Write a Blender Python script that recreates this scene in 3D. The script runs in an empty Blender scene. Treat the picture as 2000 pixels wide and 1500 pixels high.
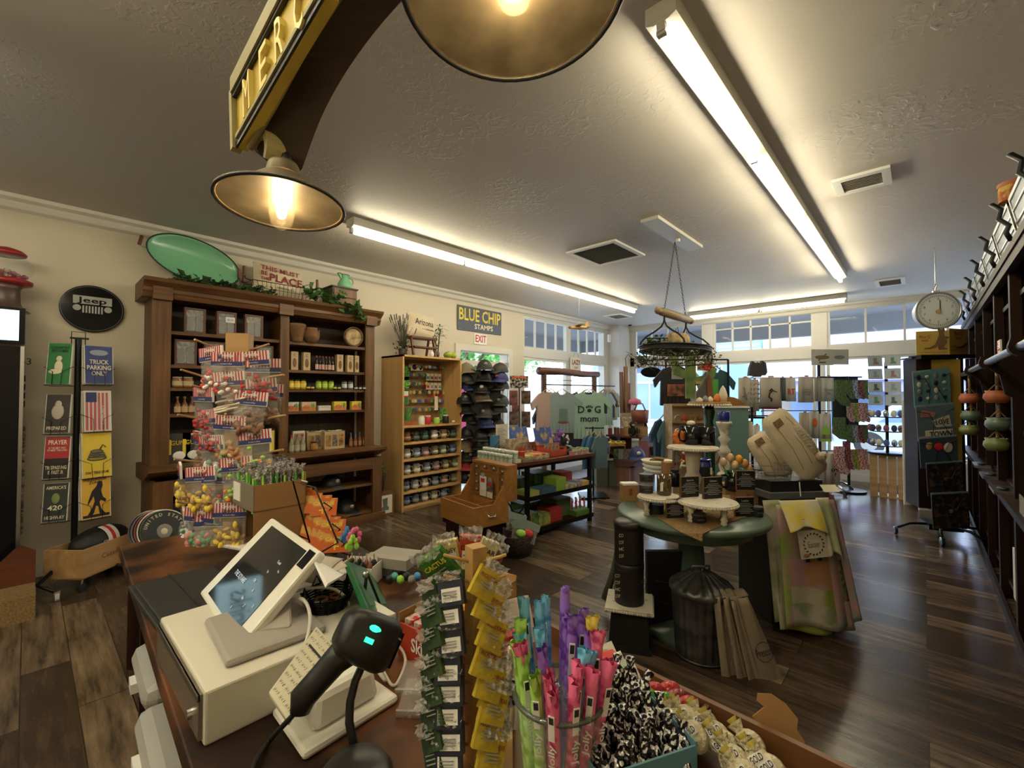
import bpy,math,random
from mathutils import Matrix,Vector,Euler
rnd=random.Random(7)
C=bpy.context.scene.collection
PI=math.pi
# ---------------------------------------------------------------- camera, world, exposure
FL=870.0
TH=math.atan(800/FL);PIT=math.atan(20/FL)
H0=1.5
cam=bpy.data.cameras.new('camera');camo=bpy.data.objects.new('camera',cam);C.objects.link(camo)
cam.sensor_fit='HORIZONTAL';cam.sensor_width=36;cam.lens=36*FL/2000
cam.clip_start=.02;cam.clip_end=200
camo.location=(0,0,H0);camo.rotation_euler=(PI/2+PIT,0,TH)
bpy.context.scene.camera=camo
vs=bpy.context.scene.view_settings
vs.view_transform='Standard';vs.look='None';vs.gamma=1;vs.use_curve_mapping=False
vs.exposure=1.2
w=bpy.data.worlds.new('World');bpy.context.scene.world=w;w.use_nodes=True
nt=w.node_tree;bg=nt.nodes['Background']
bg.inputs[0].default_value=(.62,.80,1.0,1);bg.inputs[1].default_value=4.6
def sun(e,rot,size):
    l=bpy.data.lights.new('sun','SUN');l.energy=e;l.angle=size;l.color=(1,.95,.88)
    o=bpy.data.objects.new('sun',l);C.objects.link(o);o.rotation_euler=rot
sun(2.4,(math.radians(38),0,math.radians(150)),.02)
TUBE=20.0
BULB=85.0
# ---------------------------------------------------------------- pixel -> world helpers
_R=Vector((math.cos(TH),math.sin(TH),0));_F0=Vector((-math.sin(TH),math.cos(TH),0))
_F=_F0*math.cos(PIT)+Vector((0,0,1))*math.sin(PIT);_U=Vector((0,0,1))*math.cos(PIT)-_F0*math.sin(PIT)
CO=Vector((0,0,H0))
def ray(px,py):return _F+_R*((px-1000)/FL)-_U*((py-750)/FL)
def PZ(px,py,z):r=ray(px,py);return CO+r*((z-H0)/r.z)
def PX(px,py,x):r=ray(px,py);return CO+r*(x/r.x)
def PY(px,py,y):r=ray(px,py);return CO+r*(y/r.y)
def PD(px,py,d):return CO+ray(px,py)*d
FACE=math.atan2(-_F0.y,-_F0.x)+PI/2
# ---------------------------------------------------------------- materials
MT={}
def mat(n,c=(.5,.5,.5),r=.6,m=0,a=1,e=0,no=None,bu=None,c2=None,sc=(1,1,1),coat=0,spec=.5,det=3,lo=.35,hi=.65):
    if n in MT:return MT[n]
    M=bpy.data.materials.new(n);M.use_nodes=True;t=M.node_tree;b=t.nodes['Principled BSDF']
    b.inputs['Base Color'].default_value=(*c,1);b.inputs['Roughness'].default_value=r
    b.inputs['Metallic'].default_value=m;b.inputs['Alpha'].default_value=a
    b.inputs['Coat Weight'].default_value=coat;b.inputs['Specular IOR Level'].default_value=spec
    if e:b.inputs['Emission Color'].default_value=(*c,1);b.inputs['Emission Strength'].default_value=e
    L=t.links.new
    tc=mp=None
    if no or bu:
        tc=t.nodes.new('ShaderNodeTexCoord');mp=t.nodes.new('ShaderNodeMapping');L(tc.outputs['Object'],mp.inputs[0])
        mp.inputs['Scale'].default_value=sc
    if no:
        nz=t.nodes.new('ShaderNodeTexNoise');nz.inputs['Scale'].default_value=no;nz.inputs['Detail'].default_value=det;L(mp.outputs[0],nz.inputs['Vector'])
        rp=t.nodes.new('ShaderNodeValToRGB');L(nz.outputs[0],rp.inputs[0]);L(rp.outputs[0],b.inputs['Base Color'])
        c2=c2 or tuple(x*.6 for x in c)
        rp.color_ramp.elements[0].color=(*c2,1);rp.color_ramp.elements[1].color=(*c,1)
        rp.color_ramp.elements[0].position=lo;rp.color_ramp.elements[1].position=hi
    if bu:
        n2=t.nodes.new('ShaderNodeTexNoise');n2.inputs['Scale'].default_value=bu[0];n2.inputs['Detail'].default_value=3;L(mp.outputs[0],n2.inputs['Vector'])
        bp=t.nodes.new('ShaderNodeBump');bp.inputs['Strength'].default_value=bu[1];bp.inputs['Distance'].default_value=.02;L(n2.outputs[0],bp.inputs['Height']);L(bp.outputs[0],b.inputs['Normal'])
    MT[n]=M;return M
def wood(n,c,c2,ax=2,s=6,r=.5,coat=0):
    sc=[s*2.2]*3;sc[ax]=s*.16
    return mat(n,c,r,no=1.6,c2=c2,sc=tuple(sc),det=6,coat=coat,lo=.3,hi=.7,bu=None)
def col(rgb,r=.55,k=''):
    n='c_%s_%02x%02x%02x'%(k,*[int(max(0,min(1,x))*255)for x in rgb])
    return mat(n,rgb,r)
WHITE=col((.8,.8,.78));BLACK=col((.012,.012,.013),.45);CREAM=col((.74,.68,.53));GREY=col((.25,.25,.25));INK=col((.02,.02,.03),.8)
RED=col((.6,.03,.03));NAVY=col((.02,.03,.14));YEL=col((.8,.6,.05));GRN=col((.08,.35,.07));ORG=col((.75,.2,.03));PINK=col((.7,.12,.3));BLUE=col((.06,.25,.6));PURP=col((.2,.06,.5));LIME=col((.35,.7,.08));TEAL=col((.1,.4,.42))
BLKM=mat('black_metal',(.015,.015,.016),.35,.6);CHROME=mat('chrome',(.8,.8,.82),.15,1);STEEL=mat('steel',(.45,.45,.46),.3,1);ZINC=mat('zinc',(.2,.2,.2),.42,.8,no=12,c2=(.1,.1,.1))
FILM=mat('clear_film',(.9,.9,.9),.08,a=.12,spec=1,bu=(60,.8));FILM2=mat('crinkled_film',(.9,.9,.9),.1,a=.38,spec=1,bu=(120,1));GLASS=mat('glass',(.8,.9,.88),.03,a=.14,spec=1);PANE=mat('window_pane',(.8,.9,1),.02,a=.05,spec=.6)
CARD=mat('cardboard',(.36,.2,.075),.85,no=3,c2=(.3,.165,.06));CARDG=col((.2,.17,.13),.85)
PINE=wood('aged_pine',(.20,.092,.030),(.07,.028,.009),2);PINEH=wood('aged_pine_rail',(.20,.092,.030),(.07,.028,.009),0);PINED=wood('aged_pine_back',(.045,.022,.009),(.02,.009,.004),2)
BIRCH=wood('pale_birch',(.62,.40,.16),(.50,.30,.11),2,3);OAKB=wood('honey_wood',(.40,.19,.05),(.26,.11,.025),0,5)
CRATE=wood('crate_pine',(.52,.33,.15),(.36,.2,.08),0,4);CHERRY=wood('cherry_wood',(.16,.045,.018),(.07,.016,.007),0,4);DARKW=wood('dark_stained_wood',(.028,.011,.006),(.010,.004,.003),2,4);DARKWH=wood('dark_stained_rail',(.03,.012,.007),(.011,.005,.003),1,4)
LEAF=mat('leaf_green',(.06,.16,.03),.5,no=9,c2=(.02,.07,.012));TERR=mat('terracotta',(.45,.13,.04),.6,no=9,c2=(.3,.08,.03))
BURLAP=mat('burlap',(.36,.23,.1),.95,no=90,c2=(.2,.12,.05),bu=(200,.6));DARKW.node_tree.nodes['Principled BSDF'].inputs['Specular IOR Level'].default_value=.15;DARKWH.node_tree.nodes['Principled BSDF'].inputs['Specular IOR Level'].default_value=.2
WICK=mat('wicker',(.2,.11,.045),.8,no=40,c2=(.06,.03,.012))
# ---------------------------------------------------------------- mesh builder
I4=Matrix.Identity(4)
TXT={}
def textmesh(s,bold=False):
    if(s,bold)in TXT:return TXT[(s,bold)]
    cu=bpy.data.curves.new('t','FONT');cu.body=s;cu.align_x='CENTER';cu.align_y='CENTER';cu.size=1;cu.resolution_u=2;cu.extrude=.02;cu.space_line=.95
    if bold:cu.offset=.018
    o=bpy.data.objects.new('t',cu);me=bpy.data.meshes.new_from_object(o)
    vv=[tuple(v.co)for v in me.vertices];ff=[tuple(p.vertices)for p in me.polygons]
    bpy.data.objects.remove(o);bpy.data.curves.remove(cu);bpy.data.meshes.remove(me)
    if vv:
        xs=[v[0]for v in vv];wd=max(xs)-min(xs);ys=[v[1]for v in vv];ht=max(ys)-min(ys)
    else:wd=ht=1
    TXT[(s,bold)]=(vv,ff,wd,ht);return TXT[(s,bold)]
class MB:
    def __init__(s,M=None):s.v=[];s.f=[];s.mi=[];s.sm=[];s.mats=[];s.M=M or I4
    def _m(s,m):
        if m not in s.mats:s.mats.append(m)
        return s.mats.index(m)
    def add(s,vv,ff,m,sm=False,M=None):
        k=len(s.v);T=s.M@M if M is not None else s.M
        s.v+=[tuple(T@Vector(p))for p in vv];s.f+=[tuple(i+k for i in f)for f in ff]
        j=s._m(m);s.mi+=[j]*len(ff);s.sm+=[sm]*len(ff);return s
    def box(s,c,d,m,rz=0,M=None,t=1.0):
        x,y,z=d[0]/2,d[1]/2,d[2]/2
        vv=[(-x*t,-y*t,-z),(x*t,-y*t,-z),(x*t,y*t,-z),(-x*t,y*t,-z),(-x,-y,z),(x,-y,z),(x,y,z),(-x,y,z)]
        T=Matrix.Translation(c)@Matrix.Rotation(rz,4,'Z')
        return s.add(vv,[(0,3,2,1),(4,5,6,7),(0,1,5,4),(1,2,6,5),(2,3,7,6),(3,0,4,7)],m,M=(M@T if M is not None else T))
    def bb(s,a,b,m,M=None):return s.box([(a[i]+b[i])/2 for i in range(3)],[abs(b[i]-a[i])for i in range(3)],m,M=M)
    def cyl(s,p0,p1,r,m,r2=None,n=12,cap=True,M=None,sm=True):
        p0=Vector(p0);p1=Vector(p1);ax=p1-p0;q=ax.to_track_quat('Z','Y').to_matrix();r2=r if r2 is None else r2
        vv=[]
        for p,rr in((p0,r),(p1,r2)):
            for i in range(n):
                a=2*PI*i/n;vv.append(tuple(p+q@Vector((math.cos(a)*rr,math.sin(a)*rr,0))))
        s.add(vv,[(i,(i+1)%n,n+(i+1)%n,n+i)for i in range(n)],m,sm,M)
        if cap:s.add(vv[:n],[tuple(range(n))[::-1]],m,False,M);s.add(vv[n:],[tuple(range(n))],m,False,M)
        return s
    def tube(s,pts,r,m,n=6,M=None,closed=False):
        P=[Vector(p)for p in pts];k=len(P);vv=[]
        for i,p in enumerate(P):
            a=P[(i-1)%k]if(i or closed)else P[0];b=P[(i+1)%k]if(i<k-1 or closed)else P[-1]
            d=(b-a);d=d.normalized()if d.length>1e-9 else Vector((0,0,1))
            up=Vector((0,0,1))if abs(d.z)<.9 else Vector((1,0,0))
            if i and abs(d.dot(u))<.95:u=(u-d*u.dot(d)).normalized()
            else:u=d.cross(up).normalized()
            w_=d.cross(u);rr=r[i]if isinstance(r,(list,tuple))else r
            for j in range(n):
                t=2*PI*j/n;vv.append(tuple(p+(u*math.cos(t)+w_*math.sin(t))*rr))
        ff=[]
        for i in range(k if closed else k-1):
            for j in range(n):ff.append((i*n+j,i*n+(j+1)%n,((i+1)%k)*n+(j+1)%n,((i+1)%k)*n+j))
        if not closed:ff+=[tuple(range(n))[::-1],tuple((k-1)*n+j for j in range(n))]
        return s.add(vv,ff,m,n>4,M)
    def lathe(s,prof,m,c=(0,0,0),n=20,M=None,sx=1,sy=1):
        vv=[];k=len(prof)
        for r,z in prof:
            for i in range(n):
                a=2*PI*i/n;vv.append((c[0]+math.cos(a)*r*sx,c[1]+math.sin(a)*r*sy,c[2]+z))
        ff=[(j*n+i,j*n+(i+1)%n,(j+1)*n+(i+1)%n,(j+1)*n+i)for j in range(k-1)for i in range(n)]
        if prof[0][0]>1e-4:ff.append(tuple(range(n))[::-1])
        if prof[-1][0]>1e-4:ff.append(tuple((k-1)*n+i for i in range(n)))
        return s.add(vv,ff,m,True,M)
    def sph(s,c,r,m,nu=10,nv=7,M=None,rot=None):
        r=(r,r,r)if not isinstance(r,(tuple,list))else r
        vv=[];T=Matrix.Translation(c)@(rot if rot is not None else I4)
        for j in range(nv+1):
            ph=PI*j/nv
            for i in range(nu):
                a=2*PI*i/nu;vv.append((math.sin(ph)*math.cos(a)*r[0],math.sin(ph)*math.sin(a)*r[1],-math.cos(ph)*r[2]))
        ff=[(j*nu+i,j*nu+(i+1)%nu,(j+1)*nu+(i+1)%nu,(j+1)*nu+i)for j in range(nv)for i in range(nu)]
        return s.add(vv,ff,m,True,(M@T if M is not None else T))
    def prism(s,poly,d,m,M=None,sm=False):
        n=len(poly);vv=[(x,0,z)for x,z in poly]+[(x,d,z)for x,z in poly]
        ff=[tuple(range(n)),tuple(range(2*n-1,n-1,-1))]
        return s.add(vv,ff,m,False,M).add(vv,[(i,n+i,n+(i+1)%n,(i+1)%n)for i in range(n)],m,sm,M)
    def grid(s,fn,nu,nv,m,M=None,two=0,sm=True):
        vv=[tuple(fn(i/nu,j/nv))for j in range(nv+1)for i in range(nu+1)]
        ff=[(j*(nu+1)+i,j*(nu+1)+i+1,(j+1)*(nu+1)+i+1,(j+1)*(nu+1)+i)for j in range(nv)for i in range(nu)]
        return s.add(vv,ff,m,sm,M)
    def text(s,st,p,h,m,wmax=None,M=None,rx=PI/2,bold=False,rz=0,d=.3):
        vv,ff,wd,ht=textmesh(st,bold)
        k=h/max(ht,.01);kx=k if wmax is None else wmax/max(wd,.01)
        T=Matrix.Translation(p)@Matrix.Rotation(rx,4,'X')@Matrix.Rotation(rz,4,'Z')@Matrix.Diagonal((kx,k,min(k,.2)*d,1))
        return s.add(vv,ff,m,False,(M@T if M is not None else T))
    def build(s,name,parent=None,bev=0,loc=None,rz=0,sub=0,solid=0,weld=False):
        me=bpy.data.meshes.new(name);me.from_pydata(s.v,[],s.f)
        for m in s.mats:me.materials.append(m)
        me.polygons.foreach_set('material_index',s.mi);me.polygons.foreach_set('use_smooth',s.sm);me.update()
        o=bpy.data.objects.new(name,me);C.objects.link(o)
        if parent:o.parent=parent
        if loc is not None:o.location=loc
        o.rotation_euler.z=rz
        if solid:q=o.modifiers.new('s','SOLIDIFY');q.thickness=solid;q.offset=0
        if bev:q=o.modifiers.new('b','BEVEL');q.width=bev;q.segments=2;q.limit_method='ANGLE'
        if sub:q=o.modifiers.new('u','SUBSURF');q.levels=sub;q.render_levels=sub
        return o
def tag(o,label,cat,group=None,kind=None):
    o['label']=label;o['category']=cat
    if group:o['group']=group
    if kind:o['kind']=kind
    return o
def thing(name,label,cat,loc=(0,0,0),rz=0,group=None):
    o=bpy.data.objects.new(name,None);o.empty_display_size=.05;C.objects.link(o);o.location=loc;o.rotation_euler.z=rz
    return tag(o,label,cat,group)
def struct(mb,name,label=None,cat=None,**k):
    o=mb.build(name,**k);o['kind']='structure';o['label']=label or name.replace('_',' ');o['category']=cat or name.split('_')[0];return o
def dup(root,loc,rz=None,label=None,group=None,scale=None,mats=None,rot=None):
    r=root.copy();C.objects.link(r);r.location=loc
    if rz is not None:r.rotation_euler=(0,0,rz)
    if rot is not None:r.rotation_euler=rot
    if label:r['label']=label
    if group:r['group']=group
    if scale:r.scale=scale if isinstance(scale,tuple)else(scale,)*3
    for ch in list(root.children):
        c=ch.copy();C.objects.link(c);c.parent=r
        for g in list(ch.children):d=g.copy();C.objects.link(d);d.parent=c
    return r
def one(mb,name,label,cat,loc=None,rz=0,group=None,**k):
    o=mb.build(name,loc=loc,rz=rz,**k);return tag(o,label,cat,group)
ORD=['first','second','third','fourth','fifth','sixth','seventh','eighth','ninth','tenth','eleventh','twelfth','thirteenth','fourteenth','fifteenth','sixteenth']
def RX(a):return Matrix.Rotation(a,4,'X')
def RY(a):return Matrix.Rotation(a,4,'Y')
def RZ(a):return Matrix.Rotation(a,4,'Z')
def TR(*p):return Matrix.Translation(p if len(p)==3 else p[0])
def ell(a,b,n=32,t0=0,t1=2*PI):return[(a*math.cos(t0+(t1-t0)*i/n),b*math.sin(t0+(t1-t0)*i/n))for i in range(n+(0 if abs(t1-t0-2*PI)<1e-6 else 1))]
def foliage(mb,pts,size,m,n,spread=.05):
    for p in pts:
        for _ in range(n):
            q=Vector(p)+Vector((rnd.gauss(0,spread),rnd.gauss(0,spread),rnd.gauss(0,spread)))
            T=TR(q)@Euler((rnd.uniform(-1,1),rnd.uniform(-1,1),rnd.uniform(0,6.3))).to_matrix().to_4x4()
            s_=size*rnd.uniform(.6,1.2)
            mb.add([(-s_*.5,0,0),(0,-s_*.28,s_*.06),(s_*.5,0,0),(0,s_*.28,s_*.06)],[(0,1,2,3)],m,False,T)
# ---------------------------------------------------------------- the shop room
XW,XR,YF,HC,YB=-5.38,1.05,9.75,3.1,-2.6
def floor_mat():
    M=bpy.data.materials.new('dark_plank_floor');M.use_nodes=True;t=M.node_tree;L=t.links.new;b=t.nodes['Principled BSDF']
    tc=t.nodes.new('ShaderNodeTexCoord');br=t.nodes.new('ShaderNodeTexBrick');L(tc.outputs['Object'],br.inputs[0])
    br.inputs['Scale'].default_value=1;br.inputs['Brick Width'].default_value=1.5;br.inputs['Row Height'].default_value=.19;br.inputs['Mortar Size'].default_value=.0025
    br.inputs['Color1'].default_value=(.055,.036,.024,1);br.inputs['Color2'].default_value=(.20,.145,.10,1);br.inputs['Mortar'].default_value=(.02,.013,.009,1);br.offset=.37;br.inputs['Bias'].default_value=-.25
    mp=t.nodes.new('ShaderNodeMapping');mp.inputs['Scale'].default_value=(1.1,9,1);L(tc.outputs['Object'],mp.inputs[0])
    nz=t.nodes.new('ShaderNodeTexNoise');nz.inputs['Scale'].default_value=2.2;nz.inputs['Detail'].default_value=7;nz.inputs['Roughness'].default_value=.62;L(mp.outputs[0],nz.inputs['Vector'])
    rp=t.nodes.new('ShaderNodeValToRGB');L(nz.outputs[0],rp.inputs[0]);rp.color_ramp.elements[0].position=.32;rp.color_ramp.elements[1].position=.7
    rp.color_ramp.elements[0].color=(.3,.29,.28,1);rp.color_ramp.elements[1].color=(1.75,1.68,1.55,1)
    mx=t.nodes.new('ShaderNodeMix');mx.data_type='RGBA';mx.blend_type='MULTIPLY';mx.inputs[0].default_value=1;L(br.outputs[0],mx.inputs[6]);L(rp.outputs[0],mx.inputs[7]);L(mx.outputs[2],b.inputs['Base Color'])
    b.inputs['Roughness'].default_value=.24;b.inputs['Specular IOR Level'].default_value=.55
    bp=t.nodes.new('ShaderNodeBump');bp.inputs['Strength'].default_value=.35;bp.inputs['Distance'].default_value=.004;L(nz.outputs[0],bp.inputs['Height']);L(bp.outputs[0],b.inputs['Normal'])
    return M
def ceil_mat():
    M=mat('textured_ceiling',(.60,.555,.50),.55);t=M.node_tree;L=t.links.new;b=t.nodes['Principled BSDF']
    tc=t.nodes.new('ShaderNodeTexCoord');a=t.nodes.new('ShaderNodeTexNoise');a.inputs['Scale'].default_value=22;a.inputs['Detail'].default_value=4;a.inputs['Distortion'].default_value=.6;L(tc.outputs['Object'],a.inputs[0])
    c=t.nodes.new('ShaderNodeTexNoise');c.inputs['Scale'].default_value=1.3;L(tc.outputs['Object'],c.inputs[0])
    r1=t.nodes.new('ShaderNodeValToRGB');r1.color_ramp.elements[0].position=.5;r1.color_ramp.elements[1].position=.62;L(a.outputs[0],r1.inputs[0])
    r2=t.nodes.new('ShaderNodeValToRGB');r2.color_ramp.elements[0].position=.42;r2.color_ramp.elements[1].position=.62;L(c.outputs[0],r2.inputs[0])
    mu=t.nodes.new('ShaderNodeMath');mu.operation='MULTIPLY';L(r1.outputs[0],mu.inputs[0]);L(r2.outputs[0],mu.inputs[1])
    bp=t.nodes.new('ShaderNodeBump');bp.inputs['Strength'].default_value=.32;bp.inputs['Distance'].default_value=.006;L(mu.outputs[0],bp.inputs['Height']);L(bp.outputs[0],b.inputs['Normal']);return M
FLOOR=floor_mat();CEIL=ceil_mat()
WALL=mat('beige_wall_paint',(.62,.555,.44),.7,bu=(60,.12));WALLW=mat('pale_window_wall',(.62,.60,.56),.6);TRIM=mat('cream_trim',(.64,.61,.54),.5)
struct(MB().bb((XW-.2,YB,-.1),(XR,YF+.15,0),FLOOR),'floor','dark wood plank floor','floor')
struct(MB().bb((XW-.2,YB,HC),(XR,YF+.15,HC+.12),CEIL),'ceiling','textured plaster ceiling','ceiling')
DY0,DY1,DZ=4.62,5.74,2.2
WY0,WY1=6.17,9.06
m=MB();T=.2
def wl(y0,y1,z0,z1,mt=WALL):m.bb((XW-T,y0,z0),(XW,y1,z1),mt)
wl(YB,DY0,0,HC);wl(DY0,DY1,DZ,HC);wl(DY1,WY0,0,HC)
wl(WY0,WY1,0,.45);wl(WY0,WY1,2.19,2.34,WALLW);wl(WY0,WY1,2.96,HC,WALLW);wl(WY1,YF+.15,0,HC,WALLW)
m.bb((XW,WY1+.14,0),(XW+.26,YF,HC),WALLW)
struct(m,'wall_left','long beige wall behind the hutch','wall')
m=MB();X0=XW
def wf(x0,x1,z0,z1):m.bb((x0,YF,z0),(x1,YF+.15,z1),WALLW)
FB=[(-5.02,-3.42),(-3.22,-1.45),(-1.24,.86)]
wf(XW-.2,XR,0,.42);wf(XW-.2,XR,2.16,2.36);wf(XW-.2,XR,3.04,HC);wf(XW-.2,FB[0][0],.42,3.04);wf(FB[2][1],XR,.42,3.04)
for a,b in((0,1),(1,2)):wf(FB[a][1],FB[b][0],2.36,3.04);wf(FB[a][1]+.05,FB[b][0]-.05,.42,2.16)
struct(m,'wall_front','street front wall between the display windows','wall')
struct(MB().bb((XR,YB,0),(XR+.15,YF+.15,HC),WALL),'wall_right','wall behind the dark shelving','wall')
struct(MB().bb((XW-.2,YB-.15,0),(XR+.15,YB,HC),WALL),'wall_back','back wall of the shop','wall')
m=MB();m.bb((XW,YB,.0),(XW+.02,DY0,.11),TRIM);m.bb((XW,DY1+.1,.0),(XW+.02,WY1,.11),TRIM)
struct(m,'baseboard_left','baseboard','baseboard')
m=MB();m.bb((XW+.26,YF-.025,0),(XR,YF,.12),TRIM);m.bb((XW+.26,YF-.05,.40),(XR,YF,.44),TRIM)
struct(m,'baseboard_front','baseboard and sill under the street windows','baseboard')
m=MB();pr_=[(0,0),(.09,0),(.085,-.03),(.05,-.05),(.03,-.1),(0,-.12)]
m.prism([(x,z)for x,z in pr_],-12.3,TRIM,M=TR(XW,YF,HC));struct(m,'trim_1','crown moulding on the long wall','trim')
m=MB();m.prism(pr_,6.3,TRIM,M=TR(XW,YF,HC)@RZ(-PI/2));struct(m,'trim_2','crown moulding above the street windows','trim')
m=MB();m.bb((XW-.01,DY0-.1,0),(XW+.03,DY0,DZ+.1),TRIM).bb((XW-.01,DY1,0),(XW+.03,DY1+.1,DZ+.1),TRIM).bb((XW-.01,DY0,DZ),(XW+.03,DY1,DZ+.1),TRIM)
m.bb((XW-.12,DY0,1.98),(XW-.06,DY1,2.06),TRIM)
struct(m,'trim_3','door casing','trim')
def window(idx,M,w_,z0,z1,cols,rows=1,zr=None,fw=.045,depth=.08):
    fr=MB(M);fr.bb((0,.02,z0),(fw,.02+depth,z1),TRIM);fr.bb((w_-fw,.02,z0),(w_,.02+depth,z1),TRIM);fr.bb((fw,.02,z0),(w_-fw,.02+depth,z0+fw),TRIM);fr.bb((fw,.02,z1-fw),(w_-fw,.02+depth,z1),TRIM)
    for i in range(1,cols):x=fw+(w_-2*fw)*i/cols;fr.bb((x-.015,.03,z0+fw),(x+.015,.07,z1-fw),TRIM)
    if zr:fr.bb((fw,.03,zr-.012),(w_-fw,.07,zr+.012),TRIM)
    o=fr.build('window_%d'%idx);o['kind']='structure';o['label']='window';o['category']='window'
    g=MB(M).bb((fw,.048,z0+fw),(w_-fw,.053,z1-fw),PANE).build('window_pane',o)
ML=lambda y:TR(XW,y,0)@RZ(PI/2)
window(1,ML(WY0),(WY1-WY0)*.5-.03,2.34,2.96,4);window(2,ML((WY0+WY1)/2+.03),(WY1-WY0)*.5-.03,2.34,2.96,4)
m=MB();m.bb((XW-.12,(WY0+WY1)/2-.05,.45),(XW-.02,(WY0+WY1)/2+.05,2.96),TRIM);struct(m,'trim_4','mullion between the side windows','trim')
window(3,ML(WY0),(WY1-WY0)*.5-.05,.45,2.19,1);window(4,ML((WY0+WY1)/2+.05),(WY1-WY0)*.5-.05,.45,2.19,1)
k=5
for(a,b),n in zip(FB,(4,5,4)):
    window(k,TR(a,YF,0),b-a,2.36,3.04,n,zr=2.85 if n==5 else None,fw=.035);window(k+1,TR(a-.02,YF,0),b-a+.04,.44,2.16,1);k+=2
d=MB(TR(XW-.12,DY1-.02,0)@RZ(math.radians(168)))
d.bb((0,0,0),(.1,.04,1.96),TRIM).bb((.9,0,0),(1.0,.04,1.96),TRIM).bb((.1,0,1.84),(.9,.04,1.96),TRIM).bb((.1,0,0),(.9,.04,.3),TRIM)
o=d.build('door_1');o['kind']='structure';o['label']='cream glazed street door standing open';o['category']='door'
MB(TR(XW-.12,DY1-.02,0)@RZ(math.radians(168))).bb((.1,.018,.3),(.9,.022,1.84),PANE).build('door_pane',o)
MB(TR(XW-.12,DY1-.02,0)@RZ(math.radians(168))).cyl((.93,-.04,.95),(.93,.08,.95),.02,CHROME).build('door_handle',o)
# ---------------------------------------------------------------- outside: porch, street, buildings
ASPH=mat('asphalt',(.22,.22,.23),.9);CONC=mat('sidewalk_concrete',(.42,.41,.39),.9,no=2,c2=(.36,.35,.33))
struct(MB().bb((-60,-20,-.3),(XW-3.6,60,-.16),ASPH).bb((XW-3.6,YF+3.6,-.3),(60,60,-.16),ASPH),'street','street outside','street')
struct(MB().bb((XW-3.6,-20,-.3),(XW-.2,YF+3.6,-.04),CONC).bb((XW-.2,YF+.15,-.3),(20,YF+3.6,-.04),CONC),'sidewalk','sidewalk outside','sidewalk')
PORCH=mat('porch_ceiling_paint',(.13,.135,.155),.8)
m=MB().bb((XW-3.4,-6,3.32),(XW-.2,YF+3.4,3.42),PORCH).bb((XW-.2,YF+.15,3.32),(12,YF+3.4,3.42),PORCH).bb((XW-3.5,-6,2.95),(XW-3.3,YF+3.5,3.42),PORCH).bb((XW-3.5,YF+3.3,2.95),(12,YF+3.5,3.42),PORCH)
struct(m,'porch_roof','grey porch roof over the sidewalk','roof')
BPNT=mat('pale_blue_paint',(.16,.42,.58),.6)
m0=None
for i,(x,y)in enumerate(((-5.6,YF+3.3),(-1.75,YF+3.3),(2.6,YF+3.3),(XW-3.35,6.2))):
    m=MB().lathe([(.11,-.04),(.11,.3),(.075,.34),(.07,.9),(.09,.93),(.06,.97),(.055,2.75),(.1,2.8),(.1,2.95)],BPNT,n=14)
    one(m,'porch_post',['pale blue turned porch post outside, behind the oval hanging plaque','pale blue porch post outside the middle street window','pale blue porch post outside right of the shelving','pale blue porch post outside the side windows'][i],'post',loc=(x,y,0),group='porch posts')
def facade(name,label,x,y,w_,h,wallm,trimm,rz,parts):
    t=thing(name,label,'building',(x,y,-.16),rz)
    m=MB().bb((0,0,0),(w_,4,h),wallm)
    for i in range(int(h/.22)):m.bb((0,-.02,i*.22),(w_,0,i*.22+.03),wallm)
    m.build('wall',t)
    for(x0,x1,z0,z1)in parts:
        f=MB().bb((x0-.1,-.08,z0-.1),(x1+.1,-.01,z0),trimm).bb((x0-.1,-.08,z1),(x1+.1,-.01,z1+.1),trimm).bb((x0-.1,-.08,z0),(x0,-.01,z1),trimm).bb((x1,-.08,z0),(x1+.1,-.01,z1),trimm).bb(((x0+x1)/2-.03,-.07,z0),((x0+x1)/2+.03,-.01,z1),trimm).build('window',t)
        MB().bb((x0,-.05,z0),(x1,-.03,z1),mat('far_glass',(.16,.24,.42),.15)).build('pane',f)
    return t
t=facade('storefront','pale blue clapboard storefront across the street',-13.6,21.5,5.2,4.6,mat('blue_clapboard',(.45,.62,.74),.7),col((.62,.78,.85)),0,[(.4,1.8,.4,2.4),(2.6,4.2,.4,2.2),(.4,1.8,2.75,3.1),(2.6,4.2,2.75,3.1)])
MB().bb((-.2,-1.6,3.35),(5.2,0,3.5),col((.6,.75,.85))).bb((0,-1.5,3.1),(5.1,-1.4,3.35),col((.35,.5,.6))).build('awning',t)
t=facade('corner_shop','teal shop front across the street with white window frames',-8.3,21.5,3.2,5.2,mat('teal_plaster',(.22,.5,.62),.7),col((.75,.8,.82)),0,[(.5,2.7,.5,3.4)])
t=thing('awning_building','low building across the street with a long lavender awning','building',(-4.9,19.5,-.16))
MB().bb((0,1.5,0),(16,5,4.2),mat('tan_plaster',(.32,.26,.24),.8)).build('wall',t)
MB().prism([(-.2,0),(0,0),(1.8,1.5),(1.8,1.7)],-16,mat('lavender_awning',(.26,.24,.42),.8),M=TR(0,0,2.15)@RZ(PI/2)).bb((0,-.05,1.75),(16,.1,2.2),mat('lavender_valance',(.22,.2,.38),.8)).build('awning',t)
for x0 in(1,5,9):MB().bb((x0,1.42,.3),(x0+3,1.5,2),mat('far_glass')).build('window',t)
t=facade('brick_building','red brick building across the side street',-24.5,8.5,9,5,mat('brick_red',(.42,.16,.13),.8),col((.7,.68,.62)),PI/2,[(1,2.5,.6,2.4),(3.4,5,.6,2.4),(6,8,.6,2.4)])
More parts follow.
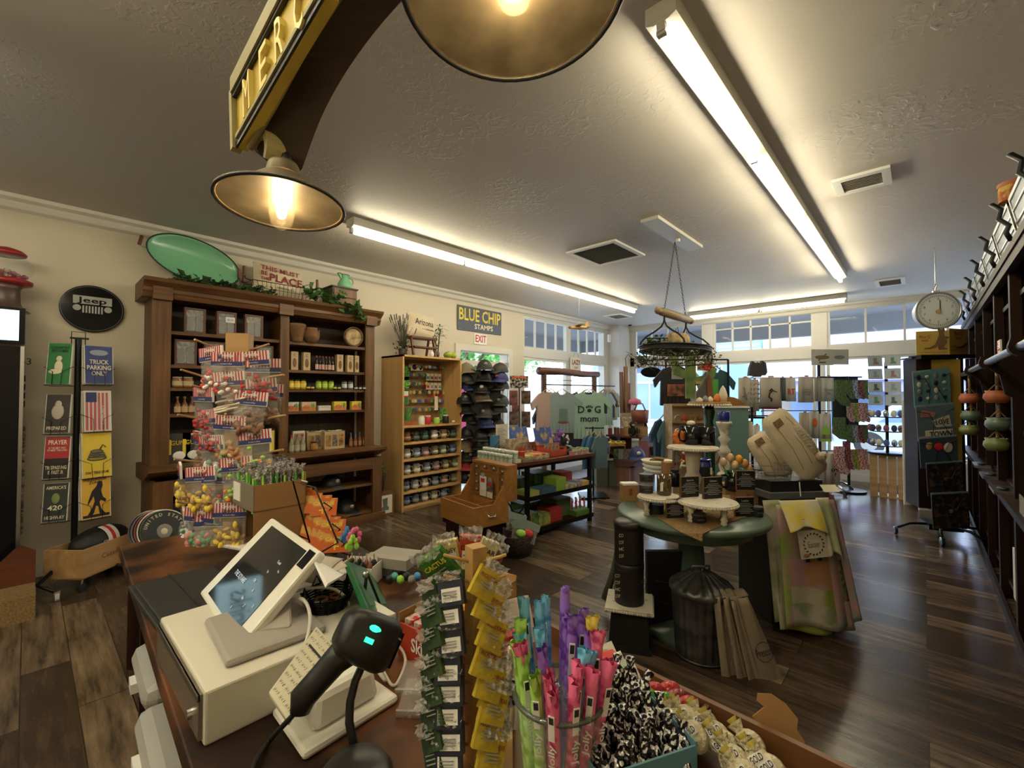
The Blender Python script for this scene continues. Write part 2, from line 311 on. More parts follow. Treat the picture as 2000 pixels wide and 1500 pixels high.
t=facade('cream_building','cream building with a door across the side street',-25.5,18.5,10,5.5,mat('cream_plaster',(.60,.58,.55),.8),col((.2,.4,.6)),PI/2,[(1,3,.6,2.6),(5,8,.6,2.6)])
TRUNK=mat('bark',(.12,.08,.05),.9);LGT=mat('tree_leaves',(.22,.48,.12),.6,no=2,c2=(.1,.3,.05))  # foliage green, varied at random
def tree(x,y,h,r,label):
    t=thing('street_tree',label,'tree',(x,y,-.16))
    MB().tube([(0,0,0),(.1,.05,h*.35),(-.05,0,h*.6),(.1,.1,h*.8)],[.14,.1,.08,.04],TRUNK,8).tube([(0,0,h*.45),(r*.5,.2,h*.7)],[.07,.03],TRUNK,6).tube([(0,0,h*.5),(-r*.5,-.3,h*.75)],[.07,.03],TRUNK,6).build('trunk',t)
    m=MB();pts=[]
    for _ in range(70):
        v=Vector((rnd.gauss(0,1),rnd.gauss(0,1),rnd.gauss(0,1))).normalized()*r*rnd.uniform(.4,1);pts.append((v.x,v.y,h*.75+v.z*.75))
    foliage(m,pts,.3,LGT,26,.22);m.build('crown',t)
tree(-10.6,9.4,4.6,1.7,'leafy green street tree outside the side window')
tree(-13.5,14.5,5,1.9,'green tree farther down the side street')
def car(x,y,rz,c,label):
    t=thing('parked_car',label,'car',(x,y,-.16),rz)
    body=[(-2.1,.35),(-2.15,.75),(-1.3,.9),(-.75,1.35),(.8,1.38),(1.5,.95),(2.1,.85),(2.2,.4),(1.6,.3),(-1.6,.3)]
    MB().prism(body,1.7,c,M=TR(0,-.85,0)).build('body',t,bev=.06)
    MB().prism([(-1.15,.92),(-.72,1.27),(.78,1.3),(1.3,.95)],1.74,mat('far_glass'),M=TR(0,-.87,0)).build('glass',t)
    for sx in(-1.35,1.35):
        for sy in(-.86,.7):MB().cyl((sx,sy,.33),(sx,sy+.16,.33),.33,BLACK,n=18).cyl((sx,sy-.01,.33),(sx,sy+.17,.33),.18,STEEL).build('wheel',t)
car(-14.5,10.6,1.2,col((.10,.2,.35),.25),'dark blue parked car outside the side window')
car(.2,16.2,.1,col((.45,.6,.7),.25),'pale blue parked car outside the right street window')
car(5.6,16.4,.05,col((.6,.62,.65),.25),'silver car parked beyond the postcard tower')
car(-16.5,15.5,1.3,col((.55,.58,.6),.25),'pale grey car parked farther along the side street')
# ---------------------------------------------------------------- ceiling: lamps, vents, shades
TUBEM=mat('fluorescent_tube',(1,.90,.64),.5,e=TUBE);FIXW=mat('fixture_enamel',(.62,.6,.53),.4);BULBM=mat('glowing_bulb',(1,.72,.35),.3,e=BULB)
def strip(name,label,loc,rz,length,nseg):
    t=thing(name,label,'ceiling light',loc,rz,'bare fluorescent strips');L=length/nseg
    MB().bb((0,-.065,-.07),(length,.065,0),FIXW).prism([(-.065,-.07),(-.03,-.085),(.03,-.085),(.065,-.07)],length,FIXW,M=RZ(-PI/2)).build('housing',t)
    for i in range(nseg):
        MB().cyl((i*L+.04,0,-.115),((i+1)*L-.04,0,-.115),.02,TUBEM,n=10).build('tube',t)
    for i in range(nseg+1):
        x=min(max(i*L,.012),length-.012)
        MB().box((x,0,-.105),(.022,.035,.06),FIXW).cyl((x,-.02,-.12),(x,.02,-.12),.012,CHROME,n=8).build('lamp_holder',t)
    for x in(0,length):MB().box((x,0,-.035),(.004,.13,.07),FIXW).build('end_cap',t)
strip('fluorescent_light','long bare fluorescent strip running over the hutch side of the shop',(-3.8,1.96,HC),PI/2,5.45,4)
strip('fluorescent_light','bare fluorescent strip on the right, running from above the counter to the street',(-.76,1.72,HC),PI/2,5.5,4)
strip('fluorescent_light','short bare fluorescent strip crossing above the street windows',(-3.35,8.8,HC),0,2.5,2)
strip('fluorescent_light','added unseen fluorescent strip lighting the counter from the cashier side',(-.76,-2.4,HC),PI/2,2.75,2)  # unseen strip added behind the camera to light the counter and hanging sign
strip('fluorescent_light','added unseen fluorescent strip above the counter end, brightening the foreground',(-1.7,-2.4,HC),PI/2,2.5,2)  # extra unseen strip put in to brighten the foreground goods
strip('fluorescent_light','added unseen fluorescent strip near the cooler, lifting the left ceiling',(-2.9,-2.45,HC),PI/2,2.0,1)  # unseen strip added so the ceiling on the left is less dark
for lab,x0,y0,x1,y1,dark in(('square ceiling vent with dark louvres beside the chain plate',-2.92,4.07,-2.3,4.75,1),('white slotted ceiling vent to the right of the long strip',-.472,4.04,-.137,4.37,0),('small ceiling vent near the street windows on the right',-.47,8.02,-.14,8.5,0),('small ceiling vent at the far left corner',-4.75,7.9,-4.35,8.4,0)):
    t=thing('ceiling_vent',lab,'vent',((x0+x1)/2,(y0+y1)/2,HC));a=(x1-x0)/2;b=(y1-y0)/2
    MB().bb((-a,-b,-.02),(a,-b+.05,0),WHITE).bb((-a,b-.05,-.02),(a,b,0),WHITE).bb((-a,-b+.05,-.02),(-a+.05,b-.05,0),WHITE).bb((a-.05,-b+.05,-.02),(a,b-.05,0),WHITE).build('frame',t)
    m=MB().bb((-a+.05,-b+.05,-.004),(a-.05,b-.05,-.001),BLACK);n=int((2*b-.1)/.028)
    for i in range(n):
        y=-b+.05+(i+.5)*(2*b-.1)/n
        m.box((0,0,0),(2*a-.1,.016,.002),GREY if dark else col((.5,.45,.38)),M=TR(0,y,-.012)@RX(.6))
    m.build('louvre',t)
one(MB().box((0,0,-.015),(.17,1.1,.03),FIXW).cyl((0,.1,-.03),(0,.1,-.06),.02,CREAM),'ceiling_plate','white board on the ceiling that holds the hanging rack chains','board',loc=(-1.79,4.33,HC))
IRON=mat('wrought_iron',(.02,.02,.022),.5,.5);ROLL=wood('worn_rolling_pin',(.36,.26,.15),(.24,.16,.08),0,5)
pc=PD(1320,700,4.55)
t=thing('hanging_pot_rack','black iron oval rack hung by chains from a wooden rolling pin','pot rack',(-1.84,4.47,0),PI/2)
zr,zp=1.95,2.30
m=MB()
for s in(-1,1):
    a=Vector((s*.27,0,zp+.02));b=Vector((0,0,3.06));n=30
    for i in range(n):
        p=a.lerp(b,(i+.5)/n);d=(b-a).normalized()*.5*(b-a).length/n*1.25
        q=Vector((.008,0,0))if i%2 else Vector((0,.008,0))
        m.tube([p-d+q*.3,p-d*.4+q,p+d*.4+q,p+d-q*.3,p+d*.4-q,p-d*.4-q],.0022,IRON,4,closed=True)
m.build('chain',t)
MB().lathe([(0,-.45),(.025,-.44),(.036,-.41),(.022,-.36),(.022,-.335),(.04,-.33),(.043,0),(.04,.33),(.022,.335),(.022,.36),(.036,.41),(.025,.44),(0,.45)],ROLL,M=TR(0,0,zp)@RY(PI/2)).build('rolling_pin',t)
m=MB();ex,ey=.50,.31
m.grid(lambda u,v:(ex*math.cos(2*PI*u),ey*math.sin(2*PI*u),zr-.02+.045*v),48,1,IRON)
m.grid(lambda u,v:(ex*.99*math.cos(-2*PI*u),ey*.99*math.sin(-2*PI*u),zr-.02+.045*v),48,1,IRON)
for z,r in((zr+.025,.009),(zr-.02,.009)):m.tube([(ex*math.cos(a*PI/24),ey*math.sin(a*PI/24),z)for a in range(48)],r,IRON,6,closed=True)
for k_ in range(-4,5):y=k_*.052;x=ex*math.sqrt(max(0,1-(y/ey)**2));m.cyl((-x,y,zr),(x,y,zr),.004,IRON,n=5)
for k_ in range(-6,7):x=k_*.075;y=ey*math.sqrt(max(0,1-(x/ex)**2));m.cyl((x,-y,zr),(x,y,zr),.004,IRON,n=5)
m.build('ring',t)
m=MB()
for s in(-1,1):
    for s2 in(-1,1):
        e=Vector((s*.34,s2*.225,zr+.02));a=Vector((s*.27,0,zp-.03));d_=e-a
        m.tube([a]+[a+Vector((d_.x*f_,d_.y*f_,d_.z*g_))for f_,g_ in((.02,.2),(.12,.36),(.4,.52),(.72,.66),(.95,.84))]+[e],.009,IRON,6)
m.build('arm',t)
m=MB();m.tube([(x*ex*1.02,ey*1.02*y,zr-.13)for x,y in[(math.cos(a*PI/16),math.sin(a*PI/16))for a in range(32)]],.005,IRON,4,closed=True)
for a in range(16):x,y=math.cos(a*PI/8)*ex,math.sin(a*PI/8)*ey;m.tube([(x,y,zr),(x*1.02,y*1.02,zr-.08),(x*1.02,y*1.02,zr-.13)],.004,IRON,4)
m.build('hook',t)
gr=MB();foliage(gr,[(ex*1.02*math.cos(a/9),ey*1.02*math.sin(a/9),zr-.1+rnd.uniform(-.04,.05))for a in range(57)],.035,mat('dried_foliage',(.17,.17,.06),.7,no=8,c2=(.07,.05,.02)),12,.035)
for _ in range(60):
    a=rnd.uniform(0,6.28);p=Vector((ex*math.cos(a),ey*math.sin(a),zr-.08));gr.tube([p,p+Vector((rnd.uniform(-.1,.1),rnd.uniform(-.06,.06),rnd.uniform(-.12,.04)))],.0025,mat('twig',(.1,.06,.03),.8),3)
one(gr,'dried_garland','dried twig and leaf garland hung under the iron pot rack','garland',loc=t.location,rz=t.rotation_euler.z)
g2=MB();foliage(g2,[(x*.1,rnd.uniform(-.1,.1),zr+.04)for x in(-4,-3.2,-2.4,-1.5,1.6,2.2,2.8,3.4,4)],.06,LEAF,22,.04)
one(g2,'greenery','green sprigs lying on top of the iron pot rack','greenery',loc=t.location,rz=t.rotation_euler.z)
BASK=mat('old_basket',(.5,.38,.2),.8,no=14,c2=(.22,.15,.07))
m=MB().lathe([(.01,0),(.1,0),(.125,.05),(.12,.12),(.095,.15),(.02,.155)],BASK,sx=1.4,sy=.9)
tb=one(m,'cream_bundle','cream wrapped bundle tied with cord on the iron rack','bundle',loc=t.matrix_basis@Vector((.05,0,zr+.02)),rz=PI/2)
tb2=MB(RZ(FACE));tb2.tube([(-.12,-.07,.1),(-.03,-.1,.13),(.05,-.1,.06),(.13,-.04,.12)],.006,BURLAP,5)
tb2.tube([(-.02,0,.15),(-.05,0,.2),(0,0,.22),(.03,0,.15)],.003,IRON,4).build('cord',tb).rotation_euler.z=-FACE
one(MB().box((0,0,.03),(.2,.12,.05),BASK).tube([(-.1,-.06,.05),(-.1,-.06,.08),(.1,-.06,.08),(.1,-.06,.05)],.005,IRON,4),'wooden_tray','small wooden tray with a wire handle beside the cream bundle','tray',loc=t.matrix_basis@Vector((-.25,.1,zr+.02)),rz=FACE)
t=thing('security_camera','small black and white dome camera in the far ceiling corner','camera',PD(1230,634,10.3)+Vector((0,0,.04)),FACE)
MB().cyl((0,0,.05),(0,0,.0),.06,WHITE).build('mount',t);MB().sph((0,-.02,-.03),(.055,.055,.055),BLACK).build('lens_dome',t)
one(MB().box((0,0,0),(.09,.04,.17),WHITE),'motion_sensor','white motion sensor on the corner column','sensor',loc=PX(1190,661,XW+.281),rz=PI/2,bev=.012)
BAM=wood('bamboo_ply',(.55,.35,.14),(.4,.22,.08),0,6)
t=thing('model_airplane','small wooden model airplane hanging by a thread before the side window','model airplane',PD(1131,640,7.2),FACE+.1)
MB().sph((0,0,0),(.17,.03,.032),BAM).sph((-.15,0,0),(.03,.022,.022),mat('bark')).build('fuselage',t)
MB().box((-.03,0,.03),(.09,.5,.01),BAM,rz=.15).build('wing',t)
MB().prism([(.1,0),(.17,0),(.15,.1),(.12,.1)],.01,BAM).box((.15,0,.01),(.05,.18,.008),BAM).build('tail',t)
MB().cyl((0,0,0),(0,0,HC-t.location.z),.0012,CREAM,n=4).build('thread',t)
sp=PD(1828,608,4.85);t=thing('hanging_scale','round hanging produce scale with a white dial on a ceiling hook','scale',sp,FACE-.35)
M_=RX(PI/2)
MB().cyl((0,-.04,0),(0,.1,0),.19,mat('scale_enamel',(.42,.5,.56),.3),r2=.17,n=32).tube([(.195*math.cos(a*PI/16),-.04,.195*math.sin(a*PI/16))for a in range(32)],.011,STEEL,6,closed=True).build('case',t)
MB().cyl((0,-.046,0),(0,-.04,0),.178,col((.62,.66,.66)),n=32).build('dial',t)
m=MB()
for i in range(60):a=i*PI/30;r0=.15 if i%5 else.142;m.box((0,0,0),(.003,.002,.17-r0),INK,M=RY(a)@TR(0,-.048,(r0+.17)/2))
for i,s in enumerate(['0','1','2','3','4','5','6','7','8','9']):a=i*PI/5;m.text(s,(.125*math.sin(a),-.047,.125*math.cos(a)),.024,INK)
m.box((.015,-.05,.055),(.006,.003,.12),INK).cyl((0,-.055,-.01),(0,-.045,-.01),.022,mat('brass',(.5,.35,.1),.3,1),n=12).build('markings',t)
MB().tube([(0,0,.17),(0,0,.25),(.015,0,.28),(0,0,.3),(-.012,0,.28)],.008,STEEL,6).box((0,0,.2),(.05,.03,.05),STEEL).cyl((0,0,.3),(0,0,HC-sp.z),.004,STEEL,n=5).build('hook',t)
# ---------------------------------------------------------------- the arched sign beam with its two lamp shades
SHI=mat('worn_brass_inside',(.56,.35,.16),.85,0,no=34,c2=(.27,.16,.07),bu=(40,.5),det=8,lo=.38,hi=.62);SHO=mat('aged_zinc_outside',(.26,.22,.15),.5,.6,no=10,c2=(.15,.12,.08))
BULBM2=mat('glowing_bulb_large',(1,.72,.35),.3,e=BULB*4.5);BGL=mat('bulb_glass',(.9,.8,.6),.05,a=.015,spec=1)
def shade(name,label,loc,r,ax,rb):
    t=thing(name,label,'lamp shade',loc);t.rotation_euler=Vector(ax).to_track_quat('Z','Y').to_euler();k=r/.2
    pr=[(.045,.13),(.05,.12),(.055,.085),(.075,.075),(.12,.035),(.165,.005),(.2,-.01)]
    MB().lathe([(a*k,b*k)for a,b in pr][::-1],SHO,n=40).f and None
    m=MB();m.lathe([(.2*k,-.01*k),(.202*k,-.012*k),(.202*k,-.006*k)]+[(a*k,b*k+.004)for a,b in pr[::-1][1:]]+[(.02*k,.14*k)],SHO,n=44);m.f.pop();m.mi.pop();m.sm.pop();m.build('shade',t)
    m=MB();vv=[(a*k*.985,b*k-.002)for a,b in pr];m.lathe(vv,SHI,n=44)
    for _ in range(2):m.f.pop();m.mi.pop();m.sm.pop()
    m.build('shade_lining',t)
    MB().tube([(.198*k*math.cos(a*PI/24),.198*k*math.sin(a*PI/24),-.011*k)for a in range(48)],.006*k,BLACK,6,closed=True).build('rim',t)
    MB().lathe([(.05*k,.10*k),(.07*k,.085*k),(.065*k,.08*k),(.02*k,.09*k)],SHI).cyl((0,0,.1*k),(0,0,.045*k),.022*k,col((.10,.06,.03)),n=14).build('socket',t)
    MB().lathe([(.012,0),(.014,-.015),(.03,-.04),(.036,-.06),(.03,-.082),(.012,-.094),(0,-.096)],BGL,c=(0,0,.055*k),n=18,sx=rb,sy=rb).build('bulb',t)
    MB().sph((0,0,.055*k-.05),(.016*rb,.016*rb,.022),BULBM if r<.15 else BULBM2).build('filament',t)
    return t
d1=.95
s1=PD(551,395,d1);shade('lamp_shade','small worn brass lamp shade under the lower end of the yellow sign',s1,.125*d1/.95,(-.05,.04,1),.7)
d2=.72
s2=PD(1003,-30,d2);shade('lamp_shade','large mottled brass lamp shade at the top of the picture',s2,.181,(-.10,.05,1),.8)
SIGY=mat('yellow_carved_wood',(.66,.50,.07),.55,no=7,c2=(.46,.33,.045));SIGL=mat('sign_letter_relief',(.80,.66,.22),.5);BEAM=mat('dark_brown_beam',(.055,.034,.014),.6,no=3,c2=(.03,.02,.01));SIGE=mat('olive_sign_edge',(.30,.26,.11),.6)
t=thing('hanging_sign','arched yellow carved wooden sign board reading MERC, hung over the counter','sign',(0,0,0))
def P_(px,py,d):return PD(px,py,d)
def slab(m,A,B,Cc,D,th,mt):
    n=(B-A).cross(D-A).normalized();
    if n.dot(A-CO)<0:n=-n
    vv=[A,B,Cc,D]+[p+n*th for p in(A,B,Cc,D)]
    m.add([tuple(v)for v in vv],[(0,1,2,3),(7,6,5,4),(0,4,5,1),(1,5,6,2),(2,6,7,3),(3,7,4,0)],mt);return n
dl,du=.98,.74
m=MB();A=P_(462,176,dl);B=P_(465,290,dl);Cc=P_(640,-10,du);D=P_(540,-60,du);D=A+(Cc-B)
n=slab(m,A,B,Cc,D,.02,SIGY);m.build('board',t)
ux=(D-A).normalized();uy=(A-B).normalized();LW=(D-A).length;LH=(A-B).length
FM=Matrix((ux,uy,-n)).transposed().to_4x4();FM.translation=B-n*.001
m=MB(FM)
for ch,px,py in(('M',490,192),('E',522,138),('R',553,84),('C',592,26)):
    r_=ray(px,py);q_=FM.inverted()@(CO+r_*((B-CO).dot(n)/r_.dot(n)));m.text(ch,(q_.x,q_.y,.002),LH*.62,SIGL,rx=0,d=3,wmax=.034)
m.build('lettering',t)
m=MB(FM);e_=.008
m.bb((0,LH-.012,0),(LW,LH+.02,.012),SIGE).bb((0,LH-.02,0),(LW,LH-.012,.008),BLACK).bb((-.014,0,-.01),(0,LH,.01),SIGE).bb((.01,.012,0),(LW,.02,.008),SIGE).bb((.0,.0,0),(LW,.012,.004),BLACK)
m.build('border',t)
Cq=P_(505,300,dl*.995);m=MB(TR(Cq)@FM.to_3x3().to_4x4()@RZ(-.75))
arc=ell(.045,.045,12,0,PI);ins=ell(.031,.030,12,0,PI)[::-1]
m.prism([(x,y)for x,y in arc+ins],.05,SIGE,M=RX(-PI/2));m.build('scroll',t)
m=MB();K_=[((487,285),(590,330),.99),((545,190),(634,215),.93),((590,100),(700,105),.86),((640,10),(790,-5),.8),((700,-90),(930,-150),.74)];path=[]
for i in range(4):
    for j in range(5 if i<3 else 6):
        t_=j/5;g=lambda k_,c_:(lambda p0,p1,p2,p3:.5*(2*p1+(p2-p0)*t_+(2*p0-5*p1+4*p2-p3)*t_*t_+(3*p1-p0-3*p2+p3)*t_**3))(*[(K_[min(4,max(0,i+o_))][k_][c_]if k_<2 else K_[min(4,max(0,i+o_))][2])for o_ in(-1,0,1,2)])
        path.append(((g(0,0),g(0,1)),(g(1,0),g(1,1)),g(2,0)))
vv=[]
for a,b,d in path:vv+=[P_(*a,d),P_(*b,d),P_(*b,d)+_F*.05-_R*.05,P_(*a,d)+_F*.05]
ff=[(0,3,2,1)]
for i in range(len(path)-1):
    for j in range(4):ff.append((i*4+j,i*4+(j+1)%4,i*4+4+(j+1)%4,i*4+4+j))
m.add([tuple(v)for v in vv],ff,BEAM);m.build('beam',t)
m=MB();m.tube([P_(488,290,.975),P_(548,186,.915),P_(596,96,.845),P_(655,5,.78),P_(712,-90,.73)],.007,SIGE,6)
m.build('edge_moulding',t)
MB().tube([P_(560,330,.96),P_(562,300,1.0),P_(575,270,1.02)],.014,BLACK,8).build('bracket',t)
MB().cyl(P_(528,0,.9),P_(528,0,.9)+Vector((0,0,HC-P_(528,0,.9).z)),.002,IRON,n=5).cyl(P_(700,-90,.76),P_(700,-90,.76)+Vector((0,0,HC-P_(700,-90,.76).z)),.004,IRON,n=5).build('hanging_wire',t)
MB().cyl(s2+Vector((-.01,0,.1)),(s2.x-.01,s2.y,HC),.012,BLACK,n=8).build('lamp_stem',t)
# ---------------------------------------------------------------- long wall: signs, cooler, sign rack, hutch
def LY(px,X=-4.98):k=(px-1000)/FL;D=-X;return D*(_R.x-_F0.x*k)/(_R.y-_F0.y*k)
JB=mat('sign_gloss_black',(.006,.006,.008),.12,spec=.25)
t=thing('oval_wall_sign','black oval wall sign reading Jeep with a front grille, hung from a nail','sign',(-5.36,.375,2.25),PI/2)
MB().cyl((0,.02,0),(0,-.015,0),.21,JB,n=48,M=Matrix.Diagonal((1,1,.97,1))).build('panel',t)
MB().tube([(.2*math.cos(a*PI/24),-.016,.193*math.sin(a*PI/24))for a in range(48)],.0018,GREY,5,closed=True).build('rim_line',t)
SG=col((.42,.42,.4),.4)
MB().bb((-.125,-.019,.035),(.125,-.016,.105),SG).build('name_panel',t)
MB().text('Jeep',(0,-.021,.068),.062,JB,wmax=.19,bold=True).build('lettering',t)
m=MB()
for s in(-1,1):m.cyl((s*.1,-.016,.0),(s*.1,-.019,0),.026,SG,n=16)
for i in range(7):m.box((-.06+i*.02,-.017,-.01),(.011,.004,.062),SG)
m.build('grille',t)
MB().tube([(-.015,0,.2),(0,0,.235),(.015,0,.2)],.0015,STEEL,4).build('hanging_wire',t)
t=thing('drinks_cooler','tall cooler at the left edge with a pale side panel and dark glass door','cooler',(-4.9,-.02,0),PI/2)
SIDE=mat('cooler_side',(.38,.35,.29),.6,no=5,c2=(.26,.22,.18))
MB().bb((-1.05,.0,.1),(0,.46,2.13),SIDE).bb((-1.05,.0,0),(0,.46,.1),BLACK).build('body',t)
MB().bb((-1.05,-.05,.12),(-.0,0,1.85),JB).bb((-.02,-.055,.12),(0,0,1.85),STEEL).build('door',t)
MB().bb((-1.05,-.06,1.87),(0,0,2.13),JB).build('header',t)
MB().bb((-1.0,-.064,1.89),(-.03,-.06,2.11),mat('cooler_lit_panel',(.5,.78,.9),.4,e=.9)).build('lit_sign',t);MB().text('cold Drinks',(-.55,-.066,2.0),.12,INK,wmax=.6).build('lettering',t)
m=MB()
for i in range(46):m.sph((.004,.13+rnd.uniform(0,.2),.45+i*.018+rnd.uniform(-.01,.01)),.012,rnd.choice([col((.25,.12,.08)),col((.5,.45,.4)),col((.15,.18,.1))]),6,4)
m.build('magnet_cluster',t)['kind']='stuff'
m=MB()
for i in range(4):m.cyl((.0,.16,1.62-i*.065),(.008,.16,1.62-i*.065),.024,BLACK,n=10)
m.text('B3',(.004,.16,1.75),.05,INK,M=RZ(0)).build('sticker',t)
t2_=thing('drinks_cooler','added unseen taller cooler whose lit header serves the tablet reflection','cooler',(-4.9,-1.1,0),PI/2)  # made-up cooler out of view, placed for its glowing header's reflection in the tablet
MB().bb((-.9,.0,0),(.0,.46,2.5),SIDE).build('body',t2_);MB().bb((-.9,-.05,.12),(-.0,0,2.05),JB).build('door',t2_)
MB().bb((-.9,-.064,2.1),(-.0,-.0,2.48),mat('cooler_lit_panel')).build('lit_sign',t2_);MB().text('cold Drinks',(-.45,-.066,2.29),.2,INK,wmax=.75).build('lettering',t2_)
g=thing('gumball_machine','small gumball machine with a red lid and glass globe standing on the cooler','gumball machine',(-5.12,-.13,2.13),PI/2)
RD=col((.32,.02,.02),.3)
MB().lathe([(.14,0),(.11,.02),(.085,.06),(.08,.17),(.1,.2)],col((.1,.06,.05),.35),n=20).build('base',g)
MB().lathe([(.10,.2),(.145,.21),(.15,.235),(.12,.25)],RD).build('collar',g)
MB().lathe([(.1,.25),(.145,.3),(.14,.38),(.1,.43)],GLASS).build('globe',g)
m=MB()
for i in range(90):a=rnd.uniform(0,6.3);r=rnd.uniform(0,.11);m.sph((r*math.cos(a),r*math.sin(a),.26+rnd.uniform(0,.045)),.013,rnd.choice([RD,col((.4,.1,.2)),col((.5,.4,.3))]),6,4)
o=m.build('gumball',g);o['kind']='stuff'
MB().lathe([(.11,.43),(.115,.445),(.09,.47),(.03,.49),(0,.495)],RD).build('lid',g)
one(MB().prism([(0,0),(.36,0),(.36,.38),(.28,.44),(0,.12)],.03,CHERRY).bb((0,-.3,0),(.36,0,.16),BURLAP),'display_stand','dark wooden wedge stand on the floor beside the cooler','stand',loc=(-4.68,-.3,0),rz=PI/2)
rk=thing('sign_rack','black wire floor rack holding tin signs in two columns of pockets','rack',(-4.98,.27,0),PI/2)
MB().cyl((0,0,.2),(0,0,1.95),.02,BLKM).bb((-.05,-.02,1.94),(.06,-.01,1.955),BLKM).tube([(-.04,0,1.9),(-.04,0,2.0),(.04,0,2.0),(.04,0,1.9)],.003,BLKM,4).build('pole',rk)
MB().tube([(0,0,.25),(.25,-.1,.1),(.32,-.12,.06)],.014,BLKM).tube([(0,0,.25),(-.2,-.2,.1),(-.1,-.33,.06)],.014,BLKM).tube([(0,0,.25),(.1,.2,.1),(.1,.3,.06)],.014,BLKM).build('foot',rk)
for x,y in((-.1,-.34),(.33,-.12)):MB().cyl((x-.012,y,.03),(x+.012,y,.03),.03,mat('clear_wheel',(.5,.5,.48),.15),n=14).box((x,y,.055),(.035,.02,.03),CHROME).build('caster',rk)
def tin(label,x,z,fw_,fh,ang,base,fn,stack=5,lean=.1):
    M=TR(-4.93,.27+x,z)@RZ(PI/2+ang)@RX(-lean)
    m=MB(M)
    m.bb((-fw_/2,0,0),(fw_/2,.003,fh),base).tube([(-fw_/2,-.001,0),(fw_/2,-.001,0),(fw_/2,-.001,fh),(-fw_/2,-.001,fh)],.0025,WHITE,4,closed=True)
    o=one(m,'tin_sign',label,'sign')
    q=MB(M);fn(q,fw_,fh);q.build('lettering',o)
    for i in range(stack):one(MB(M).bb((-fw_/2-.002*i,.006+i*.007,0),(fw_/2-.002*i,.009+i*.007,fh-.004*(i%3)),[WHITE,CREAM,GREY][i%3]),'tin_sign','spare tin sign in the stack behind the '+' '.join(label.split()[:7]),'sign',group='spares: '+' '.join(label.split()[:7]))
    p=MB(M)
    for y in(-.012,):p.tube([(-fw_/2-.02,.05,fh*.45),(-fw_/2-.01,y,fh*.4),(-fw_*.2,y,fh*.3),(-fw_*.18,y,-.01),(fw_*.18,y,-.01),(fw_*.2,y,fh*.3),(fw_/2+.01,y,fh*.4),(fw_/2+.02,.05,fh*.45)],.0022,BLKM,4)
    p.tube([(-fw_/2,-.012,-.01),(fw_/2,-.012,-.01),(fw_/2,.06,-.01),(-fw_/2,.06,-.01)],.0022,BLKM,4,closed=True)
    w_=p.build('wire_pocket');w_.parent=rk;w_.matrix_parent_inverse=rk.matrix_basis.inverted()
ti=lambda s,x,z,h,c,wm=None:(lambda q,W,Hh:q.text(s,(x*W,-.003,z*Hh),h*Hh,c,wmax=wm*W if wm else None,bold=True))
def seq(*fs):return lambda q,W,Hh:[f(q,W,Hh)for f in fs]
def girl(q,W,H):q.sph((0,-.004,H*.62),(.02,.003,.022),CREAM).sph((.0,-.004,H*.42),(.028,.003,.05),CREAM).sph((-.02,-.004,H*.3),(.045,.003,.02),CREAM)
def flagrt(q,W,H):
    for i in range(6):q.bb((-W*.45+i*W*.15,-.003,.01),(-W*.45+i*W*.15+W*.08,-.001,H*.95),col((.5,.1,.12)))
    q.bb((-W*.45,-.004,H*.72),(-W*.05,-.002,H*.96),NAVY)
def snake(q,W,H):
    for i in range(4):q.tube([(W*(.32-.04*i)*math.cos(a*PI/8),-.004,H*.42+i*.018+.014*math.sin(a*PI/8))for a in range(16)],.006,col((.12,.11,.08)),5,closed=True)
    q.tube([(W*.1,-.004,H*.62),(W*.2,-.004,H*.72),(W*.3,-.004,H*.66)],.005,col((.12,.11,.08)),5)
def bigfoot(q,W,H):
    q.add([(x*W*.75,-.004,H*.05+y*H*.85)for x,y in[(-.45,.0),(-.2,.22),(-.08,.4),(-.12,.55),(-.3,.38),(-.4,.3),(-.38,.4),(-.2,.68),(0,.8),(.12,.95),(.28,.93),(.3,.8),(.22,.68),(.3,.5),(.46,.42),(.42,.34),(.2,.42),(.14,.36),(.22,.18),(.4,.05),(.3,.0),(.14,.05),(.08,.25),(-.02,.28),(-.12,.08),(-.3,.0)]],[tuple(range(26))[::-1]],INK)
    q.bb((-W*.45,-.003,.01),(W*.45,-.001,.03),INK)
L_=-.115;R_=.125
tin('green tin sign with a seated woman, top of the left column',L_,1.58,.15,.32,-.55,col((.03,.2,.06)),seq(girl,ti('COUNTRY\nKITCHEN',0,.85,.14,INK,.8)))
tin('dark blue tin sign reading TRUCK PARKING ONLY, top of the right column',R_,1.585,.175,.31,.2,col((.04,.06,.2)),seq(ti('TRUCK\nPARKING\nONLY',0,.42,.42,CREAM,.85),lambda q,W,H:q.sph((0,-.003,H*.82),(W*.36,.002,H*.08),col((.3,.35,.45))),ti('Ford',0,.82,.08,NAVY,.5)))
tin('dark tin sign with a pale fist, second in the left column',L_,1.2,.15,.30,-.5,col((.05,.04,.04)),seq(lambda q,W,H:q.sph((0,-.003,H*.55),(.04,.004,.06),col((.5,.45,.4))).sph((0,-.003,H*.74),(.022,.004,.03),col((.5,.45,.4))),ti('PREPARED',0,.12,.09,CREAM,.8)))
tin('red, white and blue striped tin sign, second in the right column',R_,1.2,.165,.33,.2,col((.7,.66,.62)),seq(flagrt,lambda q,W,H:q.text('COMMUNITY',(.03,-.006,H*.4),.018,WHITE,M=TR(.03,0,H*.4)@RY(-PI/2)@TR(-.03,0,-H*.4))))
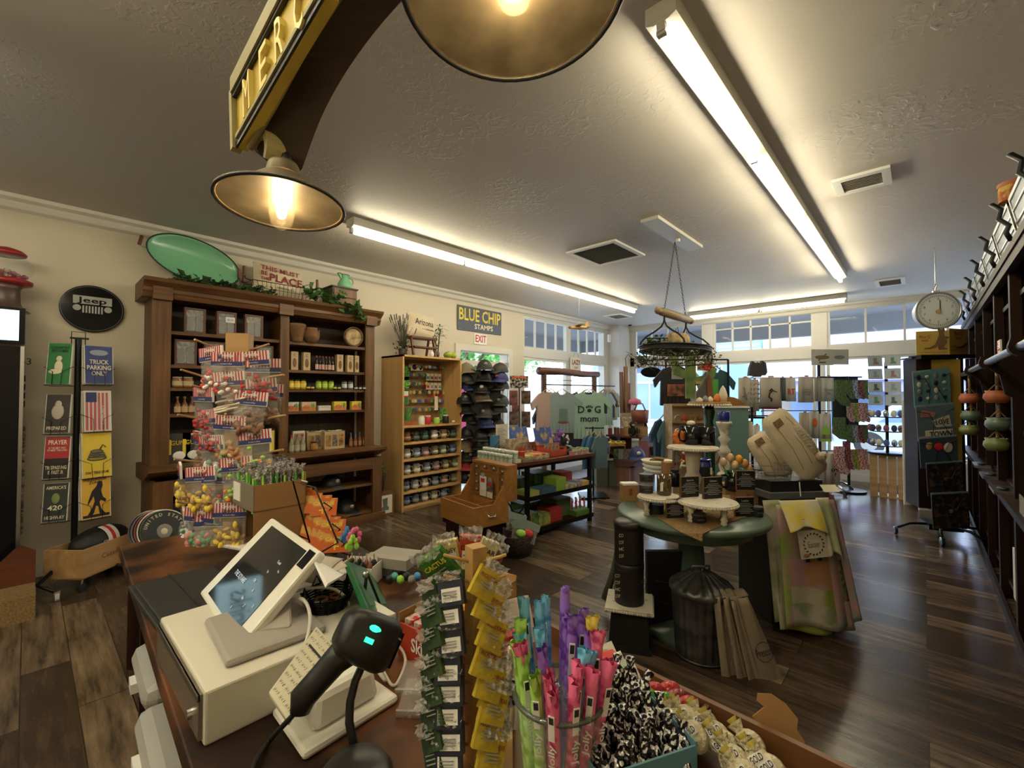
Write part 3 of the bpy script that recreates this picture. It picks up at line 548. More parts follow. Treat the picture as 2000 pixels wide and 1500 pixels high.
tin('red and black tin sign reading PRAYER and TRESPASSING IS FASTER',L_,.85,.15,.32,-.45,col((.02,.02,.02)),seq(lambda q,W,H:q.bb((-W*.48,-.002,H*.48),(W*.48,-.0005,H*.98),col((.42,.03,.04))),ti('PRAYER',0,.86,.11,CREAM,.75),ti('IS THE BEST WAY\nTO MEET THE LORD',0,.7,.1,CREAM,.8),ti('TRESPASSING\nIS FASTER',0,.2,.2,CREAM,.85)))
tin('yellow tin sign with a coiled snake, third in the right column',R_,.83,.18,.36,.2,col((.72,.52,.05)),seq(snake,ti("DON'T TREAD ON ME",0,.1,.06,INK,.8)))
tin('black tin sign reading AMERICA\'S 420 HIGHWAY, bottom of the left column',L_,.52,.145,.29,-.4,col((.03,.04,.04)),seq(ti("AMERICA'S",0,.88,.09,CREAM,.8),lambda q,W,H:q.sph((0,-.003,H*.6),(.025,.002,.04),col((.2,.25,.08))),ti('420',0,.35,.13,CREAM,.6),ti('HIGHWAY',0,.1,.09,CREAM,.8)))
tin('yellow tin sign with a black walking ape figure reading SASQUATCH ZONE',R_,.50,.18,.345,.2,col((.72,.42,.05)),seq(ti('SASQUATCH\nZONE',-.05,.86,.14,INK,.8),bigfoot))
t=thing('wine_crate','pale pine crate on the floor in front of the sign rack','crate',(-4.62,.33,.17),0)
c0=PZ(160,1133,.1)
t.location=(c0.x,c0.y,.1);t.rotation_euler.z=math.radians(118)
for a,b in(((0,0,0),(.56,.015,.22)),((0,.28,0),(.56,.295,.22)),((0,.015,0),(.015,.28,.22)),((.545,.015,0),(.56,.28,.22))):MB().bb(a,b,CRATE).build('side_board',t)
MB().bb((0,0,0),(.56,.295,.01),CRATE).build('bottom_board',t)
t.rotation_euler.z=math.radians(132)-PI/2*0
MB().text('Cazadores',(.28,-.001,.12),.04,col((.15,.07,.03))).build('lettering',t)
for x,y in((.03,.03),(.5,.26)):MB().cyl((x,y-.01,-.07),(x,y+.01,-.07),.03,BLACK,n=12).cyl((x,y,-.05),(x,y,0),.01,CHROME,n=6).build('caster',t)
fb=thing('football','black toy football with a red and white stripe lying in the pine crate','football',t.matrix_basis@Vector((.3,.15,.2)),math.radians(132))
MB().sph((0,0,0),(.24,.12,.12),mat('football_leather',(.012,.012,.014),.35,bu=(200,.3)),20,12).build('ball',fb)
MB().grid(lambda u,v:((u-.5)*.1,-.123*math.sin(.2+v*1.6),.123*math.cos(.2+v*1.6)),3,8,WHITE).grid(lambda u,v:((u-.5)*.03,-.125*math.sin(.2+v*1.6),.125*math.cos(.2+v*1.6)),2,8,RED).text('canyon',(-.03,-.118,.02),.03,WHITE).build('stripe',fb)
HX,HY=-4.98,.73;HW=2.17
hu=thing('hutch','large aged pine hutch with a moulded cornice and open shelves full of goods','hutch',(HX,HY,0),PI/2)
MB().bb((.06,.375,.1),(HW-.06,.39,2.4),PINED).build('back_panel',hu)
for x0,x1 in((0,.14),(HW-.12,HW)):MB().bb((x0,0,.86),(x1,.03,2.38),PINE).bb((x0 if x0==0 else x1-.03,.03,.86),(.03 if x0==0 else x1,.375,2.38),PINE).build('side_post',hu)
MB().bb((1.07,0,.86),(1.16,.03,2.38),PINE).bb((1.1,.03,.86),(1.13,.375,2.38),PINE).build('centre_post',hu)
MB().prism([(0,0),(-.02,.04),(-.03,.05),(-.03,.08),(-.09,.13),(-.1,.16),(.38,.16),(.38,0)],HW+.14,PINEH,M=TR(HW+.07,0,2.36)@RZ(PI/2)).build('cornice',hu)
for x in(.07,1.115,HW-.06):MB().bb((x-.07,-.045,2.34),(x+.07,0,2.46),PINEH).build('cornice_block',hu)
for z in(2.075,1.77,1.56,1.32):
    MB().bb((.14,.02,z-.03),(1.1,.375,z),PINEH).build('shelf',hu);MB().bb((1.13,.02,z-.035),(HW-.12,.375,z-.005),PINEH).build('shelf',hu)
MB().prism([(.03,-.1),(-.02,-.09),(-.2,-.02),(-.235,.0),(-.235,.03),(.39,.03),(.39,-.1)],HW+.08,PINEH,M=TR(HW+.04,0,.84)@RZ(PI/2)).build('ledge',hu)
MB().bb((0,-.19,.04),(.14,-.15,.75),PINE).bb((0,-.15,.04),(.03,.375,.75),PINE).build('base_post',hu)
MB().bb((HW-.12,-.19,.04),(HW,-.15,.75),PINE).bb((HW-.03,-.15,.04),(HW,.375,.75),PINE).build('base_post',hu)
MB().bb((1.07,-.19,.12),(1.16,-.15,.75),PINE).bb((1.1,-.15,.12),(1.13,.375,.75),PINE).build('base_post',hu)
MB().bb((.14,-.19,.62),(HW-.12,-.16,.75),PINEH).build('apron',hu)
for z in(.45,.13):MB().bb((.03,-.17,z-.025),(HW-.03,.375,z),PINEH).build('shelf',hu)
MB().bb((-.03,-.22,0),(HW+.03,-.16,.1),PINEH).bb((-.03,-.16,0),(0,.38,.1),PINEH).bb((HW,-.16,0),(HW+.03,.38,.1),PINEH).build('plinth',hu)
def HP(px,z,dx=0):return Vector((-5.02-dx,LY(px,-5.02-dx),z))
FRD=col((.10,.03,.02),.4);DKF=mat('dark_chocolates',(.05,.035,.03),.4,no=30,c2=(.3,.25,.2))
def giftbox():
    t=thing('gift_box','','gift box')
    MB().bb((-.085,0,0),(-.07,.06,.235),FRD).bb((.07,0,0),(.085,.06,.235),FRD).bb((-.07,0,0),(.07,.06,.015),FRD).bb((-.07,0,.22),(.07,.06,.235),FRD).build('frame',t)
    m=MB().bb((-.07,.03,.015),(.07,.055,.22),DKF)
    for x in(-.035,.035):m.box((x,.02,.09),(.05,.02,.13),col((.12,.11,.1),.3))
    m.build('contents',t);MB().bb((-.07,.003,.015),(.07,.005,.22),FILM).build('film_front',t);return t
gb=giftbox()
for i,(px,z,lab)in enumerate(((379,2.075,'dark framed gift box, left one on the top hutch shelf'),(441,2.075,'dark framed gift box with a price sticker, middle of the top hutch shelf'),(495,2.075,'dark framed gift box, right one on the top hutch shelf'),(362,1.77,'dark framed gift box, leftmost on the second hutch shelf'),(418,1.77,'dark framed gift box just left of the candy post top'),(470,1.77,'dark framed gift box behind the candy post top'),(516,1.77,'dark framed gift box, rightmost on the second hutch shelf'))):
    p=HP(px,z)
    if i==0:gb.location=p;gb.rotation_euler.z=PI/2;gb['label']=lab;gb['group']='framed gift boxes'
    else:r=dup(gb,p,PI/2,lab,'framed gift boxes')
    if i==1:MB().bb((-.01,-.002,.13),(.07,.001,.185),WHITE).text('$5.99',(.03,-.003,.157),.02,INK).build('price_sticker',r)
def jar(name,cat,lab,loc,r,h,body,lid,label_c,group,n=14,txt=None,rz=PI/2):
    t=thing(name,lab,cat,loc,rz,group)
    MB().lathe([(r*.9,0),(r,.01),(r,h*.78),(r*.8,h*.86)],body,n=n).build('body',t)
    MB().cyl((0,0,h*.86),(0,0,h),r*.86,lid,n=n).build('lid',t)
    if label_c:MB().grid(lambda u,v:(r*1.02*math.sin((u-.5)*2.6),-r*1.02*math.cos((u-.5)*2.6),h*(.2+.42*v)),10,1,label_c,sm=True).build('label',t)
    return t
def bottle(name,cat,lab,loc,r,h,body,cap,label_c,group,rz=PI/2):
    t=thing(name,lab,cat,loc,rz,group)
    MB().lathe([(r*.95,0),(r,.01),(r,h*.52),(r*.75,h*.6),(r*.33,h*.72),(r*.3,h*.9)],body,n=12).build('body',t)
    MB().cyl((0,0,h*.88),(0,0,h),r*.4,cap,n=10).build('cap',t)
    if label_c:MB().grid(lambda u,v:(r*1.03*math.sin((u-.5)*2.6),-r*1.03*math.cos((u-.5)*2.6),h*(.1+.33*v)),8,1,label_c).build('label',t)
    return t
HON=col((.28,.12,.03),.2);HSC=col((.14,.05,.02),.15);BLKG=col((.02,.015,.015),.12)
for i,px in enumerate((346,367)):jar('jam_jar','jar',['squat brown jar with cream label, left one on the third hutch shelf','squat brown jar with cream label, right one on the third hutch shelf'][i],HP(px,1.56),.042,.1,HON,col((.3,.28,.24)),col((.45,.38,.25)),'brown jars on the third hutch shelf')
for i,px in enumerate((347,361,375)):bottle('sauce_bottle','bottle','%s brown sauce bottle from the left on the fourth hutch shelf'%ORD[i],HP(px,1.32),.027,.16,HSC,col((.2,.1,.05)),col((.5,.35,.2)),'brown sauce bottles')
for i,px in enumerate((572,600)):
    t=thing('clay_pot',['ribbed brown clay vase at the left end of the top right hutch shelf','round brown clay pot with a wide mouth on the top right hutch shelf'][i],'pot',HP(px+6,2.07),PI/2)
    CL=mat('brown_clay',(.24,.12,.05),.8,no=10,c2=(.15,.07,.03))
    if i==0:
        MB().lathe([(.05,0),(.06,.02),(.075,.09),(.09,.16),(.095,.19),(.08,.2),(.07,.2)],CL).build('body',t);m=MB()
        for k_ in range(5):m.lathe([(.062+k_*.007,0),(.067+k_*.007,.005),(.064+k_*.007,.01)],CL,c=(0,0,.03+k_*.035))
        m.build('rib',t)
    else:
        MB().lathe([(.05,0),(.09,.06),(.095,.1),(.075,.14),(.06,.15),(.07,.17),(.055,.17)],CL).build('body',t)
        MB().tube([(-.06,0,.15),(-.095,0,.15),(-.09,0,.1)],.008,CL).tube([(.06,0,.15),(.095,0,.15),(.09,0,.1)],.008,CL).build('handle',t)
one(MB().cyl((0,.03,.12),(0,0,.12),.115,BASK,n=28).tube([(.11*math.cos(a*PI/14),-.005,.12+.11*math.sin(a*PI/14))for a in range(28)],.012,WICK,6,closed=True),'round_basket','round flat woven basket standing on edge at the right of the top hutch shelf','basket',loc=HP(690,2.07),rz=PI/2)
def simplebox(name,cat,lab,loc,d,c,lc=None,tx=None,tc=INK,rz=PI/2,group=None,extra=None,th=None):
    t=thing(name,lab,cat,loc,rz,group);MB().bb((-d[0]/2,0,0),(d[0]/2,d[1],d[2]),c).build('carton',t)
    m=MB()
    if lc:m.bb((-d[0]*.42,-.002,d[2]*.12),(d[0]*.42,0,d[2]*.88),lc)
    if tx:m.text(tx,(0,-.003,d[2]*.68),th or d[2]*.2,tc,wmax=d[0]*.75)
    if extra:extra(m,d)
    if m.v:m.build('printed_label',t)
    return t
WB=col((.48,.36,.2));BRL=col((.2,.08,.04))
for i,(px,lab)in enumerate(((575,'slim tan bottle carton, leftmost on the second right hutch shelf'),(599,'open pale wooden case with a small bottle inside'),(664,'tan bottle carton just right of the small dark bottles'),(684,'tan bottle carton second from the right end of the shelf'),(697,'tan bottle carton at the right end of the shelf'))):
    simplebox('bottle_box','box',lab,HP(px,1.765),(.075 if i!=4 else.05,.06,.2),WB,None,group='small tan bottle boxes',extra=lambda m,d:(m.sph((0,-.001,d[2]*.4),(.02,.003,.05),BRL),m.text('C',(0,-.003,d[2]*.8),.03,INK)))
for i in range(6):bottle('dark_bottle','bottle','%s small dark bottle from the left among the six behind the pale label strip'%ORD[i],HP(618+i*6.2,1.765,.02*(i%2)),.018,.17,BLKG,col((.25,.05,.06)),col((.6,.35,.3)),'six small dark bottles')
for px,c,lc,g,n in((568,col((.55,.36,.02),.15),col((.75,.6,.12)),'yellow',3),(622,col((.25,.38,.02),.15),col((.45,.6,.1)),'green',3),(672,col((.12,.14,.13),.15),col((.55,.58,.6)),'grey',2)):
    for i in range(n):jar('spice_jar','jar','%s jar with a %s label on the third right hutch shelf'%(ORD[i],g),HP(px+i*12,1.555),.032,.105,c,BLACK,lc,g+' labelled jars')
for px,n,c in((602,2,col((.6,.45,.1))),(654,2,col((.4,.5,.1))),(695,3,col((.5,.5,.5)))):
    for i in range(n):jar('sample_jar','jar','%s tiny sample jar right of the %s jars'%(ORD[i],{602:'yellow',654:'green',695:'grey'}[px]),HP(px+i*8,1.555,-.03),.02,.045,BLKG,BLACK,c,'tiny sample jars at %d'%px)
def desert(m,d):
    m.bb((-d[0]*.5,-.002,0),(d[0]*.5,-.0005,d[2]*.45),col((.6,.2,.06))).sph((-d[0]*.15,-.002,d[2]*.45),(d[0]*.25,.002,d[2]*.2),col((.5,.15,.06)))
    x=d[0]*.28;m.bb((x-.006,-.004,d[2]*.2),(x+.006,-.003,d[2]*.85),GRN).bb((x-.022,-.004,d[2]*.5),(x+.022,-.003,d[2]*.56),GRN).bb((x-.022,-.004,d[2]*.5),(x-.014,-.003,d[2]*.75),GRN).bb((x+.014,-.004,d[2]*.5),(x+.022,-.003,d[2]*.78),GRN)
for px,wd,c,lab,z0 in((570,.12,col((.6,.55,.5)),'orange desert picture box at the left end of the shelf',0),(601,.155,col((.62,.45,.3)),'larger orange desert picture box beside the cactus box',0),(662,.15,col((.72,.6,.05)),'bright yellow box with a cactus drawing',0),(694,.12,col((.72,.6,.05)),'bright yellow cactus box at the right end of the shelf',0)):
    simplebox('candy_box','box',lab,HP(px+3,1.315),(wd,.06,.1),c,None,extra=desert,group='desert picture boxes')
simplebox('candy_box','box','white flat box with red print between the desert boxes',HP(635,1.315),(.14,.06,.055),col((.7,.68,.64)),None,'OUTPOST',RED)
for i in range(3):bottle('salsa_bottle','bottle','%s red capped salsa bottle on the ledge of the hutch'%ORD[i],HP(570+i*11,.87),.03,.19,col((.22,.18,.1),.2),RED,col((.35,.33,.25)),'red capped salsa bottles')
simplebox('snack_bag','box','pale snack bag standing behind the red capped bottles',HP(585,.87,.1),(.13,.05,.22),CREAM,col((.3,.25,.2)))
jar('honey_jar','jar','amber jar standing left of the gold gift crate',HP(614,.87),.04,.1,HON,BLACK,col((.4,.2,.05)),None)
GO=mat('gold_print',(.5,.28,.08),.5,no=20,c2=(.12,.06,.03))
for px,lab in((622,'gold printed gift crate with three windows, half hidden behind the next'),(655,'gold printed gift crate with three windows on the hutch ledge')):
    t=thing('gift_crate',lab,'crate',HP(px,.87,.08 if px==622 else 0),PI/2,'gold gift crates')
    MB().bb((-.12,0,0),(.12,.12,.2),WB).build('carton',t);m=MB()
    for x in(-.075,0,.075):m.bb((x-.03,-.003,.03),(x+.03,0,.16),GO if x else DKF)
    m.build('window',t);MB().grid(lambda u,v:(-.125+.25*u,-.005+.13*v,.2+.01*math.sin(v*6+u*9)),8,4,CREAM).build('lid',t)
for i in range(4):bottle('hot_sauce','bottle','%s blue capped hot sauce bottle at the right of the ledge'%ORD[i],HP(686+i*8.6,.87),.022,.17,HSC,col((.05,.15,.35)),col((.35,.15,.06)),'blue capped hot sauces')
for px,lab,c in((352,'black and white snack bag with a yellow stripe on the left ledge',WHITE),(380,'dark snack bag beside the black and white one',BRL)):
    simplebox('snack_bag','bag',lab,HP(px,.87),(.17,.07,.27),col((.04,.035,.03)),None,'GUNS',YEL,extra=lambda m,d:m.bb((-d[0]*.5,-.003,d[2]*.3),(-d[0]*.35,-.001,d[2]*.8),YEL).sph((.0,-.002,d[2]*.25),(.05,.004,.04),WHITE),th=.04)
simplebox('book','book','black book with a yellow spine label beside the centre post',HP(533,.87),(.07,.1,.27),BLACK,None,None,extra=lambda m,d:m.bb((-.025,-.002,.02),(.02,0,.25),YEL))
def cap(lab,loc,rz,c,brim=None,badge=None,name='baseball_cap',s=1,group=None,flat=False):
    t=thing(name,lab,'cap',loc,rz,group);t.scale=(s,)*3
    MB().grid(lambda u,v:(.09*math.cos(2*PI*u)*math.cos(v*PI/2),.1*math.sin(2*PI*u)*math.cos(v*PI/2),.11*math.sin(v*PI/2)),20,7,c).build('crown',t)
    MB().grid(lambda u,v:(.088*math.cos(PI+PI*u)*(1+.1*v),-.075*v+.095*math.sin(PI+PI*u)*(1 if v else.98),.005-.03*v*v+.012*math.sin(PI*u)),12,4,brim or c).build('brim',t,solid=.003)
    m=MB().sph((0,0,.112),.007,brim or c,6,4)
    if badge:m.sph((0,-.09,.055),(.022,.012,.018),badge)
    m.build('badge' if badge else 'button',t);return t
capproto=cap
cap('black cap with a white crest on the middle shelf of the hutch base',Vector((-5.0,LY(650,-4.98),.45)),PI/2+.2,BLACK,col((.03,.03,.03)),col((.45,.4,.35)),s=1.25)
cap('black cap with a small badge on the bottom shelf of the hutch base',Vector((-5.0,LY(680,-4.98),.13)),PI/2+.1,BLACK,None,col((.4,.3,.2)),s=1.25)
cap('black cap near the left end of the hutch base',Vector((-5.0,LY(345,-4.98),.45)),PI/2,BLACK,None,col((.3,.3,.3)),s=1.2)
cap('dark navy cap on the bottom shelf behind the candy stand',Vector((-5.0,LY(370,-4.98),.13)),PI/2-.2,NAVY,None,col((.1,.2,.5)),s=1.2)
ENG=mat('mint_enamel',(.20,.50,.30),.22);ZT=2.52
t=thing('enamel_tray','big oval mint green enamel tray with a black rim leaning on top of the hutch','tray',(-5.22,1.09,2.80),PI/2);t.rotation_euler=(-.12,math.radians(13),PI/2)
M_=Matrix.Diagonal((.385,1,.215,1))
m=MB();rs=[(1,-.03),(.93,-.012),(.84,0),(.8,.012),(0,.014)]
vv=[];n=48
for r,y in rs[:-1]:
    for i in range(n):a=2*PI*i/n;vv.append((.385*r*math.cos(a),y,.215*r*math.sin(a)))
ff=[(j*n+i,j*n+(i+1)%n,(j+1)*n+(i+1)%n,(j+1)*n+i)for j in range(3)for i in range(n)]+[tuple(3*n+i for i in range(n))]
MB().add(vv,ff,ENG,True).build('basin',t,solid=.004)
MB().tube([(.385*math.cos(a*PI/24),-.03,.215*math.sin(a*PI/24))for a in range(48)],.006,BLACK,6,closed=True).build('rim',t)
for s in(-1,1):MB().tube([(s*.38,-.02,-.05),(s*.43,-.02,-.05),(s*.43,-.02,.05),(s*.38,-.02,.05)],.005,STEEL,6).cyl((s*.43,-.02,-.045),(s*.43,-.02,.045),.014,CHERRY,n=8).build('handle',t)
def pillow(mb,w_,h,th,m,M=I4):
    def f(s):return lambda u,v:((u-.5)*w_*(1-.06*math.sin(PI*v)),s*th/2*(max(0,math.sin(PI*u))*max(0,math.sin(PI*v)))**.45,v*h+.0)
    mb.grid(f(-1),14,12,m,M=M).grid(f(1),14,12,m,M=M)
CANV=mat('canvas_cream',(.62,.53,.38),.9,bu=(90,.35))
t=thing('throw_pillow','cream pillow reading THIS MUST BE THE PLACE in a wire basket on the hutch','pillow',(-5.16,1.83,2.56),PI/2);t.rotation_euler=(-.15,math.radians(4),PI/2)
m=MB();pillow(m,.52,.34,.12,CANV);m.build('cushion',t)
MR=col((.22,.02,.03),.8)
MB().text('THIS MUST',(.0,-.062,.275),.05,MR,wmax=.4,bold=True).text('BE',(-.16,-.06,.215),.045,MR,bold=True).text('THE',(-.15,-.06,.155),.035,MR,bold=True).text('PLACE',(.06,-.066,.18),.085,MR,wmax=.34,bold=True).text('coronado, AZ',(.06,-.062,.09),.03,INK,wmax=.18).build('lettering',t)
t=thing('wire_basket','dark wire basket with wooden handles on top of the hutch','basket',(-5.1,1.83,2.525),PI/2)
m=MB()
for i in range(15):x=-.3+i*.6/14;m.tube([(x,-.12,.14),(x*.9,-.1,0),(x*.9,.12,0),(x,.14,.14)],.0022,IRON,4)
for z,k_ in((.14,1),(.07,.95),(.0,.9)):m.tube([(-.3*k_,-.12*k_,z),(.3*k_,-.12*k_,z),(.3*k_,.14,z),(-.3*k_,.14,z)],.004 if z>.1 else.0022,IRON,4,closed=True)
m.build('frame',t)
for s in(-1,1):MB().tube([(s*.3,-.08,.14),(s*.36,-.08,.15),(s*.37,-.08,.25)],.006,IRON,5).tube([(s*.3,.08,.14),(s*.36,.08,.15),(s*.37,.08,.25)],.006,IRON,5).cyl((s*.37,-.08,.17),(s*.37,-.08,.27),.015,CHERRY,n=8).cyl((s*.37,.08,.17),(s*.37,.08,.27),.015,CHERRY,n=8).build('handle',t)
m=MB();foliage(m,[(rnd.uniform(-.03,.03),x*.05,0)for x in range(-9,8)],.085,mat('dark_ivy',(.03,.07,.02),.6),14,.03);m.tube([(0,x*.05,rnd.uniform(-.01,.01))for x in range(-9,8)],.004,mat('twig'),4)
one(m,'ivy_garland','dark ivy garland lying in front of the green tray on the hutch','garland',loc=(-4.98,1.37,2.55))
m=MB();foliage(m,[(0,x*.05,.05*math.sin(x*1.7)+(.03 if x<0 else-.02*x))for x in range(-6,8)],.1,LEAF,12,.03);m.tube([(0,x*.05,.0-(.02*x if x>0 else 0))for x in range(-6,8)],.004,mat('twig'),4)
one(m,'ivy_garland','green ivy spray trailing over the cornice below the pitcher','garland',loc=(-4.9,2.35,2.58))
t=thing('wooden_chest','small two drawer wooden box on top of the hutch under the pitcher','box',(-5.02,2.53,2.525),PI/2)
MB().bb((-.15,0,0),(.15,.26,.23),PINED).bb((-.165,-.015,.23),(.165,.27,.245),PINED).build('body',t)
for z in(.02,.125):f_=MB().bb((-.135,-.01,z),(.135,0,z+.09),PINE).build('drawer',t);MB().sph((0,-.016,z+.045),.01,BLACK).build('knob',f_)
t=thing('enamel_pitcher','mint green enamel pitcher standing on the small wooden box','pitcher',(-5.13,2.58,2.77),PI/2)
MB().lathe([(.05,0),(.075,.02),(.08,.06),(.05,.12),(.045,.14),(.055,.17)],ENG).build('body',t)
MB().tube([(.045,0,.15),(.1,0,.14),(.11,0,.09),(.07,0,.05)],.008,ENG).build('handle',t)
MB().tube([(.055*math.cos(a*PI/8)-(.03 if a in(7,8,9)else 0),.055*math.sin(a*PI/8),.17+(.015 if a in(7,8,9)else 0))for a in range(16)],.004,BLACK,5,closed=True).prism([(-.09,.185),(-.045,.165),(-.045,.12)],.03,ENG,M=TR(0,-.015,0)).build('spout',t)
# ---------------------------------------------------------------- boot block, pot, bookcase with mugs
t=thing('boot_block','brown cube with a framed boot picture on the floor beside the hutch','block',(-4.86,2.985,0),PI/2)
MB().bb((-.13,0,0),(.13,.2,.29),col((.16,.08,.04))).build('cube',t)
MB().bb((-.1,-.004,.04),(.1,0,.26),CREAM).prism([(-.04,.08),(.05,.08),(.055,.11),(.03,.13),(.035,.23),(-.03,.22),(-.02,.13),(-.06,.1),(-.06,.08)],.003,col((.12,.16,.14)),M=TR(0,-.007,0)).build('boot_picture',t)
t=thing('potted_plant','bushy green plant in a dark pot on the boot cube','plant',(-4.98,2.97,.295),PI/2)
MB().lathe([(.06,0),(.085,.2),(.09,.21),(.07,.2)],col((.04,.05,.045),.4)).build('pot',t)
m=MB();foliage(m,[(rnd.uniform(-.05,.05),rnd.uniform(-.05,.05),.24+rnd.uniform(0,.08))for _ in range(12)],.05,LEAF,10,.03);m.build('foliage',t)
BX,BY,BWd,BH,BD=-4.87,3.235,.99,2.01,.5
bk=thing('bookcase','pale birch bookcase of mugs with a pegboard of souvenirs above','bookcase',(BX,BY,0),PI/2)
for a,b in(((0,0,0),(.025,BD,BH)),((BWd-.025,0,0),(BWd,BD,BH))):MB().bb(a,b,BIRCH).build('side_panel',bk)
MB().bb((0,0,BH-.025),(BWd,BD,BH),BIRCH).build('top',bk);MB().bb((.02,BD-.02,0),(BWd-.02,BD,BH-.02),wood('pegboard',(.40,.26,.11),(.3,.18,.07))).build('back_panel',bk)
SZ=(1.09,.875,.66,.45,.245,.057)
for z in SZ:MB().bb((.025,0,z-.025),(BWd-.025,BD-.02,z),BIRCH).build('shelf',bk)
MB().bb((0,.02,0),(BWd,.04,.035),BIRCH).build('plinth',bk)
def mug(lab,loc,c,c2,rz,group,s=1):
    t=thing('mug',lab,'mug',loc,rz,group);t.scale=(s,)*3
    MB().lathe([(.036,0),(.048,.02),(.052,.05),(.046,.085),(.045,.125),(.04,.125),(.038,.02)],c,n=16).build('body',t)
    MB().tube([(.045,0,.1),(.075,0,.105),(.085,0,.07),(.075,0,.04),(.048,0,.035)],.0075,c,6).build('handle',t)
    MB().lathe([(.0525,0),(.0535,.02),(.0525,.04)],c2,c=(0,0,.03),n=16).build('glaze_band',t)
GL=[('blue grey',(.22,.27,.36)),('green speckled',(.25,.32,.22)),('pale grey',(.42,.42,.40)),('dusty rose',(.34,.22,.22)),('dark blue',(.09,.13,.25)),('cream',(.5,.46,.38)),('olive',(.24,.24,.14)),('slate',(.16,.18,.22))]
DK=[('brown',(.22,.08,.04)),('black and white patterned',(.05,.05,.05)),('dark green',(.03,.08,.05)),('white and brown',(.5,.45,.38)),('tan',(.35,.24,.14)),('black floral',(.03,.06,.06))]
rows=[(.875,(795,812,829,848,866,884),'first'),(.66,(795,814,831,849,865,883),'second'),(.45,(795,814,834,852,870,889),'third'),(.245,(793,811,830,850,868,886),'fourth'),(.057,(794,812,830,848,867),'lowest')]
for ri,(z,pxs,rn)in enumerate(rows):
    for i,px in enumerate(pxs):
        g=DK[i]if ri==0 else GL[(i*3+ri*5)%8]
        c=mat('glaze_'+g[0].replace(' ','_'),g[1],.22,no=25,c2=tuple(x*.45 for x in g[1]))
        mug('%s mug, %s from the left on the %s mug shelf'%(g[0],ORD[i],rn),(BX-.1,LY(px,BX-.1),z),c,col(tuple(min(1,x*1.7+.08)for x in g[1]),.25),PI/2-.35,'mugs on the %s mug shelf'%rn,1.0 if ri else 1.05)
def souv(lab,x,y,z,fn,cat='souvenir',name='souvenir',group=None):
    m=MB();fn(m);return one(m,name,lab,cat,loc=(BX-y,BY+x,z),rz=PI/2,group=group)
GP=mat('cactus_print',(.55,.62,.45),.9,no=60,c2=(.06,.28,.04),lo=.48,hi=.52);GRP=mat('green_pattern',(.20,.50,.08),.8,no=50,c2=(.03,.2,.02),lo=.48,hi=.52)
def mitt(c):return lambda m:m.prism([(-.05,0),(.05,0),(.06,.1),(.05,.16),(-.05,.16),(-.06,.1)],.02,c)
souv('grey patterned pot holder hanging at the top left of the pegboard',.06,.36,1.72,mitt(GP),'pot holder','pot_holder')
souv('bright green cactus pot holder on the pegboard',.21,.3,1.69,lambda m:m.prism([(-.09,0),(.09,0),(.1,.12),(.07,.2),(-.07,.2),(-.1,.12)],.02,GRP),'pot holder','pot_holder')
souv('small green leaf shaped pot holder below the larger one',.13,.3,1.58,mitt(GRP),'pot holder','pot_holder');souv('second small green leaf shaped pot holder to its right',.25,.3,1.58,mitt(GRP),'pot holder','pot_holder')
souv('tall green slatted ornament with a white and red card',.2,.25,1.36,lambda m:[m.bb((-.07+i*.02,0,0),(-.058+i*.02,.01,.19),GRN)for i in range(7)]+[m.bb((-.02,-.01,.1),(.05,0,.18),WHITE).bb((-.02,-.012,.1),(.05,-.01,.12),RED)])
souv('brown patterned cloth hanging at the left edge of the pegboard',.05,.3,1.4,lambda m:m.bb((-.04,0,0),(.05,.01,.17),mat('brown_pattern',(.4,.15,.06),.9,no=40,c2=(.1,.05,.02))))
def grass(m):
    for i in range(26):a=rnd.uniform(-.6,.6);m.tube([(rnd.uniform(-.05,.05),0,0),(a*.1,rnd.uniform(-.03,.03),.1),(a*.2,rnd.uniform(-.05,.05),.2)],[.006,.005,.001],GRN,4)
souv('spiky green artificial grass clump above the pegboard ledge',.2,.2,1.13,grass,'plant','artificial_grass')
souv('low orange wooden tray under the grass clump',.17,.12,1.09,lambda m:m.bb((-.13,0,0),(.13,.1,.05),TERR),'tray','tray')
for i,(x,c,lab)in enumerate(((.37,WHITE,'white patterned tin on the souvenir ledge'),(.47,RED,'red jar on the souvenir ledge'),(.62,LIME,'bright lime green jar on the souvenir ledge'),(.78,BLACK,'dark jar on the souvenir ledge'))):
    jar('souvenir_jar','jar',lab,(BX-.1,BY+x,1.09),.045,.12 if i!=2 else.09,c,CREAM,None,'jars on the souvenir ledge')
souv('tiny white heart dish at the right of the souvenir ledge',.88,.05,1.09,lambda m:m.sph((0,0,.02),(.03,.02,.02),WHITE),'dish','heart_dish')
cols=[((.3,.28,.25),'grey'),((.5,.35,.12),'brass'),((.4,.05,.05),'red'),((.05,.1,.35),'blue'),((.12,.08,.05),'brown'),((.05,.05,.05),'black'),((.5,.5,.48),'silver'),((.1,.3,.1),'green')]
proto={}
def keyring(cn,c):
    t=thing('key_ring','','key ring');k_=col(c,.3,'k')
    MB().tube([(.008*math.cos(a*PI/6),0,.045+.008*math.sin(a*PI/6))for a in range(12)],.0012,STEEL,4,closed=True).build('ring',t)
    MB().cyl((0,.004,.018),(0,-.004,.018),.02,k_,n=12).build('charm',t);return t
zrow=['top','second','third','fourth','fifth','sixth']
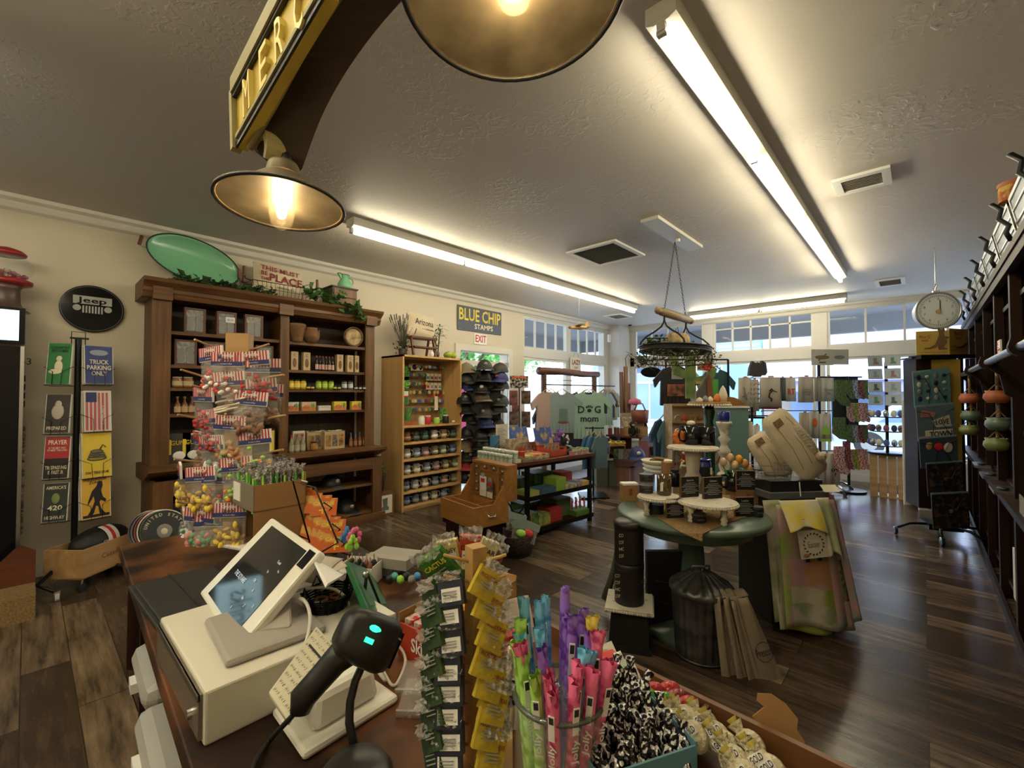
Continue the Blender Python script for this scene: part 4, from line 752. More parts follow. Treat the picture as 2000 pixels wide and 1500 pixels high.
for r in range(6):
    for k_ in range(12):
        x=.34+k_*.053;z=1.87-r*.122
        if x>.64 and r in(1,2):continue
        cn=cols[(k_*5+r*3+(k_*r)%4)%8];lab='%s key ring charm in the %s pegboard row, %s across'%(cn[1],zrow[r],ORD[k_])
        pos=(BX-.36+rnd.uniform(-.0,.05),BY+x,z)
        if cn[1]not in proto:proto[cn[1]]=keyring(*cn[::-1]);q=proto[cn[1]];q.location=pos;q.rotation_euler.z=PI/2;q['label']=lab;q['group']='key rings on the pegboard';q.scale=(1.25,)*3
        else:dup(proto[cn[1]],pos,PI/2,lab,'key rings on the pegboard')
for r,z in((0,1.70),(1,1.57)):
    for k_ in range(4):
        x=.68+k_*.07
        t=thing('magnet_card','carded magnet in the %s row of pale cards, %s from the left'%(['upper','lower'][r],ORD[k_]),'card',(BX-.38,BY+x,z),PI/2,'carded magnets')
        MB().bb((-.03,0,0),(.03,.003,.1),CREAM).build('card',t);MB().box((0,-.004,.04),(.035,.006,.04),rnd.choice([BRL,TEAL,RED,GREY])).build('magnet',t)
for k_ in range(5):souv('%s row of red and brown beads below the magnet cards'%ORD[k_],.68+k_*.05,.36,1.46,lambda m:m.bb((-.018,0,0),(.018,.01,.08),[BRL,RED,ORG,BRL,RED][k_]),'bead strip','bead_strip')
souv('black and white photo print hung near the top of the pegboard',.46,.34,1.83,lambda m:m.bb((-.1,0,0),(.1,.005,.1),CREAM).sph((-.04,-.003,.05),(.04,.004,.04),INK).sph((.06,-.003,.05),(.025,.004,.04),INK),'print','print')
souv('white bottle opener card on the lower right of the pegboard',.77,.3,1.27,lambda m:m.bb((-.03,0,0),(.03,.004,.2),CREAM),'card','card')
souv('green cactus patterned panel in the lower right corner of the pegboard',.9,.3,1.12,lambda m:m.bb((-.06,0,0),(.06,.01,.17),GRP),'panel','panel')
ZB=BH
def spiky(lab,x,pot_r,pot_h,fn,name='potted_plant'):
    t=thing(name,lab,'plant',(BX-.18,BY+x,ZB),PI/2)
    MB().lathe([(pot_r*.8,0),(pot_r,pot_h),(pot_r*.85,pot_h)],col((.06,.05,.04))).build('pot',t);m=MB();fn(m);m.build('foliage',t)
def lav(m):
    LV=mat('lavender_stem',(.10,.12,.06),.7,no=8,c2=(.05,.06,.03));LP=col((.16,.11,.12),.8)
    for _ in range(60):
        a=rnd.uniform(0,6.3);r=rnd.uniform(.02,.17);h=rnd.uniform(.2,.42);e=(r*math.cos(a),r*math.sin(a),.08+h);m.tube([(0,0,.07),(e[0]*.4,e[1]*.4,.08+h*.5),e],.0025,LV,4)
        if rnd.random()<.45:m.tube([e,(e[0]*1.15,e[1]*1.15,e[2]+.07)],.007,LP,5)
    foliage(m,[(rnd.uniform(-.05,.05),rnd.uniform(-.05,.05),.12)for _ in range(6)],.05,LV,12,.04)
spiky('wispy lavender plant in a brown pot at the left on top of the bookcase',.12,.06,.09,lav)
def drac(m):
    for sx,h in((-.02,.28),(.03,.36),(.0,.2)):
        m.tube([(sx,0,.06),(sx*2,0,h)],.008,mat('bark'),6)
        for i in range(26):
            a=rnd.uniform(0,6.3);l=rnd.uniform(.09,.16);e=rnd.uniform(-.1,1.1);d=Vector((math.cos(a),math.sin(a),e)).normalized();p=Vector((sx*2,0,h+rnd.uniform(-.08,.1)));q=p+d*l+Vector((0,0,-.04));s_=Vector((-d.y,d.x,0)).normalized()*.01
            mid=p+d*l*.5;m.add([tuple(p),tuple(mid+s_),tuple(q),tuple(mid-s_)],[(0,1,2,3)],LEAF)
spiky('small dracaena plant in a dark pot on top of the bookcase',.67,.05,.08,drac)
st=thing('step_stool','small dark wooden step stool on top of the bookcase carrying a pillow','stool',(BX-.15,BY+.38,ZB),PI/2)
for s in(-1,1):MB().prism([(-.13,0),(-.1,0),(-.04,.25),(-.07,.25)],.022,CHERRY,M=TR(s*.19-.011 if s>0 else s*.19+.011,0,0)@RZ(PI/2)).prism([(.13,0),(.1,0),(.04,.25),(.07,.25)],.022,CHERRY,M=TR(s*.19,0,0)@RZ(PI/2)).build('leg',st)
MB().bb((-.2,-.09,.24),(.2,.1,.265),CHERRY).bb((-.19,-.14,.11),(.19,-.0,.13),CHERRY).build('step',st)
t=thing('throw_pillow','cream pillow reading Arizona STRONG propped on the little stool','pillow',(BX-.16,BY+.40,ZB+.27),PI/2);t.rotation_euler=(-.15,.09,PI/2)
m=MB();pillow(m,.46,.33,.13,CANV);m.build('cushion',t)
MB().text('Arizona',(.01,-.066,.19),.085,INK,wmax=.3).text('STRONG',(.06,-.06,.105),.022,INK,wmax=.17).build('lettering',t)
t=thing('white_egg','white egg shaped ornament on the front edge of the bookcase top','ornament',(BX-.05,BY+.5,ZB));MB().sph((0,0,.035),(.03,.03,.04),WHITE).build('shell',t)
APP=col((.38,.48,.05),.3)
for i,(x,y)in enumerate(((.78,.04),(.9,.08),(.84,.14))):
    t=thing('green_apple',['left green apple','right green apple','rear green apple'][i]+' on the right end of the bookcase top','apple',(BX-y,BY+x,ZB),0,'green apples')
    MB().lathe([(.0,.012),(.02,0),(.05,.03),(.056,.055),(.04,.085),(.012,.083),(0,.075)],APP,n=14).build('fruit',t);MB().tube([(0,0,.075),(.005,0,.1)],.003,mat('bark'),4).build('stem',t)
t=thing('tin_wall_sign','dark blue embossed wall sign reading BLUE CHIP STAMPS in yellow and white','sign',(-5.37,5.06,2.72),PI/2)
MB().bb((-.5,-.004,-.2),(.5,0,.2),col((.045,.06,.10),.5)).build('plate',t)
MB().tube([(-.49,-.006,-.19),(.49,-.006,-.19),(.49,-.006,.19),(-.49,-.006,.19)],.004,GREY,4,closed=True).build('border',t)
MB().text('BLUE CHIP',(0,-.007,.055),.2,col((.72,.58,.06)),wmax=.94,bold=True).build('yellow_lettering',t);MB().text('STAMPS',(.08,-.007,-.115),.085,CREAM,wmax=.42,bold=True).build('white_lettering',t)
t=thing('exit_sign','small white sign reading EXIT in red above the door','sign',(-5.37,5.07,2.41),PI/2)
MB().bb((-.14,-.004,-.085),(.14,0,.085),WHITE).build('plate',t);MB().text('EXIT',(0,-.006,0),.12,RED,wmax=.24,bold=True).build('lettering',t)
# ---------------------------------------------------------------- hat rack beside the door
hr=thing('hat_rack','black wire spinner rack crowded with caps between bookcase and door','rack',(-4.72,4.52,0),FACE)
MB().cyl((0,0,0),(0,0,1.95),.02,BLKM).build('pole',hr)
MB().cyl((0,0,0),(0,0,.03),.25,BLKM,n=20).build('base',hr)
m=MB()
for r in range(11):
    for a in range(6):m.tube([(0,0,.22+r*.16),(.2*math.cos(a*PI/3+.5),.2*math.sin(a*PI/3+.5),.26+r*.16)],.003,BLKM,3)
m.build('arm',hr);MB().box((0,.02,1.05),(.5,.12,1.6),BLACK).build('shade_fill_panel',hr);hr['group']='spinner racks'  # black slab added inside the rack as shade between the caps
cc=[(BLACK,'black'),(col((.012,.012,.016)),'charcoal'),(col((.22,.17,.11),.8),'tan'),(NAVY,'navy'),(col((.025,.03,.02)),'dark olive'),(BLACK,'black'),(col((.035,.033,.03)),'grey')]
side=['left','middle','right']
for r in range(11):
    for j,dx in enumerate((-.24,0,.22)):
        i=(r*3+j*2)%7;c=cc[i]
        if r==2 and j==2:c=(col((.4,.03,.04)),'red')
        if r==1 and j==0:c=(col((.4,.03,.04)),'red')
        p=hr.matrix_basis@Vector((dx+rnd.uniform(-.04,.04),(-.12 if j==1 else 0)+rnd.uniform(-.05,.05),.26+r*.16+rnd.uniform(-.04,.04)))
        cap('%s cap on the %s side of the hat rack, %s tier from the bottom'%(c[1],side[j],ORD[r]),p,FACE+(j-1)*-.7+rnd.uniform(-.5,.5),c[0],None,rnd.choice([None,None,CREAM,GREY,col((.3,.05,.05))]),s=1.3,group='caps on the spinner rack')
def cardrack(lab,loc,cards):
    t=thing('card_rack',lab,'rack',loc,FACE,'spinner racks');MB().cyl((0,0,0),(0,0,1.72),.012,BLKM).build('pole',t);MB().cyl((0,0,0),(0,0,.02),.18,BLKM,n=20).build('base',t)
    for(x,z,w_,h,c,lb)in cards:
        m=MB();m.bb((-w_/2,0,0),(w_/2,.006,h),c);one(m,'greeting_card',lb,'card',loc=t.matrix_basis@Vector((x,-.05,z)),rz=FACE+(.4 if x<0 else-.4 if x>0 else 0),group='cards on the dark spinner')
    return t
ph=mat('photo_print',(.5,.45,.4),.5,no=25,c2=(.02,.02,.02),lo=.48,hi=.55);ph2=mat('dark_photo_print',(.25,.15,.1),.5,no=14,c2=(.02,.015,.01));ph3=mat('red_photo_print',(.35,.1,.08),.5,no=10,c2=(.03,.03,.02))
cr=cardrack('tall dark card spinner standing right of the door',PD(1014,760,7.3).xy.to_3d(),[(-.0,1.6,.3,.2,ph,'black and white photo card on top of the card spinner'),(-.09,1.32,.15,.24,ph3,'reddish picture card on the left of the card spinner'),(.11,1.34,.16,.22,ph2,'brown portrait card on the right of the card spinner'),(-.09,1.0,.16,.22,ph2,'dark card at the lower left of the card spinner'),(.11,.96,.15,.26,ph2,'dark card at the lower right of the card spinner'),(-.06,1.22,.12,.1,ph3,'small red card in the middle of the card spinner')])
MB().bb((-.12,-.06,1.76),(.12,-.052,1.79),col((.65,.12,.04))).build('header_strip',cr)
t=thing('outdoor_clothes_rail','clothes rail outside the open door','rail',(-6.3,5.6,0),PI/2)
MB().cyl((-.5,0,1.75),(.9,0,1.75),.015,STEEL).cyl((-.5,0,0),(-.5,0,1.75),.015,STEEL).cyl((.9,0,0),(.9,0,1.75),.015,STEEL).build('frame',t)
def shirt(name,lab,loc,rz,c,w_=.5,h=.68,sleeve=.17,group=None,design=None,hang=True,cat='shirt',open_=.05,tilt=0):
    t=thing(name,lab,cat,loc,rz,group)
    hw=w_/2;d=.045
    out=[(-hw,-h),(hw,-h),(hw*.96,-.18),(hw+sleeve*.75,-.3),(hw+sleeve,-.19),(hw*.82,-.035),(w_*.17,0),(w_*.1,-.045),(-w_*.1,-.045),(-w_*.17,0),(-hw*.82,-.035),(-hw-sleeve,-.19),(-hw-sleeve*.75,-.3),(-hw*.96,-.18)]
    if sleeve<=0:out=[(-hw,-h),(hw,-h),(hw*.8,-.24),(hw*.5,-.12),(w_*.24,0),(w_*.16,0),(w_*.1,-.14),(-w_*.1,-.14),(-w_*.16,0),(-w_*.24,0),(-hw*.5,-.12),(-hw*.8,-.24)]
    MB().prism(out,d,c,M=TR(0,-d/2,0)).build('garment',t,bev=.012)
    m=MB()
    for i in range(7):
        x=-hw*.8+i*hw*.27;m.tube([(x,-d/2+.006,-h+.01),(x*.96,-d/2+.004,-h*.65),(x*.9,-d/2+.014,-h*.42)],[.009,.007,.001],c,6)
    m.build('fold',t)
    if hang:MB().tube([(-w_*.33,0,-.035),(0,0,.05),(w_*.33,0,-.035)],.009,CRATE,5).tube([(0,0,.05),(0,0,.09),(.018,0,.11),(0,0,.13)],.0025,STEEL,4).build('hanger',t)
    if design:m=MB();design(m,-d/2-.011);m.build('print',t)
    return t
star=lambda m,y:[m.bb((-.1,y,-.2),(.1,y+.002,-.05),NAVY),m.text('*',(0,y-.002,-.13),.08,WHITE)]
for i,(x,c,lab)in enumerate(((-.3,PINK,'pink dress'),(-.05,col((.3,.35,.42)),'grey blue shirt'),(.15,NAVY,'navy shirt'),(.35,col((.5,.05,.2)),'crimson top'),(.6,col((.45,.45,.6)),'lavender shirt'))):
    shirt('hanging_shirt',lab+' hanging outside the open door',t.matrix_basis@Vector((x,0,1.64)),PI/2-.7,c,.4,.8 if i!=3 else 1.1,.1,'clothes outside the door',star if i==3 else None)
# ---------------------------------------------------------------- gift cart
ct=thing('display_cart','black metal cart with a dark wood top and two open shelves of toys','cart',(-3.03,3.28,0),math.radians(84))
CL_,CD=1.32,.66
MB().bb((0,0,.76),(CL_,CD,.8),CHERRY).build('top',ct,bev=.004)
for x in(.25,CL_-.05):
    for y in(.03,CD-.04):MB().bb((x-.02,y-.02,0),(x+.02,y+.02,.76),BLKM).build('leg',ct)
for z in(.06,.40):MB().bb((.2,0,z),(CL_-.02,CD,z+.03),DARKWH).bb((.2,-.005,z-.01),(CL_-.02,0,z+.035),BLKM).build('shelf',ct)
MB().tube([(.23,.03,.35),(.23,CD*.5,.05)],.008,BLKM).tube([(.23,.03,.05),(.23,CD*.5,.35)],.008,BLKM).build('cross_brace',ct)
MB().bb((.02,.02,.73),(CL_-.02,CD-.02,.76),BLKM).build('rail',ct)
def CP(x,y,z):return ct.matrix_basis@Vector((x,y,z))
CR=math.radians(84)
def put(name,cat,lab,x,y,z,d,c,dr=0,group=None,fn=None,part='carton'):
    t=thing(name,lab,cat,CP(x,y,z),CR+dr,group);MB().bb((-d[0]/2,-d[1]/2,0),(d[0]/2,d[1]/2,d[2]),c).build(part,t)
    if fn:m=MB();fn(m,d);m.build('printed_label',t)
    return t
PRT=mat('colour_print',(.7,.45,.1),.5,no=9,c2=(.06,.12,.4),lo=.45,hi=.55);PRT2=mat('pastel_print',(.65,.58,.48),.6,no=16,c2=(.35,.3,.15),lo=.45,hi=.6);PRT3=mat('dino_print',(.12,.25,.06),.5,no=12,c2=(.02,.03,.02));REDC=col((.55,.09,.05))
TINB=mat('tin_label_mint',(.55,.6,.5),.4,no=30,c2=(.15,.28,.18),lo=.4,hi=.5)
for r in range(2):
    for i in range(9):
        t=thing('small_tin','pale mint printed tin, %s in the %s row at the cart end'%(ORD[i],['front','back'][r]),'tin',CP(.04+r*.075,.06+i*.063,.80+r*.035),CR-PI/2,'little printed tins')
        MB().cyl((0,0,0),(0,0,.065),.028,TINB,n=12).build('body',t);MB().cyl((0,0,.065),(0,0,.08),.029,WHITE,n=12).build('lid',t)
one(MB().bb((0,0,0),(.075,.6,.034),CREAM),'display_riser','cream riser board under the back row of tins','riser',loc=CP(.08,.02,.80),rz=CR)
for i in range(5):put('red_box','box','%s small red tipped box behind the little tins'%ORD[i],.22,.08+i*.06,.8,(.05,.04,.1),[RED,BRL][i%2],PI/2,'small red tipped boxes')
def tray_box(lab,x,y,z,w_,d,h,c,lid,dr,items=None):
    t=thing('display_box',lab,'box',CP(x,y,z),CR+dr)
    MB().bb((-w_/2,-d/2,0),(w_/2,d/2,.01),c).build('bottom',t)
    for a,b in(((-w_/2,-d/2,0),(w_/2,-d/2+.006,h*.6)),((-w_/2,d/2-.006,0),(w_/2,d/2,h)),((-w_/2,-d/2,0),(-w_/2+.006,d/2,h*.8)),((w_/2-.006,-d/2,0),(w_/2,d/2,h*.8))):MB().bb(a,b,c).build('side',t)
    if lid:MB(RX(-.25)).bb((-w_/2,0,0),(w_/2,.006,lid),PRT).build('header_card',t).location=(0,d/2,h)
    return t
t=tray_box('cream flat box with coloured wafers at the near end of the cart',.38,.16,.8,.42,.26,.07,PRT2,0,.05)
for i in range(8):one(MB().bb((-.02,-.09,0),(.02,.09,.03),[RED,YEL,CREAM,LIME,ORG,PINK,YEL,RED][i]),'candy_wafer','%s coloured wafer in the cream flat box'%ORD[i],'candy',loc=t.matrix_basis@Vector((-.17+i*.048,0,.02)),rz=CR+.05,group='coloured wafers')
put('picture_card','card','cream floral display card standing behind the wafer box',.45,.42,.8,(.34,.02,.2),PRT2,.1,part='card')
put('notice_card','card','tall white notice card with small print standing on the cart',.32,.52,.8,(.2,.01,.36),CREAM,.15,part='card',fn=lambda m,d:[m.bb((-.08,-.007,.04+i*.016),(.07-.03*(i%3),-.006,.045+i*.016),GREY)for i in range(18)])
put('blue_box','box','tall blue box with a yellow lattice behind the notice card',.2,.5,.8,(.14,.05,.24),col((.04,.15,.3)),.4,fn=lambda m,d:[m.tube([(-.06,-.027,.02+i*.06),(.06,-.027,.08+i*.06)],.002,YEL,4)for i in range(3)])
for x,y,w_,dr,lab in((.62,.42,.3,.08,'open orange display box with a bright picture header, rear one'),(.78,.18,.3,.08,'open orange display box with twin picture cards, front one')):
    t=tray_box(lab,x,y,.8,w_,.2,.12,REDC,.2,dr)
    for i in range(4):one(MB().bb((-.03,-.004,0),(.03,.004,.13),PRT),'picture_packet','%s picture packet inside the %s orange box'%(ORD[i],'rear' if y>.3 else 'front'),'packet',loc=t.matrix_basis@Vector((-.1+i*.066,.0,.012)),rz=CR,group='picture packets')
def plush(lab,x,y,z,c,c2,s=1,sprawl=0):
    t=thing('plush_toy',lab,'plush toy',CP(x,y,z),CR+rnd.uniform(-.4,.4),'plush toys on the cart');t.scale=(s,)*3;F_=mat('plush_'+str(round(c[0],2))+str(round(c[2],2)),c,.95,bu=(120,.8));G_=col(c2,.9)
    MB().sph((0,0,.05),(.05,.045,.055),F_).build('body',t);MB().sph((0,-.02,.13),(.045,.042,.04),F_).build('head',t)
    MB().sph((0,-.058,.12),(.02,.012,.014),G_).build('muzzle',t)
    for s_ in(-1,1):
        MB().sph((s_*.035,-.01,.168),(.016,.01,.018),F_).build('ear',t);MB().sph((s_*.05,-.03,.06),(.016,.03,.016),F_).build('arm',t);MB().sph((s_*.035,-.06,.02),(.018,.035,.018),F_).build('leg',t);MB().sph((s_*.016,-.058,.138),.005,INK,6,4).build('eye',t)
for i,(x,y,c,c2,nm)in enumerate(((.82,.44,(.55,.3,.3),(.6,.5,.4),'pink'),(.92,.5,(.5,.32,.3),(.2,.2,.3),'rosy'),(1.0,.44,(.36,.28,.5),(.7,.6,.6),'lilac'),(1.08,.52,(.3,.25,.45),(.7,.7,.7),'mauve'),(1.16,.42,(.28,.12,.5),(.6,.5,.3),'purple'),(.98,.2,(.03,.03,.03),(.7,.7,.7),'black and white'),(1.06,.24,(.6,.6,.6),(.05,.05,.05),'white'))):
    plush('%s plush toy, %s along the back of the cart top'%(nm,ORD[i]),x,y,.8+(.06 if i<5 else 0),c,c2,1.15)
one(MB().bb((0,0,0),(.5,.24,.06),CRATE),'toy_crate','shallow wooden crate under the plush toys','crate',loc=CP(.76,.38,.8),rz=CR)
for i in range(4):put('soap_box','box','%s pale green striped packet at the far end of the cart top'%ORD[i],1.1+i*.05,.12,.8+.0*i,(.045,.16,.05+.01*(i%2)),mat('striped_green',(.5,.52,.4),.6,no=20,c2=(.15,.25,.1),lo=.45,hi=.5),0,'green striped packets')
for i in range(6):put('small_box','box','%s pinkish small box at the front edge of the cart top'%ORD[i],.98+i*.05,.05,.8,(.045,.05,.045),[col((.5,.25,.25)),PRT2][i%2],0,'small boxes on the cart edge')
for i,(x,y,w_,d,h,c,lab)in enumerate(((.36,.12,.2,.2,.05,col((.35,.38,.1)),'low olive box at the near end of the middle shelf'),(.55,.1,.26,.16,.06,col((.05,.12,.2)),'long blue lidded box on the middle shelf'),(.76,.12,.16,.2,.14,col((.25,.4,.05)),'lime green open box on the middle shelf'),(.93,.12,.2,.2,.05,PRT2,'flat white printed box on the middle shelf'),(1.13,.1,.24,.16,.05,PRT,'flat orange lettered box on the middle shelf'),(1.12,.36,.2,.2,.13,col((.4,.04,.04)),'red and white box at the back of the middle shelf'),(.4,.42,.24,.24,.14,PRT3,'dark green box at the back of the middle shelf'),(.78,.42,.3,.22,.16,PRT3,'dinosaur printed box at the back of the middle shelf'))):
    put('toy_box','box',lab,x,y,.43,(w_,d,h),c)
for i,(x,y,w_,d,h,c,lab)in enumerate(((.33,.14,.16,.22,.16,PRT3,'green animal box at the near end of the bottom shelf'),(.52,.12,.18,.16,.12,mat('yellow_toy_print',(.5,.4,.1),.5,no=12,c2=(.1,.2,.05)),'yellow and green toy box on the bottom shelf'),(.72,.16,.2,.2,.14,col((.4,.03,.03)),'dark red toy box on the bottom shelf'),(.95,.3,.24,.3,.2,col((.1,.16,.05)),'tall green display box on the bottom shelf'),(1.15,.1,.26,.16,.06,col((.12,.25,.05)),'low green tray of figures on the bottom shelf'),(.6,.42,.3,.2,.18,PRT3,'dark printed box at the back of the bottom shelf'))):
    put('toy_box','box',lab,x,y,.09,(w_,d,h),c)
for i in range(7):one(MB().tube([(0,0,0),(0,0,.1)],.009,RED,6).sph((0,0,.11),.014,CREAM,6,5).tube([(-.02,0,.05),(.02,0,.09)],.005,RED,4),'toy_figure','%s small red toy figure in the green tray'%ORD[i],'toy',loc=CP(1.04+i*.036,.1+(i%2)*.04,.155),rz=CR,group='red toy figures')
for i in range(3):one(MB().tube([(.03*math.cos(a*PI/10),0,.09+.07*math.sin(a*PI/10))for a in range(20)],.007,[BRL,CREAM,ORG][i],5,closed=True),'ring_toy','%s oval ring toy leaning on the near cart leg'%['brown','cream','orange'][i],'toy',loc=CP(.16+i*.06,.03,.09+.0),rz=CR,group='ring toys')
# ---------------------------------------------------------------- honey wood display chest on its dark stand
ch=thing('display_chest','open honey coloured wooden chest with a compartment lid full of trinkets','chest',(-3.06,2.42,.45),math.radians(-8))
OK_=OAKB
for a,b in(((0,0,0),(.5,.015,.165)),((0,.33,0),(.5,.345,.165)),((0,.015,0),(.015,.33,.165)),((.485,.015,0),(.5,.33,.165))):MB().bb(a,b,OK_).build('side_board',ch)
MB().bb((.01,.01,0),(.49,.34,.012),OK_).build('bottom_board',ch);MB().bb((.015,.11,.09),(.485,.12,.155),OK_).bb((.35,.12,.09),(.36,.33,.155),OK_).build('divider',ch)
MB().tube([(.503,.13,.1),(.515,.14,.075),(.515,.2,.075),(.503,.21,.1)],.006,CHROME).build('handle',ch)
for s in(.0,.485):MB().prism([(.2,.165),(.345,.165),(.345,.42),(.31,.42),(.30,.3)],.015,OK_,M=TR(s+.015,0,0)@RZ(PI/2)).build('lid_cheek',ch)
lid=MB().bb((0,.35,.165),(.5,.44,.46),OK_).bb((0,.33,.15),(.5,.35,.18),OK_).bb((0,.33,.44),(.5,.36,.46),OK_).build('lid',ch)
m=MB()
for x in(.0,.11,.38,.485):m.bb((x,.33,.18),(x+.012,.35,.45),OK_)
for z in(.24,.31,.38):m.bb((.012,.335,z),(.11,.35,z+.008),OK_).bb((.39,.335,z),(.485,.35,z+.008),OK_)
m.bb((.12,.335,.38),(.38,.35,.388),OK_).bb((.25,.335,.388),(.258,.35,.44),OK_)
m.build('lid_grid',ch)
k_=0
for x in(.06,.435,.185,.315):
    for z in((.2,.265,.33,.4)if x in(.06,.435)else(.41,)):
        k_+=1;one(MB().sph((0,0,0),(.022,.008,.02),DKF).sph((.006,-.006,.006),.006,CREAM,6,4),'trinket','small beaded trinket in the %s cell of the chest lid'%ORD[k_-1],'trinket',loc=ch.matrix_basis@Vector((x,.335,z)),rz=ch.rotation_euler.z,group='trinkets in the chest lid')
for x,w_,h,lab in((.19,.09,.17,'white hang tag card with red print leaning in the chest lid'),(.29,.08,.14,'dark and white hang tag card leaning in the chest lid')):
    one(MB().bb((-w_/2,0,0),(w_/2,.006,h),WHITE if x<.2 else DKF).bb((-w_*.25,-.004,h),(w_*.25,.004,h+.03),FILM2).bb((-w_*.3,-.003,h*.7),(w_*.3,-.001,h*.9),RED).bb((-w_/2,-.002,0),(w_/2,0,h*.35),CREAM),'tag_card',lab,'card',loc=ch.matrix_basis@Vector((x,.31,.165)),rz=ch.rotation_euler.z)
for i,(x,y,c)in enumerate(((.22,.22,NAVY),(.27,.2,BLACK),(.17,.2,BRL))):one(MB().sph((0,0,.02),(.05,.035,.02),c),'small_pouch',['navy','black','brown'][i]+' soft pouch lying inside the honey wood chest','pouch',loc=ch.matrix_basis@Vector((x,y,.012)),rz=.5*i,group='pouches in the chest')
one(MB().bb((.04,.03,0),(.46,.32,.45),DARKW).bb((.02,.01,.41),(.48,.34,.448),DARKW),'wooden_stand','dark wooden stand under the honey wood chest','stand',loc=(-3.06,2.42,0),rz=math.radians(-8))
bp=PZ(1003,1090,0);t=thing('round_basket','dark round basket on the floor filled with carded toys','basket',(bp.x-.05,bp.y+.1,0),FACE)
MB().lathe([(.13,0),(.17,.1),(.18,.2),(.165,.2),(.15,.05),(0,.03)],mat('dark_wicker',(.06,.035,.025),.8,no=50,c2=(.02,.01,.01),bu=(80,1)),n=24).build('bowl',t)
def tcard(lab,x,y,z,rx,ry,c,blob):
    q=thing('toy_card',lab,'card',t.matrix_basis@Vector((x,y,z)));q.rotation_euler=(rx,ry,FACE)
    MB().bb((-.09,0,0),(.09,.003,.07),c).bb((-.08,-.002,-.12),(.08,.002,0),FILM).build('card',q);MB().sph((0,-.02,-.05),(.05,.02,.035),blob).build('toy',q)
tcard('grey green toy card with a yellow toy in the dark basket',.0,.05,.30,-.7,.3,col((.15,.2,.17)),YEL);tcard('grey green toy card with a green toy in the dark basket',.04,-.08,.26,-.6,.15,col((.15,.2,.17)),LIME);tcard('toy card with a bright red toy in the dark basket',.12,-.06,.25,-.6,.4,col((.15,.2,.17)),RED)
# ---------------------------------------------------------------- log clothes rack by the side window
LOG=wood('dark_log',(.14,.05,.03),(.06,.02,.012),1,3);LOGV=wood('dark_log_upright',(.13,.05,.03),(.05,.018,.01),2,3)
lr=thing('log_clothes_rack','dark log clothes rack by the side window','clothes rack',(-4.6,5.7,0),PI/2)
MB().tube([(-.05,0,1.88),(.6,0,1.895),(1.2,0,1.87),(1.75,0,1.88)],[.065,.06,.06,.055],wood('dark_log_bar',(.16,.06,.04),(.07,.025,.015),0,3),12).build('top_log',lr)
for x in(.08,1.62):MB().cyl((x,0,0),(x,0,1.84),.05,LOGV,n=10).build('upright_log',lr)
MB().cyl((.05,-.05,1.66),(2.3,-.05,1.66),.012,BLKM).tube([(.1,0,1.75),(.1,.15,1.75),(1.6,.15,1.75),(1.6,0,1.75)],.006,BLKM,4).build('hanging_bar',lr)
MB().bb((.0,-.25,0),(1.7,.25,.05),LOG).build('base',lr)
def LP(x,y,z):return lr.matrix_basis@Vector((x,y,z))
MINT=col((.30,.45,.38),.9);BLUSH=col((.42,.28,.24),.9);CHAR=col((.05,.05,.06),.9);SAGE=col((.24,.32,.32),.9);MAR=col((.16,.02,.03),.9);TAUPE=col((.3,.26,.2),.9)
def dog(m,y):
    m.text('D',(-.14,y,-.3),.12,INK,bold=True).text('G',(.14,y,-.3),.12,INK,bold=True).text('mom',(0,y,-.45),.075,INK,wmax=.3,bold=True)
    m.sph((0,y,-.31),(.035,.003,.03),INK)
    for i in range(4):m.sph((-.045+i*.03,y,-.255+(.014 if i in(1,2)else 0)),(.013,.003,.02),INK,8,5)
def booth(m,y):m.bb((-.06,y,-.5),(.08,y+.002,-.28),col((.12,.2,.16))).sph((.01,y,-.5),(.09,.003,.02),BRL).text('WEST',(0,y-.001,-.25),.04,GREY)
sh=[(.10,-.05,'pale blush shirt at the near end of the log rack',BLUSH,PI/2-.1,None,.46,.8),(.2,-.06,'taupe shirt hanging behind the blush one',TAUPE,PI/2-.1,None,.46,.75),(.32,-.2,'faded teal shirt with a small booth picture facing the room',SAGE,FACE+.1,booth,.42,.68),(.66,-.5,'mint shirt reading DOG MOM facing the room',MINT,FACE+.05,dog,.52,.78),(1.05,-.08,'charcoal shirt hanging right of the mint dog shirt',CHAR,FACE+.3,None,.46,.7),(1.22,-.08,'black shirt with a dark neck hanging on the log rack',BLACK,FACE+.4,None,.46,.72),(1.4,-.08,'dark maroon shirt hanging low on the log rack',MAR,FACE+.4,None,.44,.9),(1.62,-.2,'pale mint tank top with a dark panel near the corner',MINT,FACE+.05,lambda m,y:m.bb((-.06,y,-.4),(.06,y+.002,-.16),INK),.36,.62)]
for x,y,lab,c,rz,des,w_,h in sh:shirt('hanging_shirt',lab,LP(x,y,1.54),rz,c,w_,h,.14 if 'tank' not in lab else 0,'shirts on the log rack',des)
for i in range(5):shirt('hanging_shirt','%s small grey blue garment on the far end of the bar'%ORD[i],LP(1.82+i*.09,-.08,1.54),FACE+.5,[SAGE,col((.3,.34,.36)),CHAR,col((.3,.24,.1)),SAGE][i],.3,.5+.05*(i%2),.08,'small garments at the bar end')
for i,(x,c)in enumerate(((.15,CHAR),(.3,CHAR),(.55,MAR),(.95,CHAR),(1.3,MAR))):shirt('hanging_shirt','%s dark folded shirt low behind the front ones'%ORD[i],LP(x,.05,1.3),FACE+.6,c,.36,.8,.06,'dark shirts low on the log rack')
q=PX(1125,711,XW+.05);t=thing('window_sign','small cream sign with red letters hanging in the side window','sign',q,PI/2+.0)
MB().bb((-.18,0,-.14),(.18,.02,.14),CREAM).build('plate',t);MB().text('LAZY',(0,-.003,.03),.1,MR,wmax=.3,bold=True).text('DAY',(0,-.003,-.08),.05,MR,bold=True).build('lettering',t)
